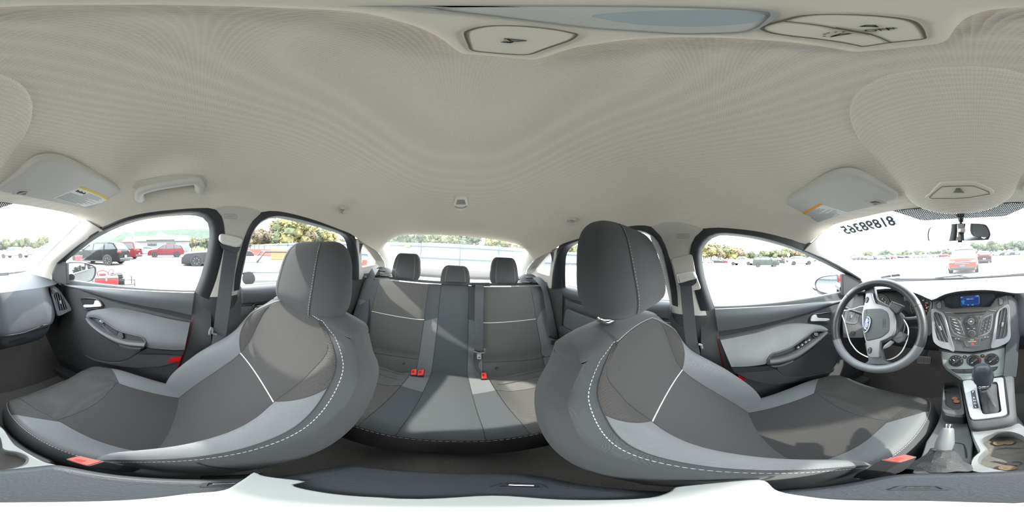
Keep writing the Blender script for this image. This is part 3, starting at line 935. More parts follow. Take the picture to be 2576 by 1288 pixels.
for sg in (-1, 1):
    lt = lambda x: -0.405 + 0.30 * (0.165 - abs(x)) 
    mk('back_strip', rpan(sg * 0.088, sg * 0.165, ZBm, lt, 7, 21), M_light, bench, label='light grey strip beside the middle back panel')
    mk('back_strip', rpan(sg * 0.088, sg * 0.165, lt, ZT, 7, 15), M_mid, bench)
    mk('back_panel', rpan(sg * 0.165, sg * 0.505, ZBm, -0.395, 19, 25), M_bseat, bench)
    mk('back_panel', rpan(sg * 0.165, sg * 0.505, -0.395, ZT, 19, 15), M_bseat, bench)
    wing = lambda z: 0.565 + 0.0 * z
    mk('side_wing', rpan(sg * 0.505, sg * 0.65, ZBm, lambda x: -0.41 + 1.3 * min(abs(x) - 0.505, 0.06), 11, 17), M_light, bench, label='light grey side wing of the rear backrest')
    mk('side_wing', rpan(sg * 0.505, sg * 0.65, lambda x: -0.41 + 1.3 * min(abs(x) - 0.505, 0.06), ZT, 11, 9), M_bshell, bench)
    mk('white_piping', tube([rback(sg * x, -0.395) + V(0, 0.001, 0) for x in xr(0.165, 0.503, 21)], 0.0022, 6), M_piping, bench)
    for xx in (0.088, 0.165, 0.505):
        mk('seam', tube([rback(sg * xx, z) for z in xr(ZBm, ZT, 25)], 0.0014, 5), M_seam, bench)
    mk('seam', tube([rback(sg * x, -0.64 + 0.01 * sin(x * 9)) for x in xr(0.165, 0.6, 15)], 0.0022, 5), M_seam, bench)
# ledge on top of the backrest
mk('back_top', grid(lambda u, v: Vector(((u - 0.5) * 1.3, -1.036 - 0.135 * v, -0.185 + 0.014 * sin(pi * min(v * 1.3, 1)) - 0.01 * v)), 33, 8), mat('bench_top_dimmed', srgb(62, 64, 66), 0.92, spec=0.1, bump=0.3, bscale=600, kind='rib'), bench)  # bench cloth darkened to offset sky light from the rear window
mk('stitching', stitches([rback(x, -0.186) + V(0, 0.0015, 0.002) for x in xr(-0.56, 0.56, 60)], 0.0009, 0.007, 0.005), mat('bench_thread_dimmed', srgb(118, 118, 117), 0.8), bench, kind='stuff', label='pale dashed stitching along the top of the rear backrest')  # thread darkened to offset the strong daylight
# cushion
def rc_z(y): return smooth_table([(-0.86, -0.73), (-0.78, -0.715), (-0.65, -0.69), (-0.5, -0.66), (-0.40, -0.643), (-0.36, -0.648), (-0.335, -0.668)], y)
def rcush(x, y, drop=0.0):
    a = abs(x)
    yy = y
    z = rc_z(y) + 0.006 * (1 - (x / 0.09) ** 2) * (1 if a < 0.09 else 0)
    z -= 0.018 * sstep(0.185, 0.24, a) * (1 - sstep(0.48, 0.6, a)) * sstep(-0.30, -0.62, y) 
    z += 0.012 * sstep(0.5, 0.62, a)
    y2 = y + 0.045 * sstep(-0.6, -0.335, y) * (1 - (x / 0.62) ** 2) - 0.02
    return Vector((x, y2, z))
def cpan(x0, x1, y0, y1, nx=9, ny=17):
    f0 = y0 if callable(y0) else (lambda x: y0)
    f1 = y1 if callable(y1) else (lambda x: y1)
    def f(u, v):
        x = x0 + (x1 - x0) * u
        a, b = f0(x), f1(x)
        return rcush(x, a + (b - a) * v)
    return grid(f, nx, ny)
YR, YF = -0.86, -0.335
mk('centre_cushion_panel', cpan(-0.09, 0.09, YR, YF, 9, 21), M_mid, bench, label='slate cloth middle cushion panel')
for sg in (-1, 1):
    ly = lambda x: -0.575 - 0.25 * (abs(x) - 0.09)
    mk('cushion_strip', cpan(sg * 0.09, sg * 0.185, YR, ly, 7, 13), M_light, bench, label='light grey strip beside the middle cushion panel')
    mk('cushion_strip', cpan(sg * 0.09, sg * 0.185, ly, YF, 7, 13), M_mid, bench)
    fy = lambda x: -0.60 + 0.02 * sin((abs(x) - 0.185) * 9)
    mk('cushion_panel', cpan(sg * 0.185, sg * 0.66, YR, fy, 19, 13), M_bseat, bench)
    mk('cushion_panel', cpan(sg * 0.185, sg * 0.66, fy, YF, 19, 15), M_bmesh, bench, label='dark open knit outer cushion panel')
    for xx in (0.09, 0.185):
        mk('seam', tube([rcush(sg * xx, y) for y in xr(YR, YF, 21)], 0.0015, 5), M_seam, bench)
    mk('seam', tube([rcush(sg * x, fy(x)) for x in xr(0.185, 0.62, 21)], 0.002, 5), M_seam, bench)
    # folds where the cushion meets the backrest
    for q, (yy, r) in enumerate(((-0.73, 0.012), (-0.665, 0.006))):
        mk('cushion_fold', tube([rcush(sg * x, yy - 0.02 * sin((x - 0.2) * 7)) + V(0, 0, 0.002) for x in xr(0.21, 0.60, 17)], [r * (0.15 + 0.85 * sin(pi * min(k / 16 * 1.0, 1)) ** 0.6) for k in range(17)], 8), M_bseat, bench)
    for q, (bx, bz) in enumerate(((0.235, -0.665), (0.51, -0.645))):
        p = rback(sg * bx, bz)
        mk('anchor_button', lathe([(0.001, 0.004), (0.006, 0.005), (0.008, 0.003), (0.009, -0.002)], p, (0, 0.9, 0.4), 14), M_dark2, bench, label='small round black child seat anchor button')
front_rows = []
for k in range(7):
    t = k / 6
    front_rows.append([rcush(x, YF) + V(0, 0.012 * sin(pi * t * 0.7), -0.16 * t ** 1.2) for x in xr(-0.66, 0.66, 41)])
mk('cushion_front', loft(front_rows, False), mat('bench_front_brightened', srgb(92, 89, 90), 0.95, spec=0.1, bump=0.3, bscale=500), bench)  # cloth lightened to offset the shade on this face
mk('stitching', stitches([rcush(x, YF + 0.004) + V(0, 0.002, 0.0015) for x in xr(-0.62, 0.62, 80)], 0.0012, 0.008, 0.005), mat('bench_thread_dimmed', srgb(118, 118, 117), 0.8), bench, kind='stuff', label='pale dashed stitching along the front edge of the rear cushion')
# rear headrests are parts of the bench
def rear_headrest(cx, z0, z1, hw, lab, stx):
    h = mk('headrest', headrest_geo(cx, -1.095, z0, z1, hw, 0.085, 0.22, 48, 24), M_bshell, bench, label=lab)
    for k in stx:
        line = [headrest_pt(cx, -1.095, z0, z1, hw, 0.085, 0.22, (0.165 if k > 0 else 0.335), v / 24, 0.0006) for v in range(2, 23)]
        mk('stitching', stitches(line, 0.0011, 0.006, 0.004), M_thread, h, kind='stuff')
    for k in (-1, 1):
        mk('headrest_post', tube([V(cx + k * 0.055, -1.14, z0 + 0.03), V(cx + k * 0.055, -1.13, -0.19)], 0.006, 10), M_chrome, h)
rear_headrest(0.36, -0.195, 0.002, 0.112, 'tall headrest behind the passenger seat', (-1, 1))
rear_headrest(-0.355, -0.195, 0.006, 0.112, 'tall headrest behind the driver seat', (-1, 1))
rear_headrest(0.0, -0.215, -0.068, 0.108, 'low wide middle headrest', (-1, 1))
# ------------------------------------------------------------------ doors
def rsp(px, n): 
    q = cr([Vector((a, b, 0)) for a, b in px], n * 4)
    return [(p.x, p.y) for p in evenly(q, n)]
def pxpatch(A, B, f, out, skirt=0.02, n=28, m=8, bulge=0.0):
    """Surface between two measured edge curves, laid on the surface function f, with a turned-down rim."""
    a, b = rsp(A, n), rsp(B, n); rows = []
    out = Vector(out)
    for k in range(m + 1):
        t = k / m
        rows.append([hit(p[0] + (q[0] - p[0]) * t, p[1] + (q[1] - p[1]) * t, f) - out * bulge * sin(pi * t) for p, q in zip(a, b)])
    g = loft(rows, False)
    rim = rows[0] + [r[-1] for r in rows[1:]] + rows[-1][::-1][1:] + [r[0] for r in rows[::-1][1:-1]]
    sk = loft([rim, [p + out * skirt * 0.25 + (p - sum(rim, Vector()) / len(rim)).normalized() * 0.002 for p in rim], [p + out * skirt for p in rim]], True)
    return [g, sk]
DT = [(-0.95, 0.69), (-0.75, 0.672), (-0.6, 0.66), (-0.46, 0.655), (-0.40, 0.655), (-0.31, 0.662), (-0.26, 0.66), (-0.21, 0.655), (-0.185, 0.660), (-0.165, 0.676)]
def door_x(z): return smooth_table(DT, z)
def Df(s, off=0.0): return lambda p: s * p.x - (door_x(p.z) - off)
def Pf(s, off=0.0): return lambda p: s * p.x - (0.652 - 0.055 * sstep(-0.29, -0.44, p.z) - off)
def door_base(s, y0, y1, name, lab, zt=-0.165):
    g = grid(lambda u, v: Vector((s * door_x(-0.95 + (0.95 + zt) * v), y0 + (y1 - y0) * u, -0.95 + (0.95 + zt) * v)), 12, 24)
    top = loft([[Vector((s * door_x(zt), y, zt)) for y in (y0, y1)], [Vector((s * 0.70, y, zt + 0.001)) for y in (y0, y1)]], False)
    o = struct(name, [g, top], M_dark, lab)
    mk('belt_seal', tube([V(s * (door_x(zt) + 0.008), y0 + (y1 - y0) * k / 10, zt - 0.002) for k in range(11)], 0.006, 8), M_rubber, o)
    return o
def poly_slab(px, f, s, thick=0.012, bev=0.003, smooth_n=0, r=0.0):
    pts = hits(px, f)
    if smooth_n: pts = evenly(cr(pts, smooth_n * 3, True), smooth_n, True)
    elif r: pts = round_poly(pts, r)
    return slab(pts, (s, 0, 0), thick, bev)

d1 = door_base(1, -0.045, 0.90, 'door_1', 'front passenger door panel in charcoal and grey', -0.181)
O = (1, 0, 0)
mk('upper_panel', pxpatch([(158, 717), (200, 720), (240, 723), (300, 728), (400, 734), (488, 737)], [(158, 717.5), (209, 731), (286, 753), (364, 770), (420, 779), (482, 793)], Df(1, 0.012), O, 0.02, 30, 6, 0.006), M_pad, d1, label='smooth grey panel under the window')
mk('groove_strip', pxpatch([(209, 731), (286, 753), (364, 770), (420, 779), (482, 793)], [(209, 733), (286, 759), (364, 778), (420, 791), (480, 806)], Df(1, 0.001), O, 0.01, 24, 3), M_dark2, d1)
padU = [(217, 793), (219, 787), (232, 781.5), (255, 777.6), (294, 775), (348, 784), (420, 801), (478, 812)]
padL = [(219.5, 798.6), (232, 797), (249, 801), (271, 815), (299, 832), (330, 841), (357, 848), (368, 862), (370, 874), (400, 878), (440, 881), (464, 880)]
mk('padded_insert', pxpatch(padU, padL, Pf(1), O, 0.04, 36, 12, 0.004), M_pad, d1, label='grey padded armrest insert')
# arm pull with recesses
pull = [(218, 799), (232, 797), (249, 801), (271, 815), (299, 832), (330, 841), (357, 848), (367, 864), (362, 873), (325, 870), (294, 862), (263, 845), (240, 828), (224, 812)]
ap = mk('armrest_pull', slab(hits(pull, Pf(1, -0.012)), (1, 0, 0), 0.03, 0.002), M_dark2, d1, label='black armrest pull tray')
mk('pull_rim', pxpatch([(218, 799), (229, 812), (249, 829), (279, 846), (310, 858), (333, 862), (365, 864)], [(217, 801), (223, 814), (240, 830), (263, 847), (294, 864), (325, 871), (362, 874)], Pf(1, 0.016), O, 0.045, 30, 6, 0.008), M_dark, ap)
mk('pull_edge', tube(hits(rsp([(219, 799), (232, 797), (249, 801), (271, 815), (299, 832), (330, 841), (357, 848), (367, 862)], 30), Pf(1, 0.004)), 0.004, 8), M_dark, ap)
mk('tray', ringframe(hits([(257, 817), (266, 812), (300, 836), (305, 842), (298, 847), (290, 845), (270, 834)], Pf(1, -0.008)), hits([(260, 818), (266, 815), (298, 837), (301, 842), (297, 844), (290, 843), (272, 832)], Pf(1, -0.009)), O, 0.02, 0.001, 40), M_dark2, ap)
for k in range(4):
    t = k / 3
    mk('tray_rib', tube(hits([(264 + 2 * t, 826 - 8 * t), (292 + 5 * t, 843 - 6 * t)], Pf(1, -0.010)), 0.0016, 6), M_dark, ap)
mk('tray_divider', poly_slab([(292, 846), (299, 835), (308, 838), (311, 850), (304, 853)], Pf(1, 0.002), 1, 0.02, 0.003, r=0.004), M_dark2, ap)
mk('window_switch', [poly_slab([(236, 800), (246, 802), (261, 813), (257, 815), (246, 810)], Pf(1, -0.006), 1, 0.01, 0.002, r=0.003), poly_slab([(248, 806), (257, 806), (262, 812), (255, 815)], Pf(1, 0.004), 1, 0.012, 0.003, r=0.003)], M_dark2, ap, label='black window switch')
mk('switch_mark', poly_slab([(250, 806.5), (253, 806.5), (254, 808.5), (251, 808.5)], Pf(1, 0.0048), 1, 0.001, 0.0002), M_white, ap)
# inner door handle
hb = hits([(201.5, 756), (202, 751), (207, 748.5), (232, 749.7), (247.5, 754.3), (257, 765), (259, 771), (252, 776), (224, 779.5), (212, 778.5), (206, 773)], Df(1, 0.012))
hi = hits([(205.6, 756), (207, 753.5), (236.6, 753.5), (247.5, 759), (254.5, 768), (253, 772), (221, 776), (214, 774.5), (208.7, 766.8)], Df(1, 0.010))
hs = mk('door_handle', [ringframe(evenly(cr(hb, 120, True), 60, True), evenly(cr(hi, 120, True), 60, True), O, 0.03, 0.003, 48), slab(hi, O, 0.01, 0.0002)], M_dark2, d1, label='black recessed bezel with a bright lever')
for v in hs.data.vertices: pass
mk('handle_lever', poly_slab([(209.5, 767.5), (232, 766.8), (236.5, 761.5), (237.5, 756.7), (244.4, 756.7), (251.4, 762), (254.5, 768.3), (253, 771.4), (233.5, 773), (213.4, 773.8)], Df(1, 0.017), 1, 0.008, 0.003, smooth_n=40), M_lever, hs, label='bright satin chrome lever')
mk('lock_cap', lathe([(0.001, 0.002), (0.007, 0.002), (0.008, 0.0), (0.009, -0.002)], hit(224, 761.5, Df(1, 0.004)), (-1, 0, 0), 18), M_dark, hs)
# lower half
mk('speaker_panel', poly_slab([(178, 819), (187, 840), (193, 855), (201, 872), (212, 890), (239, 903), (273, 909), (300, 909), (321, 903), (343, 888), (356, 880), (320, 876), (294, 868), (263, 850), (238, 832), (222, 815), (215, 803), (195, 808)], Df(1, 0.010), 1, 0.02, 0.004, smooth_n=70), M_dark, d1)
mk('pocket_panel', poly_slab([(212, 895), (239, 906), (273, 913), (300, 913), (323, 907), (345, 891), (400, 892), (458, 895), (450, 907), (430, 916), (400, 923), (342, 926), (290, 921), (240, 910)], Df(1, 0.02), 1, 0.03, 0.004), M_dark, d1, label='map pocket along the bottom of the door')
mk('pull_lip', pxpatch([(297, 864), (325, 872), (357, 875)], [(312, 879), (325, 882), (346, 881)], Pf(1, 0.0), O, 0.02, 14, 4, 0.004), M_dark, d1)
mk('armrest_underside', pxpatch([(370, 876), (400, 880), (440, 883), (463, 882)], [(347, 889), (400, 890), (440, 892), (459, 893)], Pf(1, -0.012), O, 0.03, 16, 4), M_dark2, d1)
mk('groove_line', tube(hits(rsp([(176, 812), (187, 840), (193, 855), (201, 872), (213, 891), (232, 902), (273, 911), (300, 911), (321, 905), (342, 890)], 50), Df(1, 0.014)), 0.0022, 6), M_dash, d1)
mk('reflector', poly_slab([(418, 911), (434, 899.5), (457, 898), (452, 911)], Df(1, 0.024), 1, 0.008, 0.0015), M_reflect, d1, label='red safety reflector')
# mirror corner cover
mk('corner_cover', poly_slab([(140, 652), (166, 660), (168, 716), (150, 718), (132, 714), (129, 690)], Sf(1, 0.020), 1, 0.02, 0.004, r=0.01), M_dark, d1, label='charcoal triangular mirror mount cover')

d2 = door_base(-1, -0.045, 0.90, 'door_2', 'driver door panel in charcoal and grey with stained pad', -0.181)
O2 = (-1, 0, 0)
mk('upper_panel', pxpatch([(1799, 778), (1850, 776), (1982, 769), (2050, 762), (2107, 757), (2140, 750)], [(1806, 833), (1850, 828), (1901, 818.5), (1982, 800), (2042, 783), (2140, 751)], Df(-1, 0.012), O2, 0.02, 30, 6, 0.006), M_pad, d2, label='smooth grey panel under the window')
mk('groove_strip', pxpatch([(1808, 834.7), (1901, 818.5), (1982, 800), (2042, 783), (2107, 762)], [(1810, 847), (1901, 829), (1982, 807), (2042, 788), (2107, 763)], Df(-1, 0.001), O2, 0.01, 24, 3), M_dark2, d2)
M_stain = mat('door_pad_vinyl_soiled', srgb(112, 114, 114), 0.6, bump=0.12, bscale=900, var=0.32, vscale=9)
mk('padded_insert', pxpatch([(1812, 856), (1901, 838), (1962, 820.6), (2002, 815.5), (2042, 816.5), (2069, 820.6), (2082, 828)], [(1840, 923), (1881, 922), (1929, 915), (1929, 908), (1942, 891), (1962, 885), (1992, 873), (2032, 845), (2050, 834), (2080, 833)], Pf(-1), O2, 0.04, 36, 12, 0.004), M_stain, d2, label='grey padded armrest insert with brownish stains')
pull2 = [(2079, 834), (2063, 853), (2032, 878), (1998, 900), (1962, 911), (1933, 915), (1929, 908), (1942, 891), (1962, 885), (1992, 873), (2032, 845), (2050, 834)]
ap2 = mk('armrest_pull', slab(hits(pull2, Pf(-1, -0.012)), O2, 0.03, 0.002), M_dark2, d2, label='black armrest pull with switches')
mk('pull_rim', pxpatch([(2079, 834), (2060, 850), (2030, 872), (1996, 892), (1962, 903), (1938, 906)], [(2082, 836), (2066, 855), (2034, 881), (2000, 904), (1962, 915), (1932, 918)], Pf(-1, 0.016), O2, 0.045, 30, 6, 0.008), M_dark, ap2)
mk('pull_edge', tube(hits(rsp([(2079, 834), (2050, 834), (2032, 845), (1992, 873), (1962, 885), (1942, 891), (1931, 908)], 30), Pf(-1, 0.004)), 0.004, 8), M_dark, ap2)
for q, (cx, cy) in enumerate(((2036, 857), (2027, 862), (2018, 869), (2008, 875))):
    sw = mk('window_switch', poly_slab([(cx - 6, cy + 1), (cx + 1, cy - 6), (cx + 7, cy - 2), (cx, cy + 5)], Pf(-1, 0.002), -1, 0.014, 0.003, r=0.003), M_dark2, ap2, label='black window switch')
    mk('switch_mark', poly_slab([(cx - 1, cy - 1), (cx + 1, cy - 2.4), (cx + 2.4, cy - 1.4), (cx + 0.5, cy)], Pf(-1, 0.0026), -1, 0.001, 0.0002), M_white, ap2)
mk('mirror_dial', [lathe([(0.001, 0.009), (0.011, 0.009), (0.013, 0.006), (0.013, 0.0)], hit(2051, 842, Pf(-1, -0.006)), (0.75, 0, 0.66), 24), lathe([(0.019, 0.001), (0.019, 0.004), (0.016, 0.005), (0.015, 0.001)], hit(2051, 842, Pf(-1, -0.006)), (0.75, 0, 0.66), 24)], M_dark2, ap2, label='round black mirror adjuster')
hb = hits([(2036, 808), (2040, 799), (2048, 791), (2063, 788), (2089, 784.5), (2092.5, 788), (2091, 804), (2082, 813), (2060, 813.5), (2041, 812)], Df(-1, 0.012))
hi = hits([(2040, 808), (2043, 800), (2049, 794.5), (2063, 791.5), (2087, 788.5), (2088.5, 791), (2087, 803), (2080, 810), (2060, 810.5), (2043, 810)], Df(-1, 0.010))
hs = mk('door_handle', [ringframe(evenly(cr(hb, 120, True), 60, True), evenly(cr(hi, 120, True), 60, True), O2, 0.03, 0.003, 48), slab(hi, O2, 0.01, 0.0002)], M_dark2, d2, label='black recessed bezel with a bright lever')
mk('handle_lever', poly_slab([(2039.5, 806), (2043, 797), (2049, 793), (2055, 793), (2059.6, 800), (2087, 802), (2081, 808), (2060, 808.5), (2042, 808.5)], Df(-1, 0.017), -1, 0.008, 0.003, smooth_n=40), M_lever, hs, label='bright satin chrome lever')
mk('lock_cap', lathe([(0.001, 0.002), (0.007, 0.002), (0.008, 0.0), (0.009, -0.002)], hit(2070, 797, Df(-1, 0.004)), (1, 0, 0), 18), M_dark, hs)
mk('speaker_panel', poly_slab([(2083, 840), (2066, 858), (2036, 884), (2002, 907), (1965, 920), (1955, 929), (1968, 942), (1992, 949), (2032, 944), (2083, 933), (2105, 915), (2112, 890), (2108, 850)], Df(-1, 0.010), -1, 0.02, 0.004, smooth_n=70), M_dark, d2)
mk('pocket_panel', poly_slab([(1848, 938), (1953, 930), (1966, 943), (1990, 951), (2032, 947), (2083, 937), (2108, 922), (2100, 934), (2040, 957), (1982, 965), (1941, 968), (1909, 962), (1880, 954)], Df(-1, 0.02), -1, 0.03, 0.004), M_dark, d2, label='map pocket along the bottom of the door')
mk('pull_lip', pxpatch([(1938, 920), (1965, 918), (1996, 906)], [(1950, 925), (1970, 924), (1992, 914)], Pf(-1, 0.0), O2, 0.02, 14, 4, 0.004), M_dark, d2)
mk('armrest_underside', pxpatch([(1840, 925), (1881, 924), (1935, 920)], [(1848, 937), (1900, 934), (1953, 929)], Pf(-1, -0.012), O2, 0.03, 16, 4), M_dark2, d2)
mk('groove_line', tube(hits(rsp([(2114, 880), (2108, 905), (2098, 922), (2083, 934), (2032, 946), (1992, 951), (1967, 943), (1954, 930)], 50), Df(-1, 0.014)), 0.0022, 6), M_dash, d2)
mk('reflector', poly_slab([(1856, 944), (1878, 957), (1862, 958)], Df(-1, 0.022), -1, 0.008, 0.0012), M_reflect, d2, label='red safety reflector')
mk('corner_cover', poly_slab([(2120, 688), (2150, 696), (2172, 706), (2190, 728), (2165, 742), (2122, 745)], Sf(-1, 0.020), -1, 0.02, 0.004, r=0.01), M_dark, d2, label='charcoal triangular mirror mount cover')

mk('painted_edge', tube(hits([(487, 800), (478, 840), (466, 880), (455, 905), (447, 925)], Df(1, 0.004)), [0.001, 0.002, 0.003, 0.005, 0.004], 8), M_paint, d1, label='dark red painted door edge')
mk('painted_edge', tube(hits([(1802, 842), (1808, 870), (1818, 910), (1830, 950)], Df(-1, 0.004)), [0.001, 0.002, 0.003, 0.003], 8), M_paint, d2, label='dark red painted door edge')
# rear doors
for s, nm, lab in ((1, 'door_3', 'rear door panel behind the passenger seat'), (-1, 'door_4', 'rear door panel behind the driver seat')):
    d = door_base(s, -0.83, -0.10, nm, lab)
    n = 14
    prof = [(0.676, -0.163), (0.655, -0.164), (0.632, -0.176), (0.622, -0.20), (0.628, -0.228), (0.645, -0.24)]
    rr = []
    for k in range(n + 1):
        t = k / n
        y = -0.83 + 0.66 * t
        e = 1 - 0.25 * sstep(0.10, 0, t)
        rr.append([V(s * (0.66 + (a - 0.66) * e), y, -0.163 + (b + 0.163) * e) for a, b in prof])
    mk('top_roll', loft(rr, False, True, True), M_dash, d, label='rounded soft top roll')
    mk('panel_strip', slab([V(s * 0.645, -0.80, -0.25), V(s * 0.645, -0.17, -0.25), V(s * 0.645, -0.17, -0.295), V(s * 0.645, -0.80, -0.285)], (s, 0, 0), 0.015, 0.003), M_dark, d)
    mk('padded_insert', slab(round_poly([V(s * 0.632, -0.78, -0.30), V(s * 0.632, -0.20, -0.31), V(s * 0.625, -0.22, -0.42), V(s * 0.612, -0.78, -0.42)], 0.03), (s, 0, 0), 0.03, 0.008), M_pad, d, label='grey padded insert')
    mk('armrest', slab(round_poly([V(s * 0.60, -0.80, -0.42), V(s * 0.60, -0.25, -0.42), V(s * 0.605, -0.25, -0.47), V(s * 0.605, -0.80, -0.47)], 0.02), (s, 0, 0), 0.05, 0.012), M_dark, d)
    hh = mk('door_handle', ringframe(round_poly([V(s * 0.635, -0.215, -0.235), V(s * 0.635, -0.325, -0.235), V(s * 0.635, -0.325, -0.285), V(s * 0.635, -0.215, -0.285)], 0.02), round_poly([V(s * 0.637, -0.222, -0.242), V(s * 0.637, -0.318, -0.242), V(s * 0.637, -0.318, -0.278), V(s * 0.637, -0.222, -0.278)], 0.015), (s, 0, 0), 0.02, 0.002, 40), M_dark2, d)
    mk('handle_lever', box((s * 0.640, -0.265, -0.265), (0.008, 0.08, 0.015), 0.004), M_lever, hh, label='bright satin chrome lever')
    mk('window_blank', grid(lambda u, v: V(s * (side_x(-0.82, -0.16 + v * 0.2) - 0.016), -0.80 - 0.055 * u - 0.02 * v, -0.163 + v * 0.215), 4, 6), M_dark2, d, label='black fixed panel behind the window')
# sills
for s, lab in ((1, 'passenger'), (-1, 'driver')):
    struct('baseboard_left' if s < 0 else 'baseboard_right', [box((s * 0.66, -0.02, -0.93), (0.09, 1.7, 0.05), 0.012), box((s * 0.625, -0.02, -0.915), (0.02, 1.7, 0.02), 0.006)], M_dark, 'charcoal sill trim below the %s doors' % lab)
# ------------------------------------------------------------------ dashboard
dash = thing('dashboard', 'grey moulded dashboard under the windscreen with radio stack and air vents', 'dashboard', (0, 0.85, -0.6))
FE = [(-0.74, 0.80, -0.20), (-0.66, 0.745, -0.19), (-0.55, 0.70, -0.17), (-0.45, 0.67, -0.148), (-0.36, 0.66, -0.134), (-0.29, 0.655, -0.135), (-0.22, 0.655, -0.152), (-0.155, 0.66, -0.181), (-0.135, 0.65, -0.168), (-0.10, 0.64, -0.150),
      (-0.05, 0.632, -0.138), (0.0, 0.63, -0.135), (0.06, 0.635, -0.138), (0.12, 0.645, -0.150), (0.16, 0.655, -0.162), (0.19, 0.67, -0.172), (0.23, 0.69, -0.180), (0.35, 0.70, -0.185), (0.5, 0.705, -0.19), (0.60, 0.74, -0.195), (0.66, 0.775, -0.195), (0.74, 0.80, -0.20)]
fy_t = [(a, b) for a, b, c in FE]; fz_t = [(a, c) for a, b, c in FE]
def fe(x): return smooth_table(fy_t, x), smooth_table(fz_t, x)
def dtop(u, v):
    x = -0.74 + 1.48 * u
    yf, zf = fe(x)
    yb = min(wind_y(x, -0.165) - 0.012, 1.13)
    y = yb + (yf - yb) * v
    z = -0.165 + (zf + 0.165) * v ** 2.2 + 0.022 * sin(pi * v ** 0.8) 
    if v > 0.9: z -= 0.012 * ((v - 0.9) / 0.1) ** 2 * 0
    return Vector((x, y, z))
mk('dash_top', grid(dtop, 75, 21), M_dash, dash, label='smooth grey dash top')
# rolled front lip
mk('dash_lip', grid(lambda u, v: dtop(u, 1) + V(0, 0.028 * v - 0.006 * sin(pi * v), -0.016 * v ** 0.7), 75, 5), M_dash, dash)
# black line of the windscreen base and the cowl
mk('glass_seal', tube([V(x, min(wind_y(x, -0.152), 1.14) - 0.008, -0.152) for x in xr(-0.70, 0.70, 41)], 0.0035, 6), M_rubber, dash)
# passenger side face and glovebox
def pface(u, v):
    x = 0.19 + 0.49 * u
    yf, zf = fe(x)
    k = 0.11 * sstep(0.44, 0.60, x) + 0.03 * sstep(0.24, 0.19, x)
    tab = [(0, yf + 0.0, zf), (0.16, 0.672 + k, -0.222), (0.34, 0.640 + k, -0.29), (0.52, 0.618 + k, -0.352), (0.58, 0.618 + k, -0.374), (0.62, 0.632 + k, -0.384), (0.8, 0.675 + k, -0.46), (0.92, 0.74 + k, -0.52), (1.0, 0.86 + k, -0.56)]
    return Vector((x, smooth_table([(a, b) for a, b, c in tab], v), smooth_table([(a, c) for a, b, c in tab], v)))
mk('glovebox_face', grid(pface, 31, 41), M_dash, dash, label='grey glovebox front on the passenger side')
def pf_at(px, py, off=0.0):
    """where a sight line meets the passenger face (tested against its section at the ray's own x)."""
    def f(p):
        x = min(max(p.x, 0.19), 0.68)
        zs = [(pface((x - 0.19) / 0.49, k / 40).z, pface((x - 0.19) / 0.49, k / 40).y) for k in range(40, -1, -1)]
        y = lerp_table(zs, p.z)
        return p.y - (y - off)
    return hit(px, py, f, 0.3, 1.4, 60)
gl = [pf_at(a, b, 0.001) for a, b in [(2, 846), (20, 844), (40, 841), (60, 837), (80, 830), (100, 822), (120, 816), (145, 814)]]
mk('glovebox_seam', tube(cr(gl, 30), 0.0022, 6), M_rubber, dash)
mk('glovebox_slot', slab([pf_at(a, b, 0.004) for a, b in [(22, 862), (27, 857), (66, 847), (66, 851), (25, 863)]], (0, 1, 0), 0.01, 0.001), M_dark2, dash, label='black release slot of the glovebox')
mk('airbag_mark', [tube([pf_at(a, b, 0.001) for a, b in [(117, 789), (128, 785), (128, 788), (117, 792), (117, 789)]], 0.0009, 5)], M_dark, dash)
# vents: slatted outlet in a bezel
def vent(outer, inner, pl, nslat, lab, mat_bezel, depth=0.03):
    p0, n = pl
    n = Vector(n)
    O_ = evenly(cr(onps(outer, p0, n), 120, True), 60, True); I_ = evenly(cr(onps(inner, Vector(p0) - n * 0.002, n), 120, True), 60, True)
    vb = mk('air_vent', ringframe(O_, I_, -n, depth, 0.003, 60), mat_bezel, dash, label=lab)
    back = [p - n * 0.028 for p in I_]
    mk('vent_back', slab(back, -n, 0.004, 0.0002), M_ink, vb)
    c = sum(I_, Vector()) / len(I_)
    # blades run along the long axis of the opening
    L = max(I_, key=lambda p: p.z); B = min(I_, key=lambda p: p.z)
    ax = (L - B).normalized(); sd_ = n.cross(ax).normalized()
    w = [(p - c).dot(sd_) for p in I_]
    for k in range(nslat):
        q = min(w) + (max(w) - min(w)) * (k + 0.8) / (nslat + 0.6)
        zz = [(p - c).dot(ax) for p in I_ if abs((p - c).dot(sd_) - q) < (max(w) - min(w)) * 0.16]
        if not zz: continue
        a, b = c + sd_ * q + ax * (max(zz) - 0.002) - n * 0.006, c + sd_ * q + ax * (min(zz) + 0.002) - n * 0.006
        mk('vent_blade', ribbon([a, a.lerp(b, 0.3), a.lerp(b, 0.6), b], n + sd_ * 0.25, 0.010, 0.0014), M_ink, vb)
        mk('blade_edge', tube([a + n * 0.006 + sd_ * 0.002, b + n * 0.006 + sd_ * 0.002], 0.0009, 5), M_satin, vb)
    R = frame_axes(n, sd_)
    mk('vent_tab', box(c - n * 0.001 + sd_ * (w[0] * 0.0), (0.008, 0.02, 0.014), 0.002, R), M_satin, vb, label='pale thumb tab of the vent')
    return vb
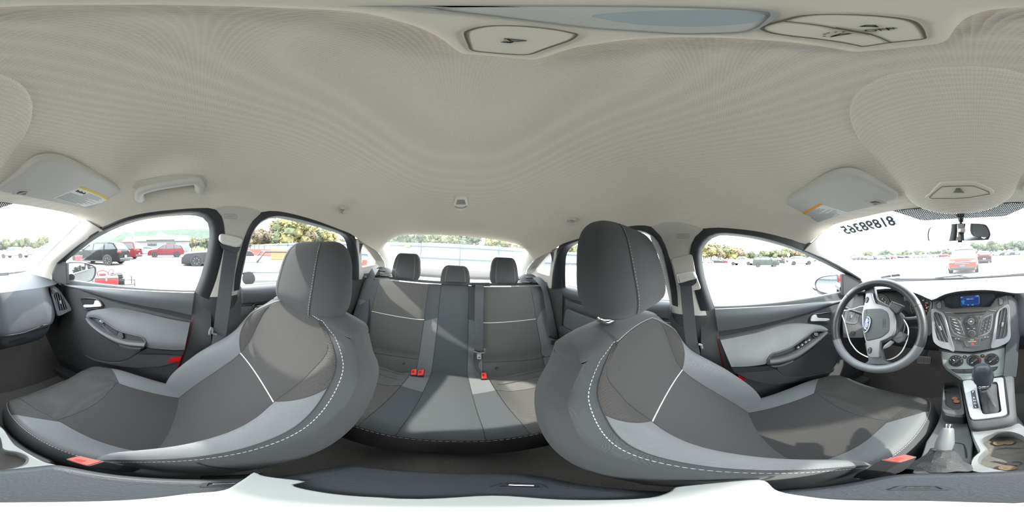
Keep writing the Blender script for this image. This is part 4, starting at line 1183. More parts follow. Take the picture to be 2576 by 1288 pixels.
# passenger end vent
plP = ((0.60, 0.69, -0.29), Vector((-0.35, -0.80, 0.40)).normalized())
vent([(126, 716), (133, 716), (148, 728), (163, 748), (178, 772), (180, 781), (172, 785), (150, 795), (143, 790), (136, 765), (129, 740)], [(136, 742), (148, 738), (160, 755), (169, 775), (168, 778), (152, 781), (147, 776), (141, 758)], plP, 4, 'charcoal air vent at the passenger end of the dash', M_dash, depth=0.09)
I_ = onps([(132, 738), (129, 728), (133, 722), (143, 731), (144, 735)], Vector(plP[0]) + plP[1] * 0.004, plP[1])
du = mk('defrost_outlet', slab(I_, -plP[1], 0.01, 0.001), M_dark2, dash, label='small side window outlet')
for k in range(3):
    mk('outlet_blade', tube([I_[2].lerp(I_[1], 0.2 + 0.35 * k) + plP[1] * 0.001, I_[3].lerp(I_[4], 0.2 + 0.35 * k) + plP[1] * 0.001], 0.0012, 5), M_satin, du)
# dash end cap passenger, going down to the door
mk('dash_end', grid(lambda u, v: Vector((0.60 + 0.085 * u, 0.70 + 0.10 * u + 0.035 * sin(pi * v) * -1 + 0.05 * v, -0.19 - 0.30 * v)), 8, 12), M_dash, dash)
mk('dash_end', grid(lambda u, v: Vector((-0.60 - 0.085 * u, 0.70 + 0.10 * u + 0.05 * v, -0.18 - 0.32 * v)), 8, 12), M_dash, dash)

# ---------------- driver side: cluster housing, knee panel
plC = ((-0.27, 0.735, -0.22), Vector((0.0, -0.93, 0.36)).normalized())
lens = onps([(2172, 740), (2200, 727), (2240, 724), (2265, 727), (2295, 733), (2318, 741), (2342, 753), (2341, 775), (2331, 800), (2300, 812), (2240, 812), (2190, 800)], *plC)
cl = mk('instrument_cluster', slab(evenly(cr(lens, 160, True), 60, True), (0, 1, 0), 0.02, 0.002), M_ink, dash, label='black instrument cluster with two dials')
# hood walls between lip and lens
lipc = [dtop((x + 0.74) / 1.48, 1) + V(0, 0.02, -0.012) for x in xr(-0.52, -0.150, 30)]
lw = evenly(cr(onps([(2120, 760), (2150, 745), (2172, 738), (2200, 726), (2240, 723), (2265, 726), (2295, 732), (2318, 740), (2344, 753)], *plC), 90), 30)
mk('cluster_hood', loft([lipc, [a.lerp(b, 0.5) + V(0, 0, 0.004) for a, b in zip(lipc, lw)], lw], False), M_dark2, dash)
def dial(cx, cy, rpx, nums, a0, a1, needle, units):
    c = onp(cx, cy, Vector(plC[0]) + plC[1] * 0.004, plC[1])
    R = (onp(cx, cy - rpx, Vector(plC[0]) + plC[1] * 0.004, plC[1]) - c).length
    n = plC[1]; ux = Vector((1, 0, 0)); uy = n.cross(ux).normalized()
    if uy.z < 0: uy = -uy
    P = lambda a, r: c + ux * r * sin(a) + uy * r * cos(a)
    dl = mk('dial_ring', tube([P(radians(-135 + 270 * k / 40), R) for k in range(41)], 0.0016, 6), M_satin, cl, label='pale dial rim')
    tk = []
    for k in range(25):
        a = radians(a0 + (a1 - a0) * k / 24)
        tk.append(tube([P(a, R * 0.86), P(a, R * (0.78 if k % 2 == 0 else 0.82))], 0.0006, 4))
    mk('dial_ticks', tk, M_white, cl, kind='stuff')
    tx = []
    for k, s_ in enumerate(nums):
        a = radians(a0 + (a1 - a0) * k / (len(nums) - 1))
        tx.append(text_geo(s_, R * 0.2, P(a, R * 0.63), ux, uy, 0.0002))
    mk('dial_numbers', tx, M_white, cl)
    a = radians(needle)
    mk('dial_needle', [tube([P(a, -R * 0.08) + n * 0.003, P(a, R * 0.7) + n * 0.003], [0.0018, 0.0006], 6), lathe([(0.001, 0.005), (R * 0.1, 0.005), (R * 0.12, 0.0)], c, n, 16)], mat('needle_glow', srgb(150, 220, 235), 0.5, emit=srgb(120, 210, 230), estr=0.2), cl, label='pale blue needle')
    return P, R
P, R = dial(2316, 771, 26, ['0', '20', '40', '60', '80', '100', '120', '140'], -130, 130, -128, 'MPH')
dial(2212, 768, 27, ['0', '1', '2', '3', '4', '5', '6', '7'], -130, 130, -128, 'rpm')
def lamp_emit(name, c, s): return mat(name, c, 0.4, emit=c, estr=s)
mk('warning_lamp', box(P(radians(75), R * 0.5) + V(0, -0.003, 0.002), (0.007, 0.002, 0.0035), 0.001), lamp_emit('telltale_red', (0.9, 0.03, 0.02), 0.35), cl, label='lit red warning lamp')
mk('warning_lamp', box(P(radians(100), R * 0.6) + V(0, -0.003, 0.0), (0.006, 0.002, 0.0045), 0.001), lamp_emit('telltale_amber', (1.0, 0.35, 0.02), 0.35), cl, label='lit amber warning lamp')
mk('trip_display', slab(onps([(2274, 742), (2290, 741), (2290, 756), (2274, 757)], Vector(plC[0]) + plC[1] * 0.003, plC[1]), (0, 1, 0), 0.002, 0.0003), mat('trip_lcd', srgb(52, 66, 78), 0.3), cl)
# surround and knee panel below the cluster
mk('cluster_surround', slab(onps([(2344, 753), (2345, 790), (2344, 838), (2338, 846), (2330, 842), (2312, 828), (2307, 812), (2318, 806), (2328, 800), (2336, 780)], (-0.2, 0.70, -0.3), Vector((-0.25, -0.9, 0.3)).normalized()), (0, 1, 0), 0.06, 0.004), M_satin, dash, label='pale grey trim beside the cluster')
mk('knee_panel', loft([[V(x, 0.735, -0.30) for x in xr(-0.66, -0.16, 12)], [V(x, 0.70, -0.34) for x in xr(-0.66, -0.16, 12)], [V(x, 0.70, -0.42) for x in xr(-0.66, -0.16, 12)], [V(x, 0.76, -0.50) for x in xr(-0.66, -0.16, 12)], [V(x, 0.92, -0.54) for x in xr(-0.66, -0.16, 12)]], False), M_dark, dash, label='charcoal knee panel under the cluster')
plD = ((-0.5, 0.72, -0.25), Vector((0.30, -0.85, 0.40)).normalized())
M_corner = mat('corner_grey', srgb(80, 82, 84), 0.55)
mk('dash_corner', slab(onps([(2118, 770), (2132, 752), (2152, 742), (2172, 742), (2174, 800), (2170, 850), (2120, 850)], Vector(plD[0]) - plD[1] * 0.004, plD[1]), (0, 1, 0), 0.02, 0.004), M_corner, dash, label='grey dash corner by the driver door')
vent([(2126, 782), (2136, 778), (2160, 779), (2163, 788), (2155, 814), (2130, 814), (2122, 806)], [(2133, 786), (2155, 785), (2156, 790), (2150, 809), (2131, 808), (2129, 802)], plD, 3, 'air vent behind the steering wheel by the driver door', M_corner)
mk('headlamp_switch', [lathe([(0.001, 0.012), (0.012, 0.012), (0.014, 0.004), (0.018, 0.003), (0.019, 0.0)], onp(2147, 838, (-0.5, 0.70, -0.32), plD[1]), plD[1], 24)], M_dark2, dash, label='round black headlamp switch')
# column shroud and stalks
mk('column_shroud', loft([[V(-0.35 + 0.05 * cos(2 * pi * k / 20), 0.55, -0.275 + 0.055 * sin(2 * pi * k / 20)) for k in range(20)], [V(-0.35 + 0.07 * cos(2 * pi * k / 20), 0.74, -0.32 + 0.07 * sin(2 * pi * k / 20)) for k in range(20)]], True, True, True), M_dark, dash)
sl = onp(2128, 774, (-0.5, 0.60, -0.24), Vector((0, -1, 0)))
mk('stalk', tube([sl, sl.lerp(V(-0.36, 0.57, -0.255), 0.3), V(-0.36, 0.57, -0.255)], [0.010, 0.009, 0.008], 12), M_dark2, dash, label='black indicator stalk')
sr = onp(2324, 799, (-0.2, 0.60, -0.24), Vector((0, -1, 0)))
mk('stalk', tube([sr, sr.lerp(V(-0.34, 0.57, -0.255), 0.18), sr.lerp(V(-0.34, 0.57, -0.255), 0.22), V(-0.34, 0.57, -0.255)], [0.011, 0.011, 0.008, 0.008], 12), M_dark2, dash, label='black wiper stalk')

# ---------------- centre stack
nS = Vector((0, -0.935, 0.355)).normalized()
PS = Vector((0, 0.655, -0.24))
def S(px, off=0.0): return onps(px, PS + nS * off, nS)
IN = (0, 1, -0.3)
stack = mk('centre_stack', slab(S([(2346, 754), (2374, 756), (2378, 771), (2392, 776), (2491, 772), (2506, 750), (2534, 742), (2543, 800), (2543, 852), (2527, 868), (2494, 878), (2447, 886), (2401, 884), (2368, 876), (2347, 861), (2343, 800)]), IN, 0.08, 0.004), mat('stack_grey', srgb(74, 74, 76), 0.45, bump=0.06, bscale=900), dash, label='grey radio stack with buttons, screen and silver vents')
for lab, out, inn in (('left', [(2343, 778), (2364, 783), (2374, 790), (2382, 811), (2389, 839), (2401, 883), (2385, 880), (2368, 875.5), (2348, 860), (2343.5, 825)], [(2350.5, 787), (2365, 791), (2372, 804), (2379, 829), (2385.4, 860), (2380.5, 861), (2361, 855.6), (2355.4, 843), (2351, 811)]),
                      ('right', [(2537, 766), (2541, 790), (2543, 825), (2542, 853), (2527, 867), (2494, 877), (2496.5, 853), (2502, 818), (2508, 787), (2517.5, 774.5)], [(2531, 776), (2533, 804), (2533.6, 839), (2526, 850), (2506, 854), (2505.6, 848.6), (2509, 825), (2512, 797), (2516, 783)])):
    vent(out, inn, (PS + nS * 0.008, nS), 3, 'silver air vent on the %s of the radio stack' % ('driver side' if lab == 'left' else 'passenger side'), M_silver)
# side flank of the stack on the passenger side and driver side
def flank(pts_top, sx):
    return loft([S(pts_top, 0.0), [p + V(sx * 0.05, 0.10, 0) for p in S(pts_top, 0.0)]], False)
mk('stack_flank', loft([S([(2534, 740), (2543, 800), (2543, 853), (2530, 872), (2528, 910), (2524, 946)], 0.0), [onp(a, b, PS + V(0, 0.04, 0), nS) for a, b in [(2562, 748), (2567, 800), (2566, 840), (2562, 880), (2560, 920), (2556, 948)]], [p + V(0.015, 0.12, 0) for p in onps([(2562, 748), (2567, 800), (2566, 840), (2562, 880), (2560, 920), (2556, 948)], PS + V(0, 0.04, 0), nS)]], False), M_dash, dash)
mk('stack_flank', loft([S([(2345, 754), (2342, 800), (2346, 862), (2366, 880), (2372, 917), (2381, 931), (2418, 957)], 0.0), [p + V(-0.012, 0.12, 0) for p in S([(2345, 754), (2342, 800), (2346, 862), (2366, 880), (2372, 917), (2381, 931), (2418, 957)], 0.0)]], False), M_dark, dash)
# corner buttons
for px in ([(2355.5, 765), (2366, 757), (2368.5, 766), (2367, 777), (2357, 774.5)], [(2512, 748), (2523, 753), (2523, 765), (2513.5, 767.5)]):
    mk('stack_button', ringframe(round_poly(S(px, 0.002), 0.002), round_poly(inset_poly(S(px, 0.002), 0.002, poly_normal(S(px, 0.002)) * (1 if poly_normal(S(px, 0)).dot(nS) > 0 else -1)), 0.002), -nS, 0.004, 0.0005, 30), M_dark2, stack)
    mk('stack_button', slab(round_poly(S(px, 0.0015), 0.002), -nS, 0.004, 0.002), M_satin, stack, label='small pale corner button')
# screen recess: hood interior, bezel, display
scr = onys([(2377, 752), (2400, 738), (2445, 733), (2488, 735), (2503, 747), (2490, 770.5), (2392, 775), (2379, 769)], 0.69)
mk('screen_panel', slab(evenly(cr(scr, 120, True), 50, True), (0, 1, 0), 0.01, 0.001), mat('screen_bezel', srgb(48, 54, 60), 0.25), stack, label='dark recessed screen panel')
lipS = [dtop((x + 0.74) / 1.48, 1) + V(0, 0.02, -0.012) for x in xr(-0.150, 0.158, 24)]
topS = evenly(cr(onys([(2349, 753), (2370, 742), (2400, 736), (2445, 731), (2488, 733), (2512, 738), (2531, 742)], 0.69), 72), 24)
mk('screen_hood', loft([lipS, topS], False), M_dark, stack)
mk('screen_ledge', loft([onys([(2379, 770), (2392, 775.5), (2440, 773), (2491, 771), (2505, 768)], 0.688), S([(2377, 787), (2394, 786), (2440, 783), (2488, 780), (2506, 783)], 0.002)], False), mat('dusty_ledge', srgb(132, 126, 116), 0.9, bump=0.3, bscale=500, var=0.35, vscale=120), stack, label='dusty ledge under the screen')
disp = onys([(2416, 746.5), (2463.7, 742), (2464.4, 767.5), (2417, 769.6)], 0.686)
M_lcd = mat('blue_lcd', srgb(22, 44, 96), 0.2, emit=srgb(36, 66, 130), estr=0.16)
dsp = mk('display', slab(disp, (0, 1, 0), 0.004, 0.0004), M_lcd, stack, label='small blue screen showing the time')
M_lcdt = mat('lcd_text', srgb(210, 228, 245), 0.4, emit=srgb(190, 215, 240), estr=0.28)
M_lcdc = mat('lcd_cyan', srgb(80, 200, 230), 0.4, emit=srgb(60, 180, 220), estr=0.22)
dx = (disp[1] - disp[0]).normalized(); dy_ = Vector((0, 0, 1)); fr_ = V(0, -0.0008, 0)
W_ = (disp[1] - disp[0]).length; H_ = (disp[3] - disp[0]).length
at = lambda a, b: disp[0].lerp(disp[1], a).lerp(disp[3].lerp(disp[2], a), b) + fr_
mk('display_text', [text_geo('11:52', H_ * 0.15, at(0.87, 0.07), dx, dy_, 0.0001), text_geo('72\u00b0F', H_ * 0.12, at(0.07, 0.08), dx, dy_, 0.0001), text_geo('SYNC Line In', H_ * 0.13, at(0.50, 0.31), dx, dy_, 0.0001)], M_lcdt, dsp)
cI = at(0.13, 0.52)
mk('display_icon', [tube([cI + dx * 0.0055 * cos(a / 16 * 2 * pi) + dy_ * 0.0048 * sin(a / 16 * 2 * pi) for a in range(17)], 0.0005, 4), tube([cI + dx * -0.004 + dy_ * -0.0085, cI + dx * 0.006 + dy_ * -0.0085], 0.0005, 4), tube([cI + dx * -0.002 + dy_ * 0.002, cI + dx * 0.002, cI + dx * -0.001 - dy_ * 0.002], 0.0005, 4), tube([at(0.985, 0.12), at(0.985, 0.82)], 0.0005, 4)], M_lcdc, dsp, kind='stuff')
mk('display_icon', [tube([at(0.02, 0.86), at(0.97, 0.85)], 0.0003, 4), tube([at(0.02, 0.17), at(0.97, 0.17)], 0.0003, 4), box(at(0.39, 0.93), (0.006, 0.0004, 0.004)), box(at(0.63, 0.93), (0.009, 0.0004, 0.004))], mat('lcd_dim', srgb(110, 140, 200), 0.4, emit=srgb(90, 120, 190), estr=0.12), dsp, kind='stuff')
mk('disc_slot', slab(S([(2396, 788.5), (2403, 787), (2478, 783), (2485, 782), (2480, 785.7), (2440, 788.5), (2404, 790.8)], 0.003), -nS, 0.004, 0.0003), M_ink, stack, label='black disc slot')
mk('disc_slot_rim', tube(S([(2396, 788.5), (2404, 792), (2440, 790), (2480, 787), (2485, 782)], 0.003), 0.0012, 6), M_satin, stack)
# button blocks
M_btn = mat('stack_button_grey', srgb(54, 56, 59), 0.4)
zS = lambda a, b: (2340 + a / 7.155, 720 + b / 7.155)
mk('button_surround', slab(round_poly(S([zS(325, 535), zS(470, 575), zS(545, 640), zS(645, 935), zS(500, 905), zS(420, 860), zS(370, 780), zS(335, 640)], 0.002), 0.004), -nS, 0.006, 0.001), M_satin, stack)
mk('button_surround', slab(round_poly(S([zS(1130, 495), zS(980, 555), zS(920, 620), zS(855, 915), zS(990, 880), zS(1065, 835), zS(1110, 760), zS(1130, 600)], 0.002), 0.004), -nS, 0.006, 0.001), M_satin, stack)
le = [(340, 550), (350, 603), (362, 655), (378, 708), (398, 765), (425, 822)]
ri = [(480, 592), (535, 655), (565, 718), (590, 782), (612, 850), (632, 918)]
for k, s_ in enumerate(['RADIO', 'MEDIA', 'PHONE', 'SOUND', 'MENU']):
    q = [zS(le[k][0], le[k][1] + 4), zS(ri[k][0], ri[k][1] + 4), zS(ri[k + 1][0] - 8, ri[k + 1][1] - 6), zS(le[k + 1][0] + 6, le[k + 1][1] - 4)]
    P4 = S(q, 0.005)
    b = mk('stack_button', slab(P4, -nS, 0.005, 0.0012), M_btn, stack)
    c = sum(P4, Vector()) / 4
    xd = (P4[1] - P4[0] + P4[2] - P4[3]).normalized()
    mk('button_text', text_geo(s_, 0.0050, c + nS * 0.0004, xd, nS.cross(xd), 0.0001), M_white, b)
rl = [(1115, 512), (1112, 572), (1105, 632), (1095, 692), (1085, 752), (1060, 812)]
lf = [(975, 572), (935, 640), (920, 700), (905, 762), (885, 830), (872, 900)]
keys = [['', '', ''], ['1', '2', '3'], ['4', '5', '6'], ['7', '8', '9'], ['*', '0', '#']]
for k in range(5):
    for m in range(3):
        lerp2 = lambda A, B, t: (A[0] + (B[0] - A[0]) * t, A[1] + (B[1] - A[1]) * t)
        a0, a1 = lerp2(lf[k], rl[k], m / 3 + 0.02), lerp2(lf[k], rl[k], (m + 1) / 3 - 0.02)
        b0, b1 = lerp2(lf[k + 1], rl[k + 1], m / 3 + 0.02), lerp2(lf[k + 1], rl[k + 1], (m + 1) / 3 - 0.02)
        P4 = S([zS(a0[0], a0[1] + 4), zS(a1[0], a1[1] + 4), zS(b1[0], b1[1] - 4), zS(b0[0], b0[1] - 4)], 0.005)
        b = mk('key', slab(P4, -nS, 0.005, 0.001), M_btn, stack)
        if keys[k][m]:
            c = sum(P4, Vector()) / 4
            xd = (P4[1] - P4[0] + P4[2] - P4[3]).normalized()
            mk('button_text', text_geo(keys[k][m], 0.0046, c + nS * 0.0004, xd, nS.cross(xd), 0.0001), M_white, b)
# control dial column
mk('control_surround', slab(evenly(cr(S([zS(600, 640), zS(640, 560), zS(735, 522), zS(830, 556), zS(868, 640), zS(845, 800), zS(825, 905), zS(690, 918), zS(655, 840), zS(625, 730)], 0.003), 120, True), 60, True), -nS, 0.006, 0.0015), M_dark2, stack)
cD = onp(*zS(735, 635), PS + nS * 0.005, nS); cK = onp(*zS(750, 848), PS + nS * 0.005, nS)
rD = (onp(*zS(795, 635), PS + nS * 0.005, nS) - cD).length
ok = mk('control_pad', lathe([(0.001, 0.003), (rD * 0.80, 0.003), (rD * 0.84, 0.002), (rD * 0.85, 0.0)], cD, nS, 28), M_btn, stack, label='round OK button')
mk('button_text', text_geo('OK', 0.0075, cD + nS * 0.0034, V(1, 0, 0), nS.cross(V(1, 0, 0)), 0.0001), M_white, ok)
mk('control_ring', lathe([(rD * 0.84, 0.0), (rD * 0.86, 0.0035), (rD * 1.0, 0.0035), (rD * 1.03, 0.0)], cD, nS, 28, caps=False), M_satin, stack)
for a, r in ((90, 1.55), (-90, 1.6), (0, 1.5), (180, 1.55)):
    p = cD + (V(1, 0, 0) * cos(radians(a)) + nS.cross(V(1, 0, 0)) * sin(radians(a))) * rD * r
    mk('arrow_key', box(p + nS * 0.001, (0.009 if a in (90, -90) else 0.006, 0.006 if a in (90, -90) else 0.009, 0.003), 0.001, frame_axes(nS)), M_btn, stack)
for k in (-1, 1):
    p = onp(*zS(735 + k * 55, 765 - k * 2), PS + nS * 0.004, nS)
    b = mk('seek_key', box(p, (0.014, 0.008, 0.003), 0.001, frame_axes(nS)), M_btn, stack)
    mk('button_text', text_geo('<<' if k < 0 else '>>', 0.006, p + nS * 0.0017, V(1, 0, 0), nS.cross(V(1, 0, 0)), 0.0001), M_white, b)
mk('volume_knob', lathe([(0.001, 0.012), (rD * 0.72, 0.012), (rD * 0.80, 0.010), (rD * 0.84, 0.0)], cK, nS, 28), M_dark2, stack, label='round black volume knob')
mk('volume_ring', lathe([(rD * 0.9, 0.0), (rD * 0.92, 0.003), (rD * 1.05, 0.003), (rD * 1.08, 0.0)], cK, nS, 28, caps=False), M_satin, stack)
for px in ([zS(500, 565), zS(572, 562), zS(552, 592)], [zS(888, 546), zS(962, 538), zS(908, 572)]):
    mk('stack_button', slab(round_poly(S(px, 0.004), 0.0015), -nS, 0.004, 0.0008), M_satin, stack)
for px in ([zS(398, 898), zS(545, 945), zS(582, 1012), zS(425, 945)], [zS(932, 938), zS(1105, 850), zS(1085, 905), zS(935, 985)]):
    Pq = round_poly(S(px, 0.003), 0.003)
    b = mk('stack_button', slab(Pq, -nS, 0.004, 0.0015), M_btn, stack)
    c = sum(Pq, Vector()) / len(Pq)
    mk('button_mark', [tube([c + V(-0.008, 0, 0.001) + nS * 0.001, c + V(-0.003, 0, 0.0015) + nS * 0.001], 0.0006, 4), tube([c + V(0.003, 0, 0.0) + nS * 0.001, c + V(0.008, 0, 0.001) + nS * 0.001], 0.0006, 4)], M_white, b)
hz_ = round_poly(S([zS(605, 957), zS(668, 960), zS(692, 935), zS(818, 930), zS(842, 948), zS(908, 940), zS(880, 1050), zS(850, 1072), zS(660, 1080), zS(640, 1055)], 0.004), 0.003)
hzb = mk('hazard_panel', slab(hz_, -nS, 0.005, 0.0015), M_btn, stack, label='hazard light panel with red triangle')
mk('hazard_rim', tube(hz_, 0.0007, 5, closed=True), M_satin, hzb)
mk('hazard_triangle', slab(S([zS(728, 1060), zS(760, 1016), zS(796, 1055)], 0.0048), -nS, 0.001, 0.0002), M_red, hzb, label='red triangle')
mk('hazard_bar', tube(S([zS(684, 1001), zS(830, 993)], 0.0046), 0.0008, 5), mat('amber_line', srgb(220, 190, 90), 0.5), hzb)
mk('hazard_icon', [ball(onp(*zS(a, 968), PS + nS * 0.0046, nS), 0.0016, 8, 6) for a in (735, 768)], M_white, hzb)
# ---------------- climate panel
nC = Vector((0, -0.923, 0.385)).normalized(); PC = Vector((0, 0.615, -0.405))
def Cc(px, off=0.0): return onps(px, PC + nC * off, nC)
M_clim = mat('climate_panel_silver', srgb(140, 147, 147), 0.42, metal=0.15)
clim = mk('climate_panel', slab(Cc([(2366, 881), (2399, 886), (2447, 889), (2495, 880), (2529, 871), (2528, 919), (2524, 945), (2420, 957), (2414, 949), (2381, 931), (2372, 917)]), (0, 1, -0.2), 0.05, 0.004), M_clim, dash, label='silver climate panel with three round dials')
mk('panel_gap', slab(Cc([(2366, 878), (2400, 885), (2447, 888), (2495, 879), (2530, 868), (2529, 874), (2495, 883), (2447, 892), (2399, 889), (2368, 884)], 0.001), (0, 1, 0), 0.02, 0.001), M_dark2, clim)
uxC = V(1, 0, 0); uyC = nC.cross(uxC)
if uyC.z < 0: uyC = -uyC
for q, (cx, cy, ang) in enumerate(((2405, 908, 45), (2450, 907.3, -130), (2495, 904, -125))):
    c = onp(cx, cy, PC + nC * 0.001, nC)
    R = (onp(cx + 18, cy, PC + nC * 0.001, nC) - c).length
    kb = mk('climate_dial', lathe([(0.001, 0.003), (R * 0.92, 0.003), (R * 0.97, 0.002), (R, 0.0)], c, nC, 36), M_dark2, clim, label='round black climate dial')
    mk('dial_rim', lathe([(R * 0.99, -0.001), (R * 1.0, 0.002), (R * 1.05, 0.0015), (R * 1.08, -0.001)], c, nC, 36, caps=False), M_satin, kb)
    mk('dial_knob', lathe([(0.001, 0.012), (R * 0.56, 0.011), (R * 0.62, 0.007), (R * 0.65, 0.002)], c, nC, 28), M_ink, kb)
    a = radians(ang); d = uxC * sin(a) + uyC * cos(a)
    mk('dial_grip', box(c + nC * 0.013, (R * 0.34, R * 1.25, 0.010), 0.004, Matrix((nC.cross(d) * -1, d, nC)).transposed()), M_dark, kb)
    dd = d if q else -d * -1
    tip = (uxC * sin(radians(-40)) + uyC * cos(radians(-40))) if q == 0 else d
    mk('dial_pointer', tube([c + tip * R * 0.22 + nC * 0.0185, c + tip * R * 0.55 + nC * 0.0165], 0.0011, 5), M_white, kb)
    if q == 0:
        mk('dial_marks', [text_geo(s_, R * 0.24, c + (uxC * sin(radians(b)) + uyC * cos(radians(b))) * R * 0.80 + nC * 0.0034, uxC, uyC, 0.0001) for s_, b in (('0', -75), ('1', -30), ('2', 0), ('3', 32), ('4', 62), ('5', 92))], M_white, kb)
    elif q == 1:
        mk('dial_marks', [tube([c + (uxC * sin(radians(b)) + uyC * cos(radians(b))) * R * 0.82 + nC * 0.0034 for b in range(-120, -20, 10)], 0.0011, 4)], mat('cold_blue', srgb(90, 130, 190), 0.6), kb)
        mk('dial_marks', [tube([c + (uxC * sin(radians(b)) + uyC * cos(radians(b))) * R * 0.82 + nC * 0.0034 for b in range(30, 130, 10)], 0.0011, 4)], mat('hot_red', srgb(190, 60, 60), 0.6), kb)
    else:
        mk('dial_marks', [ball(c + (uxC * sin(radians(b)) + uyC * cos(radians(b))) * R * 0.80 + nC * 0.0034, 0.0016, 8, 6, (1, 1, 0.3)) for b in (-120, -65, 0, 55, 110)], M_white, kb)
for cx, cy in ((2427, 898.4), (2471.7, 895.7)):
    c = onp(cx, cy, PC + nC * 0.001, nC)
    sb = mk('climate_button', lathe([(0.001, 0.004), (0.0066, 0.004), (0.0078, 0.002), (0.008, 0.0)], c, nC, 20), M_dark2, clim, label='small round black button with amber light')
    mk('button_light', box(c + nC * 0.0042 + uyC * 0.0028, (0.004, 0.0014, 0.0006), 0.0002, frame_axes(nC)), lamp_emit('amber_light', (1.0, 0.5, 0.08), 0.2), sb)
slot = round_poly(Cc([(2389, 928.5), (2512, 921.5), (2508, 929), (2500, 935), (2425, 940), (2405, 939)], 0.001), 0.004)
sw = mk('switch_row', slab(slot, -nC, 0.003, 0.001), M_dark2, clim, label='row of black push switches')
for a, b in (((2397, 930.5), (2422, 937)), ((2425, 929.5), (2450, 936)), ((2486, 925.5), (2505, 931))):
    Pq = round_poly(Cc([(a[0], a[1]), (b[0], a[1] - 1.3), (b[0] - 1, b[1] - 1), (a[0] + 6, b[1])], 0.003), 0.002)
    mk('push_switch', slab(Pq, -nC, 0.004, 0.001), M_dark, sw)
mk('panel_line', tube(Cc([(2420, 945), (2470, 943), (2526, 938)], 0.0006), 0.0008, 5), M_satin, clim)

# ------------------------------------------------------------------ centre console
cons = thing('centre_console', 'centre console with silver shifter plate, cup holder and coin pocket', 'console', (0.03, 0.35, -0.9))
nP = Vector((0, -0.172, 0.985)).normalized(); PP = Vector((0, 0.46, -0.5375))
def Pl(px, off=0.0): return onps(px, PP + nP * off, nP)
zP = lambda a, b: (2340 + a / 5.602, 860 + b / 5.6)
plate_o = round_poly(Pl([zP(450, 540), zP(1030, 490), zP(1090, 1010), zP(1040, 1045), zP(590, 1100), zP(560, 1060)]), 0.010)
plate_i = round_poly(Pl([zP(655, 585), zP(950, 558), zP(1002, 990), zP(738, 1022)]), 0.010)
pl_ = mk('shifter_plate', ringframe(plate_o, plate_i, -nP, 0.02, 0.002, 64), M_silver, cons, label='silver shifter plate')
mk('boot_well', slab([p - nP * 0.018 for p in plate_i], -nP, 0.004, 0.0003), M_ink, cons)
body_o = Pl([zP(432, 540), zP(1040, 480), zP(1180, 470), zP(1222, 1075), zP(1180, 1150), zP(1000, 1190), zP(600, 1240), zP(555, 1195), zP(520, 1090)], -0.010)
mk('console_body', [ringframe(round_poly(body_o, 0.012), [p - nP * 0.001 for p in plate_o], -nP, 0.10, 0.008, 72)], M_dash, cons, label='grey raised console around the shifter')
# selector strip and letters
st_ = mk('selector_strip', slab(Pl([zP(570, 690), zP(632, 683), zP(684, 930), zP(610, 938)], 0.0015), -nP, 0.002, 0.0004), M_dark2, pl_, label='black gear selector strip')
ydp = (Pl([zP(620, 700)])[0] - Pl([zP(645, 910)])[0]).normalized(); xdp = ydp.cross(nP)
for ch, px in (('P', (603, 707)), ('R', (618, 788)), ('N', (626, 828)), ('D', (633, 868)), ('L', (642, 910))):
    break
for ch, px in (('P', (603, 707)), ('R', (618, 788)), ('N', (626, 828)), ('D', (633, 868)), ('L', (642, 910))):
    mk('selector_letter', text_geo(ch, 0.0105, onp(*zP(*px), PP + nP * 0.0018, nP), xdp, ydp, 0.0002), M_white, pl_)
# boot
kb_ = V(0.040, 0.438, -0.463)
kb_ = onp(2475.7, 976, (0, 0.438, 0), Vector((0, 1, 0)))
I0 = evenly(plate_i, 36, True)
rings = []
for k in range(9):
    t = k / 8
    ring = []
    for m, p in enumerate(I0):
        ang = 2 * pi * m / 36
        d0 = (p - sum(I0, Vector()) / 36)
        top = kb_ + Vector((d0.x * 0.30, d0.y * 0.24, d0.z * 0.2))
        q = (p - nP * 0.012).lerp(top, t ** 1.15)
        wr = 0.0030 * sin(ang * 5 + 6 * t) * sin(pi * t) - 0.008 * sin(pi * t)
        q = q + (q - kb_).normalized() * 0 + Vector((d0.x, d0.y, 0)).normalized() * wr
        ring.append(q)
    rings.append(ring)
M_boot = mat('boot_leather', srgb(58, 60, 63), 0.42, bump=0.3, bscale=350)
bt = mk('shifter_boot', loft(rings, True, False, True), M_boot, cons, label='black leather shifter boot')
for k in (-0.004, 0.004):
    cl_ = [rings[j][27].lerp(rings[j][28], 0.5) for j in range(9)]
    fr0 = [min(r, key=lambda p: p.y + abs(p.x - kb_.x) * 0.8) for r in rings]
    mk('stitching', stitches([p + V(k, -0.0012, 0.0012) for p in fr0], 0.0006, 0.004, 0.003), M_ink, bt, kind='stuff')
# knob
kt = onp(2470, 917, (0, 0.470, 0), Vector((0, 1, 0)))
ax = (kt - kb_).normalized(); Lk = (kt - kb_).length
KM = frame_axes(ax, V(1, 0, 0))
def knob_ring(h, w, d): return [kb_ + KM @ V(w * (abs(cos(a)) ** 0.7) * (1 if cos(a) >= 0 else -1), d * (abs(sin(a)) ** 0.7) * (1 if sin(a) >= 0 else -1), h * Lk) for a in [2 * pi * k / 32 for k in range(32)]]
kn = mk('gear_knob', loft([knob_ring(*r) for r in ((-0.02, 0.012, 0.012), (0.02, 0.0155, 0.015), (0.14, 0.0165, 0.017), (0.24, 0.021, 0.020), (0.42, 0.0255, 0.024), (0.62, 0.027, 0.027), (0.8, 0.0265, 0.028), (0.92, 0.0235, 0.026), (0.985, 0.017, 0.020), (1.0, 0.008, 0.010))], True, True, True), M_leather, cons, label='grey leather gear knob')
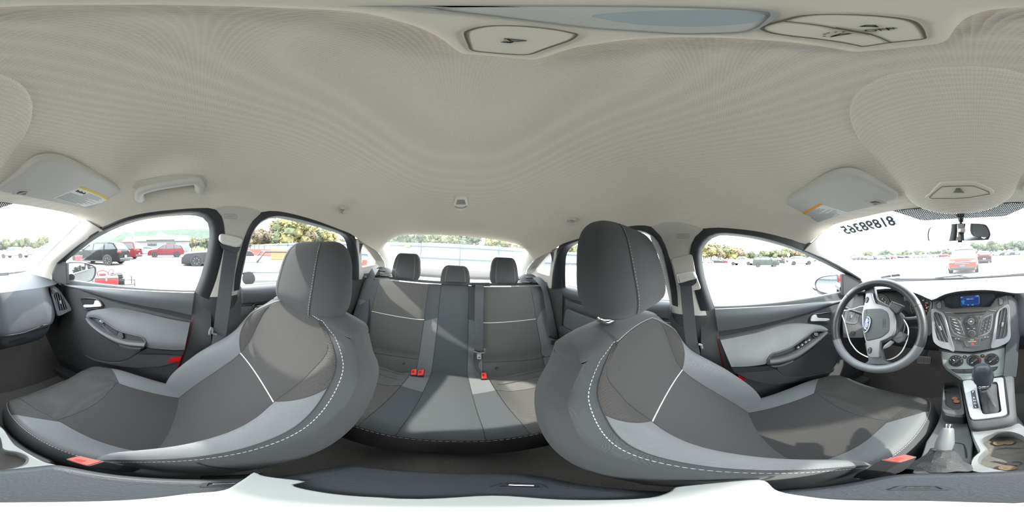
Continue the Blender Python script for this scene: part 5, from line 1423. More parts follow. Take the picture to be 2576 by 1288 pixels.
mk('knob_trim', loft([knob_ring(*r) for r in ((0.05, 0.016, 0.0155), (0.06, 0.0185, 0.0185), (0.14, 0.0205, 0.021), (0.17, 0.0195, 0.020))], True), M_chrome, kn, label='chrome collar of the knob')
for sg in (-1, 1):
    mk('knob_trim', tube([kb_ + KM @ V(sg * w, -0.006, h * Lk) for h, w in ((0.15, 0.018), (0.3, 0.0235), (0.5, 0.027), (0.7, 0.0275), (0.88, 0.025))], [0.002, 0.003, 0.0035, 0.003, 0.0015], 8), M_chrome, kn, label='chrome side strip of the knob')
mk('knob_button', box(kb_ + KM @ V(-0.029, -0.004, 0.45 * Lk), (0.006, 0.012, 0.014), 0.002, KM), M_satin, kn)
# coin pocket on the driver side
nL = Vector((0, 0, 1)); PL = Vector((0, 0, -0.575))
pock_o = round_poly(onzs([zP(170, 555), zP(440, 545), zP(500, 1062), zP(190, 1018), zP(150, 955)], -0.575), 0.02)
pock_i = round_poly(onzs([zP(195, 578), zP(392, 556), zP(432, 900), zP(420, 937), zP(340, 938), zP(228, 882)], -0.578), 0.012)
mk('coin_pocket', [ringframe(pock_o, pock_i, (0, 0, -1), 0.10, 0.008, 64), slab([p + V(0, 0, -0.035) for p in pock_i], (0, 0, -1), 0.004, 0.0003)], M_dark, cons, label='dusty pocket beside the shifter')
# low console with the cup holder
zC = -0.60
cup_o = onzs([(2441, 1082), (2500, 1078), (2548, 1068), (2563, 1062), (2586, 1080), (2611, 1118), (2650, 1142), (2691, 1164), (2719, 1168), (2700, 1190), (2576, 1196), (2440, 1188), (2440, 1163), (2446, 1150), (2462, 1138), (2451, 1114)], zC)
cup_i = onzs([(2468.4, 1107), (2480, 1097), (2506, 1088), (2539, 1087), (2561, 1092.6), (2576, 1101), (2580, 1118), (2583, 1132), (2614, 1138), (2635, 1146), (2641, 1157), (2628, 1171), (2576, 1182), (2530, 1184), (2485, 1175), (2466, 1166.5), (2462, 1158), (2466, 1148), (2472, 1141), (2484, 1130), (2478, 1122)], zC - 0.002)
M_cons = mat('console_tray_grey', srgb(98, 101, 103), 0.55, bump=0.12, bscale=700, var=0.10, vscale=60)
co, ci = evenly(round_poly(cup_o, 0.008), 96, True), evenly(cr(cup_i, 200, True), 96, True)
mk('cup_tray', ringframe(co, ci, (0, 0, -1), 0.075, 0.004, 96), M_cons, cons, label='pale grey tray around the double cup holder')
mk('cup_floor', slab([p + V(0, 0, -0.048) for p in ci], (0, 0, -1), 0.004, 0.0003), mat('cup_dirt', srgb(82, 80, 76), 0.9, bump=0.7, bscale=160, var=0.3, vscale=90), cons, label='dirty floor of the cup holder')
wv = [V(x, y, zC - 0.0465) for x, y in ((ci[0].x + 0.01, ci[0].y - 0.02), (0.01, 0.262), (0.025, 0.268), (0.04, 0.262), (0.058, 0.266))]
for gg in ([tube(cr(onzs([(2505, 1130), (2516, 1128), (2536, 1126), (2552, 1127), (2570, 1127)], zC - 0.046), 30), 0.001, 5), tube(cr(onzs([(2500, 1160), (2520, 1163), (2540, 1168), (2560, 1172)], zC - 0.046), 30), 0.0014, 5), tube(cr(onzs([(2540, 1166), (2548, 1161), (2565, 1162), (2570, 1166), (2564, 1169)], zC - 0.046), 30), 0.001, 5)]):
    mk('cup_mat_line', gg, M_ink, cons)
# floor console flank beside the driver seat, and hand brake well
mk('console_side', [slab(round_poly(onzs([(2368, 1036), (2432, 1052), (2448, 1110), (2444, 1180), (2438, 1192), (2290, 1192), (2330, 1110), (2360, 1060)], -0.64), 0.01), (0, 0, -1), 0.2, 0.004)], M_dark, cons, label='charcoal well around the hand brake')
mk('well_seam', tube(onzs([(2390, 1114), (2410, 1114), (2424, 1118), (2428, 1130), (2431, 1152)], -0.639), 0.0015, 5), M_ink, cons)
mk('console_side', box((0.02, 0.38, -0.80), (0.17, 0.44, 0.26), 0.02), M_dark, cons)

# coins
def coin(px, py, z, col, lab, r=0.0095, tilt=0.0):
    p = onz(px, py, z)
    o = mk('coin', [lathe([(0.001, 0.0), (r, 0.0), (r, 0.0012), (r * 0.9, 0.0014), (r * 0.86, 0.0011), (0.001, 0.0011)], p, (tilt, -tilt * 0.4, 1), 24), ball(p + V(0, 0, 0.0012), r * 0.4, 10, 6, (1, 0.7, 0.16))], col, loc=p)
    tag(o, lab, 'coin', 'loose coins in the console')
M_cop = mat('copper', srgb(150, 100, 80), 0.45, metal=0.3, bump=0.3, bscale=600)
M_brz = mat('tarnished_copper', srgb(88, 70, 48), 0.6, metal=0.2, bump=0.3, bscale=600)
coin(2401.6, 1002.5, -0.6085, M_cop, 'copper coin in the side pocket, the farther of two', tilt=0.1)
coin(2406.4, 1010, -0.6075, M_cop, 'shiny copper coin in the side pocket, the nearer of two', tilt=0.08)
coin(2512, 1115, -0.6465, M_brz, 'tarnished coin at the front left of the cup holder', 0.0105)
coin(2537, 1113, -0.6465, M_brz, 'tarnished coin at the front right of the cup holder', 0.0105)
coin(2534, 1177, -0.6465, M_brz, 'brown coin near the armrest edge of the cup holder', 0.0105)

# ------------------------------------------------------------------ hand brake
hbk = thing('hand_brake', 'grey hand brake lever with gaiter between driver seat and console', 'hand brake', (-0.06, 0.17, -0.64))
tip, mid, low = onz(2385, 1076, -0.485), onz(2372, 1130, -0.535), onz(2360, 1178, -0.60)
def oval(c, ax_, w, d, n=20):
    M = frame_axes(ax_, V(1, 0, 0)); return [c + M @ V(w * cos(2 * pi * k / n), d * sin(2 * pi * k / n), 0) for k in range(n)]
axh = (tip - mid).normalized()
mk('brake_grip', loft([oval(mid, axh, 0.0125, 0.012), oval(mid.lerp(tip, 0.3), axh, 0.0145, 0.014), oval(mid.lerp(tip, 0.7), axh, 0.0125, 0.013), oval(mid.lerp(tip, 0.95), axh, 0.0105, 0.011), oval(tip, axh, 0.008, 0.008)], True, True, True), mat('grip_grey', srgb(96, 99, 102), 0.45, bump=0.2, bscale=500), hbk, label='smooth grey grip')
mk('grip_inlay', ringframe(onps([(2368, 1124), (2370, 1094), (2384, 1090), (2390, 1094), (2388, 1124)], mid + V(0, -0.004, 0.016), nP), onps([(2370, 1123), (2372, 1096), (2384, 1092), (2388, 1095), (2386, 1123)], mid + V(0, -0.004, 0.016), nP), -nP, 0.004, 0.0004, 40), M_satin, hbk)
mk('release_button', loft([oval(tip, axh, 0.0075, 0.007), oval(tip + axh * 0.010, axh, 0.0075, 0.007), oval(tip + axh * 0.013, axh, 0.006, 0.0055)], True, True, True), M_chrome, hbk, label='bright chrome release button')
gr = []
for k in range(9):
    t = k / 8; c = mid.lerp(low, t); w = 0.0155 + 0.022 * t ** 1.3
    gr.append([p + V(0.002 * sin(9 * i / 3 + 5 * t), 0.003 * sin(i * 1.9 + 7 * t), 0) for i, p in enumerate(oval(c, axh, w, w * 0.9))])
gt = mk('brake_gaiter', loft(gr, True, True, False), mat('gaiter_vinyl', srgb(56, 59, 62), 0.6, bump=0.5, bscale=300), hbk, label='wrinkled grey vinyl gaiter')
mk('gaiter_seam', tube(oval(mid.lerp(low, 0.04), axh, 0.0165, 0.015) , 0.0012, 5, closed=True), M_seam, gt)

# ------------------------------------------------------------------ armrest box and things on it
arm = thing('armrest_box', 'padded blue grey armrest box between the front seats', 'armrest', (0, 0, -0.75))
zA = -0.47
ao = evenly(cr([V(0.070, 0.105, zA), V(0.05, 0.117, zA), V(0.0, 0.121, zA), V(-0.05, 0.115, zA), V(-0.076, 0.098, zA), V(-0.083, 0.05, zA), V(-0.083, -0.05, zA), V(-0.078, -0.095, zA), V(-0.055, -0.114, zA), V(0, -0.120, zA), V(0.05, -0.117, zA), V(0.068, -0.105, zA), V(0.073, -0.05, zA), V(0.074, 0.05, zA)], 200, True), 80, True)
mk('armrest_lid', slab(ao, (0, 0, -1), 0.055, 0.018, 4), M_leather, arm, label='grained blue grey lid')
for d_ in (0.010, 0.015):
    ii = inset_poly(ao, d_ if poly_normal(ao).z > 0 else -d_, V(0, 0, 1)) 
    c0 = sum(ao, Vector()) / len(ao)
    ii = [c0 + (p - c0) * (1 - d_ / 0.09) + V(0, 0, 0.0002 - (0.0045 if d_ < 0.012 else 0.0018)) for p in ao]
    mk('stitched_seam', tube(ii, 0.0011, 5, closed=True), M_seam, arm)
mk('armrest_bin', box((-0.005, 0.0, -0.64), (0.135, 0.21, 0.25), 0.015), M_dark, arm)
for (lx, ly), rot in (((-0.043, 0.066), 0.3), ((-0.052, -0.070), 2.6), ((0.056, -0.012), -1.5)):
    M = Matrix.Rotation(rot, 3, 'Z')
    c = V(lx, ly, zA + 0.0005)
    lt_ = mk('lid_latch', ringframe([c + M @ V(a, b, 0.001) for a, b in ((-0.013, -0.006), (0.013, -0.006), (0.010, 0.007), (-0.010, 0.007))], [c + M @ V(a, b, 0.001) for a, b in ((-0.009, -0.003), (0.009, -0.003), (0.007, 0.005), (-0.007, 0.005))], (0, 0, -1), 0.004, 0.0006, 40), M_dark2, arm, label='small black latch recess')
    mk('latch_spring', tube([c + M @ V(-0.006, 0.002, 0.002), c + M @ V(0.006, 0.002, 0.002)], 0.001, 6), M_chrome, lt_)
pad_px = [(0, 1264), (120, 1263), (300, 1259), (465, 1243), (559, 1234), (601, 1213), (639, 1188), (664, 1197), (765, 1210), (736, 1220), (804, 1237), (900, 1248), (945, 1250), (1050, 1255), (1207, 1247), (1294, 1248), (1427, 1257), (1574, 1256), (1644, 1250), (1690, 1234), (1707, 1224), (1816, 1213), (1917, 1207), (1955, 1234), (2025, 1248), (2113, 1257), (2340, 1260), (2576, 1266)]
pp = evenly(cr(onzs(pad_px, -0.462), 200, True), 90, True)
pdv, pdf = slab(pp, (0, 0, -1), 0.007, 0.002)
cam_pad = mk('camera_pad', [(pdv, pdf)], mat('white_foam', srgb(146, 149, 148), 0.8, bump=0.15, bscale=60), loc=(0, 0, -0.469))
tag(cam_pad, 'flat white pad with ragged corners lying on the armrest lid', 'pad')

# ------------------------------------------------------------------ steering wheel
r0 = ray(2200, 819)
WC = r0 * 0.672
rk = radians(24)
wn_ = Vector((0.10, -cos(rk), sin(rk))).normalized()
wx = Vector((1, 0, 0)); wx = (wx - wn_ * wx.dot(wn_)).normalized()
wy = wn_.cross(wx)
if wy.z < 0: wy = -wy
whl = thing('steering_wheel', 'four spoke steering wheel with silver hub trim, turned a quarter turn', 'steering wheel', tuple(WC))
RW_ = 0.182
def wpt(a, r=RW_, off=0.0): return WC + wx * r * cos(a) + wy * r * sin(a) + wn_ * off
def arc(a0, a1, r, rm, n=40, off=0.0):
    pts = [wpt(radians(a0 + (a1 - a0) * k / n), r, off) for k in range(n + 1)]
    return tube(pts, rm, 14, caps=True)
M_rim = mat('rim_leather', srgb(42, 44, 46), 0.38, bump=0.25, bscale=500)
M_rim2 = mat('rim_smooth_grey', srgb(92, 95, 98), 0.4, bump=0.1, bscale=700)
mk('rim', arc(-17, 145, RW_, 0.0170, 60), M_rim, whl, label='dark leather upper rim')
mk('rim', arc(145, 214, RW_, 0.0165, 30), M_rim, whl)
mk('rim_lower', arc(214, 343, RW_, 0.0172, 50), M_rim2, whl, label='smooth pale grey lower rim')
for a in (-17, 32, 145, 214):
    mk('rim_joint', tube([wpt(radians(a)) + (wx * cos(radians(a)) + wy * sin(radians(a))) * 0.0175 * cos(t) + wn_ * 0.0175 * sin(t) for t in [2 * pi * k / 20 for k in range(20)]], 0.0009, 5, closed=True), M_seam, whl)
PWh = WC - wn_ * 0.012
def Wp(px, off=0.0): return onps(px, PWh + wn_ * off, wn_)
zW = lambda a, b: (2020 + a / 4.294, 660 + b / 4.294)
def ws(pts): return [zW(*p) for p in pts]
# dark spokes
M_spk = mat('spoke_grey', srgb(58, 60, 63), 0.45, bump=0.08, bscale=800)
mk('spoke', slab(round_poly(Wp(ws([(640, 230), (770, 240), (775, 300), (800, 400), (930, 470), (900, 520), (720, 520), (665, 480), (670, 330)]), -0.006), 0.01), -wn_, 0.02, 0.006), M_spk, whl)
mk('spoke', slab(round_poly(Wp(ws([(660, 860), (830, 830), (850, 960), (870, 1060), (960, 1100), (900, 1130), (760, 1130), (640, 1110), (705, 1060), (690, 1000)]), -0.006), 0.01), -wn_, 0.02, 0.006), M_rim2, whl)
mk('spoke', slab(round_poly(Wp(ws([(900, 500), (950, 415), (1060, 455), (1090, 470), (1030, 545), (1000, 560)]), -0.004), 0.006), -wn_, 0.022, 0.006), M_spk, whl)
mk('spoke', slab(round_poly(Wp(ws([(950, 830), (1040, 745), (1125, 790), (1100, 850), (1020, 880)]), -0.004), 0.006), -wn_, 0.022, 0.006), M_spk, whl)
mk('hub_back', slab(evenly(cr(Wp(ws([(700, 520), (900, 480), (1020, 530), (1072, 600), (1068, 700), (1030, 790), (950, 850), (800, 900), (680, 870), (650, 700)]), -0.012), 100, True), 50, True), -wn_, 0.05, 0.012), M_spk, whl)
# silver trim and airbag
sil = Wp(ws([(678, 332), (740, 324), (752, 380), (772, 440), (850, 465), (920, 490), (972, 545), (990, 640), (986, 740), (962, 795), (900, 830), (832, 855), (818, 1030), (722, 1030), (690, 1000), (680, 880), (655, 800), (638, 700), (634, 560), (650, 490), (668, 420)]), 0.010)
hubp = Wp(ws([(652, 500), (760, 492), (850, 490), (922, 530), (945, 620), (942, 750), (852, 822), (760, 845), (680, 862), (655, 780), (644, 700), (642, 560)]), 0.012)
mk('hub_trim', slab(round_poly(sil, 0.006), -wn_, 0.02, 0.004), M_silver, whl, label='silver hub trim with button pads')
pad = mk('airbag_cover', slab(round_poly(hubp, 0.012), -wn_, 0.014, 0.008, 4), mat('airbag_grey', srgb(62, 65, 66), 0.55, bump=0.1, bscale=800), whl, label='grey padded airbag cover')
# oval badge, turned with the wheel: its text runs upwards
bc = onp(*zW(690, 670), PWh + wn_ * 0.016, wn_)
bh = (onp(*zW(690, 585), PWh + wn_ * 0.016, wn_) - onp(*zW(690, 757), PWh + wn_ * 0.016, wn_)).length / 2
bw = bh * 0.40
mk('badge', [loft([[bc + wx * w * bw * cos(a) + wy * w * bh * sin(a) + wn_ * h for a in [2 * pi * k / 32 for k in range(32)]] for w, h in ((1.0, -0.004), (1.0, 0.001), (0.94, 0.0018), (0.01, 0.002))], True)], mat('badge_blue', srgb(70, 84, 104), 0.3, metal=0.3), whl, label='oval badge with script lettering')
mk('badge_ring', tube([bc + wx * bw * 0.97 * cos(a) + wy * bh * 0.97 * sin(a) + wn_ * 0.002 for a in [2 * pi * k / 32 for k in range(32)]], 0.0011, 6, closed=True), M_chrome, whl)
tv, tf = text_geo('Ford', bh * 0.68, (0, 0, 0), (1, 0, 0), (0, 1, 0), 0.0004)
tv = [bc + wy * (v.x + v.y * 0.25) - wx * v.y * 0.8 + wn_ * (0.0026 + v.z) for v in tv]
mk('badge_script', (tv, tf), M_lever, whl)
ab = onps(ws([(866, 606), (890, 610), (890, 704), (864, 706)]), PWh + wn_ * 0.0125, wn_)
mk('airbag_mark', tube(ab, 0.0005, 4, closed=True), M_seam, pad)
tv, tf = text_geo('AIRBAG', 0.0042, (0, 0, 0), (1, 0, 0), (0, 1, 0), 0.0001)
ca = sum(ab, Vector()) / 4 + wn_ * 0.0003
mk('airbag_text', ([ca + wy * v.x - wx * v.y + wn_ * v.z for v in tv], tf), M_seam, pad)
for k in (540, 790):
    mk('pad_crease', tube(Wp(ws([(687, k - 28), (690, k + 25)]), 0.0122), 0.0006, 4), M_seam, pad)
for (cx, cy) in ((690, 405), (722, 952)):
    c = onp(*zW(cx, cy), PWh + wn_ * 0.0105, wn_)
    bp_ = mk('button_pad', loft([[c + wx * 0.0075 * w * cos(a) + wy * 0.0125 * w * sin(a) + wn_ * h for a in [2 * pi * k / 24 for k in range(24)]] for w, h in ((1.15, -0.002), (1.12, 0.001), (0.9, 0.0015), (0.85, 0.003), (0.01, 0.003))], True), M_dark2, whl, label='oval black button pad')
    mk('pad_mark', [tube([c + wn_ * 0.0033 + wy * (0.007 * s_ - 0.0015), c + wn_ * 0.0033 + wy * (0.007 * s_ + 0.0015)], 0.0006, 4) for s_ in (-1, 0, 1)], M_white, bp_)
# bright lower right spoke insert
mk('spoke_insert', slab(round_poly(Wp(ws([(855, 925), (870, 900), (945, 840), (985, 860), (930, 915), (860, 945)]), -0.004), 0.003), -wn_, 0.01, 0.003), M_silver, whl)
hp = Wp([(2115, 782), (2118, 792), (2125, 811), (2136, 853), (2147, 872), (2160, 886), (2185, 899), (2214, 905), (2243, 903), (2268, 885), (2283, 850), (2283, 821), (2263, 793), (2240, 778), (2200, 770), (2167, 771), (2150, 776.5), (2128, 781)], -0.03)
mk('column_hoop', tube(cr(hp, 90, True), 0.0026, 8, closed=True), M_white, whl, label='thin white hoop behind the spokes')

# brake pedal
pdl = thing('brake_pedal', 'ribbed brake pedal below the steering column', 'pedal', (-0.29, 0.93, -0.72))
pq = onps([(2305, 895), (2340, 897.5), (2339, 916), (2306.5, 914)], (0, 0.88, -0.66), Vector((0, -0.8, 0.6)).normalized())
mk('pedal_pad', slab(round_poly(pq, 0.008), (0, 0.8, -0.6), 0.014, 0.004), mat('pedal_rubber', srgb(150, 148, 145), 0.7), pdl)
for k in range(9):
    a, b = pq[0].lerp(pq[1], (k + 0.7) / 9.4), pq[3].lerp(pq[2], (k + 0.7) / 9.4)
    mk('pedal_rib', tube([a.lerp(b, 0.12) + V(0, -0.001, 0.001), a.lerp(b, 0.88) + V(0, -0.001, 0.001)], 0.0016, 6), M_dark2, pdl)
cpd = sum(pq, Vector()) / 4
mk('pedal_arm', tube([cpd + V(0, 0.015, -0.005), cpd + V(0.01, 0.07, 0.06), cpd + V(0.02, 0.10, 0.2)], 0.009, 8), M_dark2, pdl)
# ------------------------------------------------------------------ overhead: pod, lamps, visors, handles
POD_C, POD_R = (-0.012, 0.335), (0.168, 0.215)
def pod_h(x, y):
    r = (abs((x - POD_C[0]) / POD_R[0]) ** 2.6 + abs((y - POD_C[1]) / POD_R[1]) ** 2.6)
    if r >= 1: return 0.0
    return 0.050 * (1 - r) ** 0.40 * (0.25 + 0.75 * sstep(0.10, 0.36, y)) + 0.002
def Of(off=0.0): return lambda p: p.z - (ceil_z(p.x, p.y) - pod_h(p.x, p.y) - off)
def pod_pt(u, v):
    a = 2 * pi * u; r = v ** 0.7
    c, s_ = cos(a), sin(a)
    x = POD_C[0] + POD_R[0] * r * (abs(c) ** (2 / 2.6)) * (1 if c >= 0 else -1)
    y = POD_C[1] + POD_R[1] * r * (abs(s_) ** (2 / 2.6)) * (1 if s_ >= 0 else -1)
    return Vector((x, y, ceil_z(x, y) - pod_h(x, y) + (0.004 if v > 0.999 else 0)))
pod = thing('overhead_pod', 'cloth covered bulge of the headliner above the mirror with a microphone plate', 'overhead console', (-0.012, 0.335, 0.22))
mk('pod_cover', grid(pod_pt, 72, 40, True), M_head, pod)
ppx = [(2327, 498), (2340, 487), (2360, 465), (2372, 459.5), (2440, 459), (2458, 461), (2495, 477), (2501, 484), (2496, 490), (2440, 500), (2400, 503), (2345, 503)]
mp = mk('microphone_plate', slab(evenly(cr(hits(ppx, Of(0.004)), 120, True), 60, True), (0, 0.3, 1), 0.02, 0.003), M_lampb, pod, label='six sided beige plate with a small grille')
mk('plate_line', tube(hits([(2338, 497), (2345, 489), (2369, 470), (2450, 468), (2488, 483), (2490, 488), (2440, 497), (2400, 500), (2345, 500), (2338, 497)], Of(0.0048)), 0.0009, 5), mat('line_brown', srgb(120, 116, 108), 0.8), mp)
for k in range(6):
    t = k / 5
    mk('grille_slat', tube(hits([(2405 - 7 * t, 473.5 + 11 * t), (2416 + 10 * t, 473.5 + 11 * t)], Of(0.0055)), 0.0009, 5), mat('slat_grey', srgb(110, 108, 104), 0.7), mp)

# ceiling lamp
zL = 0.286
lamp = thing('ceiling_lamp', 'beige ceiling lamp console with clear lens and two switch pads', 'lamp', (-0.02, -0.01, 0.29))
lo = [(1320, 152), (1180, 139), (1148, 130), (1105, 98), (1060, 75), (1000, 55), (920, 36), (840, 27), (700, 21), (500, 15), (300, 12.5), (100, 15), (0, 19), (2500, 26), (2460, 36), (2430, 50), (2400, 80), (2383, 104), (2345, 115), (2250, 125), (2170, 132), (2140, 131), (2060, 118), (1990, 108), (1900, 101), (1770, 96), (1680, 96), (1600, 100), (1520, 110), (1450, 121), (1370, 146)]
lo3 = evenly(cr(onzs(lo, zL), 260, True), 120, True)
mk('lamp_bezel', slab(lo3, (0, 0, 1), 0.03, 0.007, 4), M_lampb, lamp, label='smooth beige bezel')
M_gap = mat('dark_gap', srgb(110, 104, 94), 0.8)
s1 = [(1170, 86), (1180, 76), (1223, 66), (1289, 64.6), (1376, 71.6), (1440, 83), (1452, 88), (1429, 104), (1370, 124), (1324, 138), (1250, 134), (1191, 127.5), (1179, 112)]
s2 = [(1918, 74), (1973, 51), (2025, 39), (2095, 36), (2183, 38.4), (2270, 47), (2305, 57.7), (2326, 88), (2319, 99), (2235, 108), (2175, 117), (2158, 115), (1990, 91)]
for px, dv in ((s1, None), (s2, 1)):
    P_ = evenly(cr(onzs(px, zL - 0.0012), 150, True), 70, True)
    sp_ = mk('switch_pad', slab(P_, (0, 0, 1), 0.006, 0.002), M_lampb, lamp, label='press pad of the ceiling lamp')
    mk('pad_gap', tube(P_, 0.0006, 5, closed=True), M_gap, sp_)
    if dv:
        mk('pad_divider', tube(onzs([(1973, 54), (2095, 70), (2193, 87), (2242, 108)], zL - 0.0016), 0.0006, 5), M_gap, sp_)
        mk('pad_divider', tube(onzs([(2098, 70), (2150, 79), (2190, 86.5)], zL - 0.0018), 0.0014, 6), M_gap, sp_)
        q = lambda a, b: onz(1676 + a / 2.862, b / 2.862, zL - 0.0018)
        mk('lamp_icon', [tube([q(*p) for p in [(1185, 266), (1330, 242), (1255, 243), (1205, 258), (1185, 266)]], 0.0005, 5)] + [tube([q(a, b), q(a + 22, b - 4)], 0.0004, 5) for a, b in ((1128, 262), (1130, 248), (1155, 240), (1210, 233), (1265, 232))], M_ink, sp_, kind='stuff', label='lamp symbol')
        x0, x1 = q(1450, 222), q(1590, 212)
        mk('lamp_text', [text_geo('OFF', 0.0058, q(1530, 216), x1 - x0, q(1530, 195) - q(1525, 235), 0.0002), tube([q(*p) for p in [(1400, 192), (1440, 182), (1500, 182), (1520, 196), (1490, 190), (1440, 190), (1400, 192)]], 0.0005, 5), text_geo('FF', 0.004, q(1625, 205), x1 - x0, q(1530, 195) - q(1525, 235), 0.0002)], M_ink, sp_, kind='stuff', label='printed OFF')
    else:
        q = lambda a, b: onz(800 + a / 2.862, b / 2.862, zL - 0.0018)
        mk('lamp_icon', [tube([q(*p) for p in [(1340, 278), (1500, 294), (1440, 298), (1390, 296), (1365, 282)]], 0.0006, 5)] + [tube([q(a, 300), q(a - 25, 304 + 2 * k)], 0.0006, 5) for k, a in enumerate((1345, 1365, 1385, 1405))], M_ink, sp_, kind='stuff', label='reading lamp symbol')
ln = [(1149, 33), (1324, 53), (1499, 73), (1700, 86), (1850, 84), (1905, 72), (1940, 48), (1945, 30), (1800, 19), (1600, 15), (1300, 14), (1000, 14.5), (900, 16), (1045, 20)]
lp3 = evenly(cr(onzs(ln, zL - 0.001), 150, True), 70, True)
M_lens = mat('lamp_lens', srgb(214, 212, 204), 0.12, bump=0.25, bscale=120)
mk('lamp_lens', slab(lp3, (0, 0, 1), 0.006, 0.003), M_lens, lamp, label='frosted blue grey lens')
mk('lens_rim', tube(lp3, 0.0009, 6, closed=True), mat('lens_rim_grey', srgb(176, 176, 174), 0.5), lamp)
mk('lens_core', slab(evenly(cr(onzs([(1480, 42), (1600, 28), (1750, 24), (1880, 28), (1935, 42), (1880, 60), (1750, 68), (1600, 62)], zL - 0.0016), 90, True), 40, True), (0, 0, 1), 0.004, 0.002), mat('lens_blue', srgb(184, 194, 196), 0.3), lamp, label='bluish bulb area behind the lens')

# sun visors
def visor(s, outline, lab, lblq, barq, clipq, warm):
    p0 = Vector((s * 0.38, 0.36, 0.158)); n = Vector((s * 0.10, 0.25, 1)).normalized()
    v = thing('sun_visor', lab, 'sun visor', tuple(p0))
    P_ = evenly(cr(onps(outline, p0, n), 240, True), 110, True)
    mk('visor_board', slab(P_, n, 0.022, 0.010, 4), M_visor, v)
    f = lambda px, o: onps(px, p0 - n * o, n)
    L = mk('warning_label', slab(f(lblq, 0.0006), n, 0.001, 0.0002), M_white, v, label='white warning label with yellow bar')
    mk('label_bar', slab(f(barq, 0.0009), n, 0.0006, 0.0001), mat('label_yellow', srgb(232, 196, 84), 0.6) if not warm else mat('label_orange', srgb(240, 168, 70), 0.6), L)
    a, b, c, d = f(lblq, 0.0010)
    Q = lambda u, w: a.lerp(b, u).lerp(d.lerp(c, u), w)
    lines = []
    rnd = random.Random(3)
    for k in range(17):
        w = 0.16 + 0.80 * k / 16
        u0 = 0.05 if k > 5 else 0.34
        u1 = u0 + (0.93 - u0) * (0.6 + 0.4 * rnd.random())
        lines.append(tube([Q(u0, w), Q(u1, w)], 0.00042, 4))
    mk('label_print', lines, mat('print_grey', srgb(96, 100, 100), 0.7), L, kind='stuff', label='lines of tiny print')
    pict = []
    for k in range(5):
        cu = 0.07 + 0.05 * k
        pict.append(tube([Q(cu, 0.18 + 0.04 * (k % 2)), Q(cu + 0.02, 0.30), Q(cu + 0.035, 0.24)], 0.0012, 5))
    mk('label_pictogram', pict, M_ink, L, kind='stuff')
    cl_ = round_poly(f(clipq, 0.0015), 0.004)
    c1 = mk('visor_clip', slab(cl_, n, 0.004, 0.002), M_visor, v, label='pale retaining clip')
    cc_ = sum(cl_, Vector()) / len(cl_)
    mk('clip_slot', slab([cc_ + (p - cc_) * 0.55 - n * 0.0004 for p in cl_], n, 0.001, 0.0002), mat('clip_shadow', srgb(120, 120, 118), 0.8), c1)
    mk('clip_bar', tube([cc_ + (cl_[0] - cc_) * 0.5 - n * 0.002, cc_ + (cl_[len(cl_) // 2] - cc_) * 0.5 - n * 0.002], 0.0016, 6), M_visor, c1)
    e = P_[0]
    mk('visor_rod', tube([P_[0] + n * 0.012, P_[0] + n * 0.02 + V(s * 0.02, 0, 0.01)], 0.005, 8), M_visor, v)
    return v
vp = [(336, 505), (333, 497), (319, 487), (283, 465), (226, 436.5), (165.5, 408), (133, 401.4), (105, 403), (81, 412), (40, 444.6), (12, 462), (2578, 470), (2572, 478), (2578, 486), (32, 491), (81, 501), (161.5, 517), (215, 526), (242, 529.4), (278.6, 528.6), (307, 524.5), (327, 515)]
visor(1, vp, 'pale grey sun visor on the passenger side, folded up', [(205, 470.5), (283, 504), (213, 520.6), (134, 498.4)], [(200, 472.5), (209, 469.7), (283.5, 504), (275, 506)], [(28, 489), (44, 477), (83, 479), (69, 495)], False)
vd = [(1943, 556.5), (1949, 537), (1984, 503), (2040, 471), (2079, 450), (2104, 440.5), (2132, 437.7), (2160, 442), (2193.5, 457), (2235, 478), (2258, 491), (2259, 498), (2255, 505), (2235, 510), (2196, 523), (2137.6, 537), (2068, 556.5), (2051, 566), (2028, 571), (2006, 574), (1970, 572), (1950, 565)]
visor(-1, vd, 'pale grey sun visor on the driver side, folded up', [(1991, 551), (2062, 512.6), (2132, 534), (2059, 561)], [(1991, 551), (2062, 512.6), (2070, 515), (2001, 553.5)], [(2174, 507.6), (2202, 500.6), (2232.6, 512), (2199, 520)], True)

# grab handle over the passenger door
gh = thing('grab_handle', 'pale grab handle on the roof rail above the passenger window', 'handle', tuple(hit(430, 470, Cf())))
hpth = [hit(352, 500, Cf(0.0)), hit(350, 491, Cf(0.028)), hit(357, 480, Cf(0.034)), hit(390, 470, Cf(0.038)), hit(430, 463, Cf(0.04)), hit(470, 457, Cf(0.038)), hit(492, 455, Cf(0.034)), hit(500, 463, Cf(0.026)), hit(503, 478, Cf(0.0))]
mk('handle_bar', tube(cr(hpth, 50), [0.015 - 0.004 * sin(pi * k / 49) for k in range(50)], 14), M_visor, gh)
for px in ((352, 497), (503, 474)):
    c = hit(px[0], px[1], Cf(0.002))
    mk('handle_foot', ball(c, 0.017, 16, 8, (0.9, 1.15, 0.5)), M_visor, gh)
mk('handle_recess_shade', surf_poly(hits([(332, 472), (345, 456), (400, 446), (470, 440), (510, 440), (523, 455), (520, 472), (490, 470), (420, 474), (365, 490)], Cf(0.0015))), mat('recess_shade_grey', srgb(206, 200, 188), 0.9), gh)  # flat grey patch painting the shade around the handle
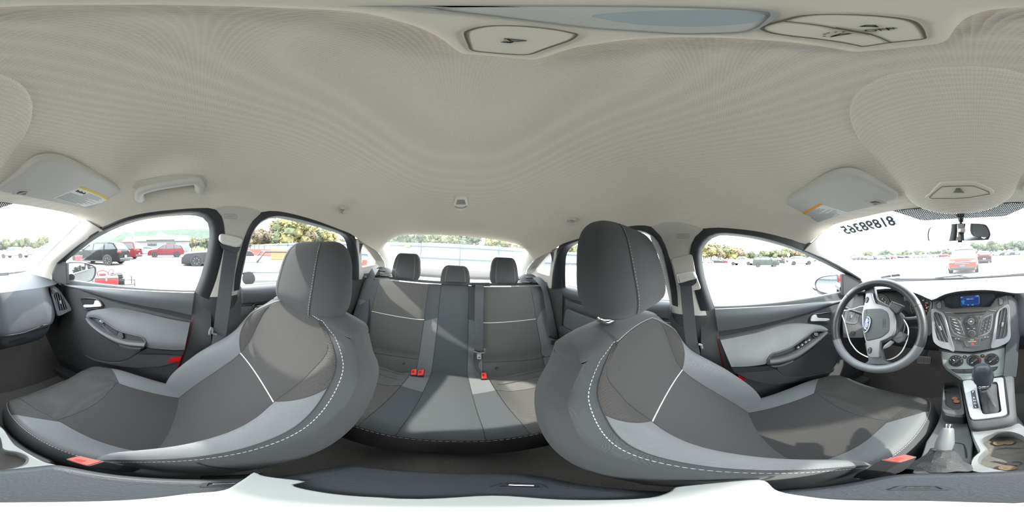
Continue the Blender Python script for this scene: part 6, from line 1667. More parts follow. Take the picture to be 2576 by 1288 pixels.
# coat hooks
for px, lab in (((868, 524), 'pale coat hook on the headliner above the rear passenger side'), ((1440, 553), 'pale coat hook on the headliner above the rear driver side')):
    c = hit(px[0], px[1], Cf(0.004))
    k = thing('coat_hook', lab, 'hook', tuple(c), 'coat hooks on the rear headliner')
    mk('hook_base', ball(c, 0.03, 20, 8, (0.75, 1.0, 0.28)), M_visor, k)
    mk('hook_tongue', tube(cr([c + V(-0.012, 0.01, -0.006), c + V(0, 0.0, -0.017), c + V(0.014, -0.014, -0.016), c + V(0.018, -0.018, -0.008)], 16), [0.004 + 0.003 * k_ / 15 for k_ in range(16)], 8), M_visor, k)
    mk('hook_hollow', ball(c + V(0.004, 0.006, -0.007), 0.012, 12, 6, (1.2, 0.8, 0.3)), mat('hollow_grey', srgb(160, 157, 150), 0.9), k)
# rear roof fitting
c = hit(1159, 514, Cf(0.003))
rl_ = thing('rear_roof_fitting', 'small square beige fitting in the middle of the rear headliner', 'fitting', tuple(c))
q = hits([(1146, 500), (1149, 497), (1170, 497), (1174, 500), (1177, 515), (1170, 527), (1164, 531), (1153, 531), (1147, 526), (1141, 514)], Cf(0.005))
mk('fitting_body', slab(round_poly(q, 0.01), (0, -0.15, 1), 0.01, 0.004), M_lampb, rl_)
q2 = hits([(1150, 503), (1169, 503), (1172, 515), (1147, 515)], Cf(0.0062))
mk('fitting_flap', slab(round_poly(q2, 0.006), (0, -0.15, 1), 0.004, 0.002), M_satin, rl_, label='grey flap')
mk('fitting_lip', tube(cr(hits([(1145, 519), (1152, 523), (1166, 523), (1173, 519)], Cf(0.006)), 20), 0.0035, 8), mat('lip_grey', srgb(150, 148, 142), 0.5), rl_)
for px in ((1293, 535), (1300, 538), (1314, 530)):
    pass

# ------------------------------------------------------------------ rear view mirror
mo = [(2333, 596), (2335, 580), (2342, 571.5), (2376.7, 565), (2428, 562), (2468.6, 563.3), (2481, 567.4), (2488, 577.6), (2491, 590), (2487, 600), (2481, 604), (2417.6, 606), (2342, 606.6), (2335, 602)]
mp0 = Vector((-0.028, 0.50, 0.073)); mn = Vector((-0.345, -0.93, -0.17)).normalized()
rm = thing('rear_view_mirror', 'wide black rear view mirror hanging from the windscreen', 'mirror', tuple(mp0))
mo3 = evenly(cr(onps(mo, mp0, mn), 160, True), 70, True)
cm = sum(mo3, Vector()) / len(mo3)
hs_ = [[p for p in mo3], [p - mn * 0.008 + (p - cm) * 0.01 for p in mo3], [cm + (p - cm) * 0.9 - mn * 0.026 for p in mo3], [cm + (p - cm) * 0.6 - mn * 0.036 for p in mo3], [cm + (p - cm) * 0.1 - mn * 0.038 for p in mo3]]
mk('mirror_housing', [loft(hs_, True, False, True), ringframe(mo3, [cm + (p - cm) * 0.955 + mn * 0.0 for p in mo3], -mn, 0.004, 0.001, 70)], M_dark2, rm)
mk('mirror_glass', slab([cm + (p - cm) * 0.96 - mn * 0.0008 for p in mo3], -mn, 0.002, 0.0002), M_mirror, rm, smooth=False, label='reflecting mirror glass')
mk('mirror_lever', box(onp(2413, 608, mp0, mn) - mn * 0.006, (0.014, 0.010, 0.006), 0.002), M_dark2, rm)
mk('mirror_stem', tube([cm - mn * 0.03, V(-0.02, wind_y(-0.02, 0.13) - 0.012, 0.125), V(-0.02, wind_y(-0.02, 0.15) - 0.004, 0.145)], [0.009, 0.008, 0.014], 12), M_dark2, rm)

# ------------------------------------------------------------------ stickers on the windscreen
q = hits([(2108, 571), (2243, 546), (2266, 568), (2113, 594)], Wf(0.004))
def clearish(name, col, a):
    m = mat(name, col, 0.4); m.node_tree.nodes['Principled BSDF'].inputs['Alpha'].default_value = a; return m
stk = thing('lot_number_sticker', 'pale clear sticker with large grey digits on the driver side windscreen', 'sticker', tuple(q[0]))
def on_glass(p, o=0.006): return Vector((p.x, wind_y(p.x, p.z) - o, p.z))
mk('sticker_film', grid(lambda u, v: on_glass(q[0].lerp(q[1], u).lerp(q[3].lerp(q[2], u), v), 0.004), 16, 3), clearish('sticker_film', srgb(232, 240, 234), 0.55), stk)
A_, B_ = hit(2246, 560, Wf(0.006)), hit(2119, 585, Wf(0.006))
xd_ = (B_ - A_).normalized()
up_ = hit(2176, 560, Wf(0.006)) - hit(2190, 580, Wf(0.006))
mid_ = hit(2182, 569, Wf(0.006))
M_num = mat('sticker_grey', srgb(84, 98, 102), 0.6)
tg_ = text_geo('81898365', 0.090, (0, 0, 0), (1, 0, 0), (0, 1, 0), 0.0003, bold=0.003)
xs_ = [v.x for v in tg_[0]]; wd_ = max(xs_) - min(xs_)
sc_ = (B_ - A_).length / wd_
nrm_ = Vector((0, -0.47, -0.88))
up_u = up_ - xd_ * 0; 
hgt = (hit(2155, 553, Wf(0.006)) - hit(2168, 577, Wf(0.006)))
yv = hit(2172, 559, Wf(0.006)) - hit(2188, 580, Wf(0.006))
mk('sticker_digits', ([on_glass(mid_ + xd_ * (v.x * sc_) + yv * (v.y / 0.066), 0.006) for v in tg_[0]], tg_[1]), M_num, stk, label='large grey digits, seen reversed')
tx_ = text_geo('X', 1.0, (0, 0, 0), (1, 0, 0), (0, 1, 0), 0.0)
cx_ = hit(2112, 585, Wf(0.006))
mk('sticker_letter', ([on_glass(cx_ + xd_ * v.x * 0.028 + yv * v.y * 0.75) for v in tx_[0]], tx_[1]), M_num, stk)
bars = []
for k in range(9):
    t = k / 8
    bars.append(tube(hits([(2245 + 9 * t, 550 + 18 * t), (2250 + 9 * t, 549.3 + 18 * t)], Wf(0.0055)), 0.0011 if k % 3 else 0.0018, 4))
mk('sticker_bars', bars, M_num, stk, kind='stuff', label='short stack of grey bars')
mk('sticker_print', [tube(hits([(2152, 586), (2178, 582)], Wf(0.0055)), 0.0008, 4), tube(hits([(2195, 577), (2250, 570)], Wf(0.0055)), 0.0008, 4), tube(hits([(2188, 581), (2215, 577.5)], Wf(0.0055)), 0.0005, 4)], mat('faint_print', srgb(150, 160, 160), 0.7), stk, kind='stuff')
for q4, lab in (([(2215, 696), (2240, 691.5), (2242, 697), (2216.5, 700.5)], 'small grey inspection sticker at the windscreen corner, nearer the driver door'), ([(2241, 691.3), (2263.4, 689), (2265.4, 695), (2243, 697)], 'small grey inspection sticker at the windscreen corner, farther from the driver door')):
    c0 = hits(q4, Wf(0.004))
    st2 = mk('inspection_sticker', slab(c0, (0, 1, 0.5), 0.0006, 0.0001), mat('sticker_dull', srgb(150, 152, 150), 0.7, var=0.15, vscale=80), loc=c0[0])
    tag(st2, lab, 'sticker', 'inspection stickers on the windscreen')
wp = thing('windscreen_wiper', 'black wiper blade lying at the foot of the windscreen', 'wiper', tuple(hit(2390, 696, Wf(-0.02))))
mk('wiper_blade', tube(hits([(2352, 699), (2372, 697), (2400, 694), (2424, 691)], Wf(-0.02)), [0.003, 0.006, 0.007, 0.004], 8), M_dark2, wp)
mk('wiper_arm', tube(hits([(2398, 694.5), (2412, 694), (2436, 697)], Wf(-0.035)), 0.005, 8), M_dark2, wp)

# ------------------------------------------------------------------ outside mirrors
def door_mirror(s, glass_px, lab, paintlow):
    p0 = Vector((s * 0.80, 0.74, -0.155)); n = (Vector((-0.53, -0.85, 0.03)) if s > 0 else Vector((0.30, -1, 0.06))).normalized()
    o = thing('door_mirror', lab, 'mirror', tuple(p0))
    G = evenly(cr(onps(glass_px, p0, n), 160, True), 70, True)
    c = sum(G, Vector()) / len(G)
    mk('mirror_bezel', ringframe(G, [c + (p - c) * 0.90 + n * 0.0 for p in G], -n, 0.03, 0.003, 70), M_dark2, o)
    mk('mirror_glass', slab([c + (p - c) * 0.91 - n * 0.006 for p in G], -n, 0.003, 0.0003), M_mirror, o, smooth=False, label='reflecting mirror glass')
    rings = [[p - n * 0.001 for p in G], [c + (p - c) * 1.06 - n * 0.03 for p in G], [c + (p - c) * 0.95 - n * 0.08 for p in G], [c + (p - c) * 0.6 - n * 0.115 for p in G], [c + (p - c) * 0.05 - n * 0.12 for p in G]]
    mk('mirror_shell', loft(rings, True, False, True), M_paint, o, label='dark red painted shell')
    low = min(G, key=lambda p: p.z)
    inn = min(G, key=lambda p: abs(p.x))
    mk('mirror_arm', tube([inn + V(s * 0.03, 0.03, -0.04), V(s * 0.68, 0.70, -0.165)], [0.03, 0.026], 10), M_dark2, o)
    if paintlow:
        q = onps([(2040, 722), (2048, 720), (2052, 730), (2060, 736), (2075, 741), (2098, 745), (2099, 750), (2068, 753), (2052, 741)], p0 - n * 0.02, n)
        mk('mirror_skirt', slab(round_poly(q, 0.008), -n, 0.05, 0.008), mat('mirror_grey', srgb(150, 152, 154), 0.5), o, label='grey lower skirt')
    return o
door_mirror(1, [(164, 664), (169, 660), (197, 659), (219, 662.5), (239, 670), (243, 678), (241, 693), (234, 704.5), (227, 708), (208.7, 710.4), (180, 710), (174, 700)], 'dark red door mirror outside the passenger window', False)
door_mirror(-1, [(2049, 711), (2055, 702), (2071, 695), (2100, 691.6), (2108, 694), (2106, 735), (2099, 742), (2071, 737), (2057, 732), (2050, 720.5)], 'dark red door mirror outside the driver window with grey skirt', True)

# ------------------------------------------------------------------ seat belts
M_guide = mat('belt_guide_pale', srgb(200, 199, 194), 0.5)
def band_px(pairs, f=None, planes=None, n=30, th=0.0015):
    """belt between left/right edge sight lines; planes: list of (axis, value) per pair"""
    L_, R_ = [], []
    for (a, b), (ax, v) in zip(pairs, planes):
        fn = {'x': onx, 'y': ony, 'z': onz}[ax]
        L_.append(fn(a[0], a[1], v)); R_.append(fn(b[0], b[1], v))
    A = evenly(cr(L_, n * 3), n); B = evenly(cr(R_, n * 3), n)
    rings = []
    for i in range(n):
        t = A[min(i + 1, n - 1)] - A[max(i - 1, 0)]
        nn = t.cross(B[i] - A[i]).normalized() * th / 2
        rings.append([A[i] - nn, B[i] - nn, B[i] + nn, A[i] + nn])
    return loft(rings, True, True, True), A, B
# front passenger
b1_ = thing('seat_belt', 'charcoal front seat belt hanging on the passenger side door pillar', 'seat belt', (0.6, -0.1, 0.0), 'front seat belts')
g, A, B = band_px([((566, 612), (600, 620)), ((562, 640), (596, 646)), ((548, 740), (583, 740)), ((536, 838), (570, 832)), ((528, 890), (560, 885))], planes=[('x', 0.552), ('x', 0.556), ('x', 0.566), ('x', 0.58), ('x', 0.585)])
mk('webbing', g, M_belt, b1_)
gq = onxs([(552, 595), (558, 588), (584, 592), (607, 599), (609, 611), (598, 622), (580, 619), (562, 613), (553, 604)], 0.535)
gd = mk('belt_guide', slab(evenly(cr(gq, 90, True), 44, True), (1, 0, 0), 0.022, 0.007, 3), M_guide, b1_, label='pale belt guide loop')
mk('guide_face', ringframe(round_poly(onxs([(562, 594), (600, 602), (602, 610), (594, 612), (564, 605)], 0.5345), 0.006), round_poly(onxs([(566, 597), (597, 604), (598, 608), (592, 609), (567, 603)], 0.5345), 0.004), (1, 0, 0), 0.004, 0.0004, 40), M_visor, gd)
mk('guide_slot', slab(round_poly(onxs([(553, 612), (564, 615), (598, 624), (606, 620), (600, 634), (590, 636), (560, 626)], 0.549), 0.004), (1, 0, 0), 0.008, 0.001), M_dark2, b1_, label='dark opening under the guide')
mk('belt_tongue', tube(onxs([(527, 841), (528, 832), (532, 824), (535, 826), (534, 838), (545, 841)], 0.572), 0.005, 8), M_satin, b1_, label='pale grey belt tongue')
# front driver
b2_ = thing('seat_belt', 'charcoal front seat belt hanging on the driver side door pillar', 'seat belt', (-0.6, -0.1, -0.1), 'front seat belts')
g, A, B = band_px([((1709, 706), (1741, 701)), ((1711, 722), (1740, 718)), ((1716, 780), (1746, 778)), ((1722, 835), (1752, 840)), ((1730, 890), (1762, 892))], planes=[('x', -0.552), ('x', -0.556), ('x', -0.566), ('x', -0.578), ('x', -0.583)])
mk('webbing', g, M_belt, b2_)
gq = onxs([(1702, 692), (1712, 688), (1742, 684), (1747, 688), (1752, 700), (1735, 706), (1708, 713), (1704, 706)], -0.535)
gd = mk('belt_guide', slab(evenly(cr(gq, 90, True), 44, True), (-1, 0, 0), 0.022, 0.007, 3), M_guide, b2_, label='pale belt guide loop')
mk('guide_face', ringframe(round_poly(onxs([(1712, 697), (1740, 688), (1746, 696), (1716, 704)], -0.5345), 0.006), round_poly(onxs([(1716, 697), (1738, 691), (1742, 695), (1718, 701)], -0.5345), 0.004), (-1, 0, 0), 0.004, 0.0004, 40), M_visor, gd)
mk('guide_slot', slab(round_poly(onxs([(1706, 714), (1740, 706), (1753, 700), (1752, 712), (1742, 719), (1712, 720)], -0.549), 0.004), (-1, 0, 0), 0.008, 0.001), M_dark2, b2_, label='dark opening under the guide')
mk('guide_track', slab(round_poly(onxs([(1688, 651), (1741, 638), (1750, 690), (1764, 728), (1740, 732), (1704, 716)], -0.560), 0.01), (-1, 0, 0), 0.01, 0.003), M_pillar, b2_, label='pale sliding plate of the belt guide')
mk('belt_tongue', tube(onxs([(1757, 866), (1764, 868), (1766, 876)], -0.57), 0.005, 8), M_satin, b2_, label='pale grey belt tongue')
# rear belts
b3_ = thing('rear_seat_belt', 'grey rear seat belt behind the passenger seat', 'seat belt', (0.58, -0.95, -0.4), 'rear seat belts')
g, A, B = band_px([((935, 676), (954, 676)), ((921, 700), (940, 702)), ((908, 735), (931, 740)), ((892, 785), (926, 795)), ((885, 819), (921, 826))], planes=[('y', -1.06), ('y', -1.01), ('y', -0.96), ('y', -0.87), ('y', -0.83)])
mk('webbing', g, M_belt, b3_)
mk('belt_tongue', tube(onys([(886, 823), (903, 829), (920, 829), (922, 822)], -0.82), 0.006, 8), M_dark2, b3_)
mk('tongue_plate', slab(round_poly(onys([(896, 832), (911, 834), (909, 842), (897, 840)], -0.815), 0.004), (0, -1, 0), 0.003, 0.0005), M_chrome, b3_, label='bright steel tongue plate')
b4_ = thing('rear_seat_belt', 'grey rear seat belt behind the driver seat', 'seat belt', (-0.58, -0.95, -0.4), 'rear seat belts')
g, A, B = band_px([((1338, 698), (1357, 697)), ((1350, 710), (1369, 708)), ((1364, 730), (1378, 732)), ((1373, 785), (1391, 788)), ((1383, 846), (1404, 849))], planes=[('y', -1.06), ('y', -1.01), ('y', -0.95), ('y', -0.88), ('y', -0.83)])
mk('webbing', g, M_belt, b4_)
mk('belt_tongue', tube(onys([(1381, 846), (1394, 851), (1406, 851)], -0.82), 0.006, 8), M_dark2, b4_)
mk('tongue_plate', slab(round_poly(onys([(1386, 856), (1396, 858), (1394, 868), (1386, 867)], -0.815), 0.004), (0, -1, 0), 0.003, 0.0005), M_chrome, b4_, label='bright steel tongue plate')
b5_ = thing('rear_seat_belt', 'grey middle rear seat belt hanging straight down the backrest', 'seat belt', (-0.14, -1.0, -0.4), 'rear seat belts')
g, A, B = band_px([((1197, 712), (1219, 712)), ((1195, 730), (1217, 730)), ((1194, 800), (1216, 800)), ((1193, 878), (1215, 882))], planes=[('y', -1.05), ('y', -0.985), ('y', -0.905), ('y', -0.835)])
mk('webbing', g, M_belt, b5_)
g, A, B = band_px([((1193, 880), (1214, 884)), ((1191, 905), (1212, 908)), ((1196, 925), (1213, 930)), ((1207, 944), (1214, 944))], planes=[('y', -0.84), ('y', -0.83), ('y', -0.81), ('y', -0.77)])
mk('webbing', g, M_belt, b5_)
mk('belt_tongue', [tube(onys([(1190, 878), (1191, 884), (1205, 889), (1218, 887), (1220, 882), (1219, 878)], -0.815), 0.005, 8)], M_satin, b5_, label='grey belt tongue')
mk('tongue_plate', ringframe(round_poly(onys([(1200, 889), (1211, 890), (1210, 904), (1200, 903)], -0.812), 0.002), round_poly(onys([(1203, 898), (1208, 898), (1208, 901), (1203, 901)], -0.812), 0.001), (0, -1, 0), 0.003, 0.0004, 32), M_chrome, b5_, label='bright steel tongue plate')
sg_ = mk('belt_slot', slab(round_poly(onys([(1188, 711), (1232, 711), (1234, 721), (1186, 720)], -1.034), 0.004), (0, -1, 0), 0.02, 0.002), M_dark2, b5_, label='dark belt slot in the backrest top')
# retractor covers at the shelf corners
for s, lab in ((1, 'passenger'), (-1, 'driver')):
    t = thing('belt_cover', 'moulded grey belt outlet on the parcel shelf corner, %s side' % lab, 'cover', (s * 0.56, -1.12, -0.15))
    rr = []
    for k in range(9):
        a = pi * k / 8
        rr.append([V(s * (0.47 + 0.20 * u), -1.065 - 0.20 * sin(a / 2) * (0.85 + 0.15 * sin(pi * u)), -0.175 + 0.050 * sin(a) * (0.55 + 0.45 * sin(pi * u)) + 0.012 * u) for u in [q_ / 10 for q_ in range(11)]])
    mk('cover_shell', loft(rr, False), M_dash, t)
    mk('cover_slot', box((s * 0.535, -1.075, -0.135), (0.075, 0.03, 0.012), 0.005), M_dark2, t, label='dark belt slit')
    lt_ = thing('seat_release', 'oval seatback release ring on the rear bench top, %s side' % lab, 'latch', (s * 0.50, -1.085, -0.172), 'seatback releases')
    c = V(s * 0.50, -1.085, -0.168)
    mk('release_ring', tube([c + V(0.045 * cos(2 * pi * k / 28), 0.026 * sin(2 * pi * k / 28), 0.003) for k in range(28)], 0.004, 8, closed=True), M_satin, lt_)
    mk('release_button', ball(c, 0.02, 14, 8, (1.3, 0.8, 0.4)), M_dark, lt_)

# ------------------------------------------------------------------ buckles
def buckle(name, lab, redpx, plane, up, body, group, depth=0.05, w=None):
    P_ = round_poly(onps(redpx, plane[0], plane[1]), 0.003)
    n = Vector(plane[1]).normalized()
    if n.dot(sum(P_, Vector()) / len(P_)) > 0: n = -n
    c = sum(P_, Vector()) / len(P_)
    o = thing(name, lab, 'buckle', tuple(c), group)
    outer = [c + (p - c) * 1.14 for p in P_]
    bd = Vector(body)
    rings = [[p - n * 0.002 for p in outer], [c + (p - c) * 1.2 - n * 0.004 + bd * 0.15 for p in P_], [c + (p - c) * 1.15 + bd * 0.7 for p in P_], [c + (p - c) * 0.8 + bd for p in P_]]
    mk('buckle_body', loft(rings, True, True, True), M_dark2, o)
    mk('press_button', slab(P_, -n, 0.006, 0.002), M_red, o, label='red press button')
    a, b, c_, d = [P_[i * len(P_) // 4] for i in range(4)]
    mid1, mid2 = (a + d) / 2, (b + c_) / 2
    sl = [c + (p - c) * 0.5 + (c_ - b) * -0.0 for p in P_]
    mk('buckle_slot', slab([c + (p - c) * 0.42 + (P_[0] - c) * 0.25 + n * 0.0006 for p in P_], -n, 0.002, 0.0003), mat('slot_red', srgb(120, 20, 16), 0.6), o)
    return o
buckle('seat_buckle', 'red topped buckle between passenger seat and armrest', [(168, 1155), (199, 1147), (256, 1160), (219, 1171)], ((0.09, 0.11, -0.515), Vector((-0.25, 0.35, 1))), None, (0.01, -0.04, -0.07), 'front buckles')
buckle('seat_buckle', 'red topped buckle between driver seat and hand brake', [(2222, 1156.5), (2273, 1143), (2304, 1149.5), (2265, 1162.5)], ((-0.095, 0.15, -0.515), Vector((0.2, 0.1, 1))), None, (-0.005, -0.055, -0.075), 'front buckles')
for px, lab in (([(1035, 930), (1048, 928), (1047.5, 943), (1033, 943)], 'red rear buckle on the passenger side, the one nearer the side window'), ([(1052.5, 931), (1067, 929.5), (1064.5, 943.5), (1050, 944.5)], 'red rear buckle on the passenger side, the one nearer the middle seat'), ([(1210.5, 938), (1223.4, 937.5), (1225, 952), (1212, 952.5)], 'single red rear buckle on the driver side of the middle seat')):
    buckle('rear_buckle', lab, px, ((0, -0.745, -0.67), Vector((0, 0.8, 0.6))), None, (0, -0.01, -0.06), 'rear buckles')
# ------------------------------------------------------------------ the car lot outside
GZ = -1.12
def gz(x, y):
    z = GZ
    if x < -3: z += 0.026 * (-x - 3) if x > -60 else 0.026 * 57 + 0.002 * (-x - 60)
    if y > 4: z += 0.012 * (y - 4) if y < 80 else 0.012 * 76
    return z
M_lot = bpy.data.materials.new('pale_asphalt'); M_lot.use_nodes = True
def _lot():
    nt = M_lot.node_tree; N, L = nt.nodes, nt.links; b = N['Principled BSDF']; b.inputs['Roughness'].default_value = 0.9
    tc = N.new('ShaderNodeTexCoord')
    n1 = N.new('ShaderNodeTexNoise'); n1.inputs['Scale'].default_value = 0.22; n1.inputs['Detail'].default_value = 6; n1.inputs['Roughness'].default_value = 0.7
    n2 = N.new('ShaderNodeTexNoise'); n2.inputs['Scale'].default_value = 22.0; n2.inputs['Detail'].default_value = 4
    L.new(tc.outputs['Object'], n1.inputs['Vector']); L.new(tc.outputs['Object'], n2.inputs['Vector'])
    r1 = N.new('ShaderNodeValToRGB'); r1.color_ramp.elements[0].position = 0.34; r1.color_ramp.elements[0].color = srgb(112, 113, 112); r1.color_ramp.elements[1].position = 0.5; r1.color_ramp.elements[1].color = srgb(162, 163, 162)
    L.new(n1.outputs['Fac'], r1.inputs[0])
    mx = N.new('ShaderNodeMix'); mx.data_type = 'RGBA'; mx.blend_type = 'MULTIPLY'; mx.inputs[0].default_value = 0.35
    L.new(r1.outputs[0], mx.inputs[6]); L.new(n2.outputs['Fac'], mx.inputs[7]); L.new(mx.outputs[2], b.inputs['Base Color'])
_lot()
gx = [-220, -140, -90, -60, -45, -32, -24, -18, -13, -9, -6, -4, -3, -1.5, 0, 1.5, 3, 5, 8, 12, 18, 26, 36, 50, 70, 100, 150, 220]
gy = [-60, -30, -20, -14, -9, -6, -4, -2.5, -1.2, 0, 1.2, 2.5, 4, 6, 9, 13, 18, 26, 36, 50, 65, 80, 110, 160, 240]
gvs = [(x, y, gz(x, y)) for y in gy for x in gx]
nx_ = len(gx)
gfs = [(j * nx_ + i, j * nx_ + i + 1, (j + 1) * nx_ + i + 1, (j + 1) * nx_ + i) for j in range(len(gy) - 1) for i in range(nx_ - 1)]
struct('ground', (gvs, gfs), M_lot, 'pale sunlit asphalt of the car lot')

def at_bearing(px, D):
    b = (px - FWD_PX) / 2576 * 2 * pi
    x, y = D * sin(b), D * cos(b)
    return Vector((x, y, gz(x, y)))

M_tire = mat('tyre', srgb(16, 16, 17), 0.85)
M_alloy = mat('alloy', srgb(110, 112, 116), 0.45, metal=0.3)
M_cglass = mat('car_glass', srgb(40, 46, 50), 0.15, spec=0.4)
M_ctrim = mat('car_black_trim', srgb(16, 16, 18), 0.5)
M_lampw = mat('head_lamp', srgb(130, 132, 134), 0.15)
M_lampr = mat('tail_lamp', srgb(110, 18, 20), 0.2)
M_plate = mat('number_plate_dark', srgb(52, 54, 58), 0.5)
def paint(name, r, g, b_): return mat(name, srgb(r, g, b_), 0.4, spec=0.12)

PROFILES = {   # (s along length from the nose 0..1, height fraction): lower body shoulder line and roof line
    'suv':   dict(L=4.45, W=1.82, H=1.60, belt=[(0, .42), (.03, .52), (.10, .60), (.27, .66), (.5, .66), (.9, .68), (.97, .66), (1, .50)], roof=[(.27, .66), (.42, .95), (.52, 1.0), (.78, .985), (.90, .93), (.965, .68)], clear=.15),
    'boxy':  dict(L=4.15, W=1.80, H=1.62, belt=[(0, .42), (.03, .55), (.10, .61), (.25, .65), (.5, .66), (.9, .68), (.98, .66), (1, .48)], roof=[(.25, .65), (.37, .94), (.48, 1.0), (.85, .99), (.94, .95), (.985, .68)], clear=.13),
    'sedan': dict(L=4.70, W=1.80, H=1.45, belt=[(0, .40), (.03, .50), (.12, .58), (.29, .64), (.5, .65), (.83, .68), (.95, .67), (1, .48)], roof=[(.29, .64), (.44, .95), (.53, 1.0), (.66, .98), (.76, .90), (.86, .68)], clear=.11),
    'coupe': dict(L=4.75, W=1.86, H=1.36, belt=[(0, .42), (.03, .53), (.12, .62), (.33, .68), (.5, .69), (.83, .72), (.95, .70), (1, .5)], roof=[(.33, .68), (.48, .96), (.56, 1.0), (.66, .98), (.80, .84), (.90, .71)], clear=.10),
    'van':   dict(L=4.9, W=1.9, H=1.78, belt=[(0, .40), (.03, .50), (.10, .56), (.22, .60), (.5, .60), (.9, .60), (.98, .58), (1, .45)], roof=[(.20, .60), (.36, .95), (.46, 1.0), (.86, .99), (.95, .95), (.985, .60)], clear=.12),
    'pickup': dict(L=5.6, W=1.95, H=1.82, belt=[(0, .44), (.02, .58), (.10, .62), (.26, .64), (.5, .64), (.62, .64), (.97, .64), (1, .60)], roof=[(.25, .64), (.36, .95), (.42, 1.0), (.54, .99), (.60, .95), (.62, .64)], clear=.2),
}
ORD = 'first second third fourth fifth sixth seventh eighth ninth tenth eleventh twelfth thirteenth fourteenth fifteenth sixteenth seventeenth eighteenth nineteenth twentieth'.split()
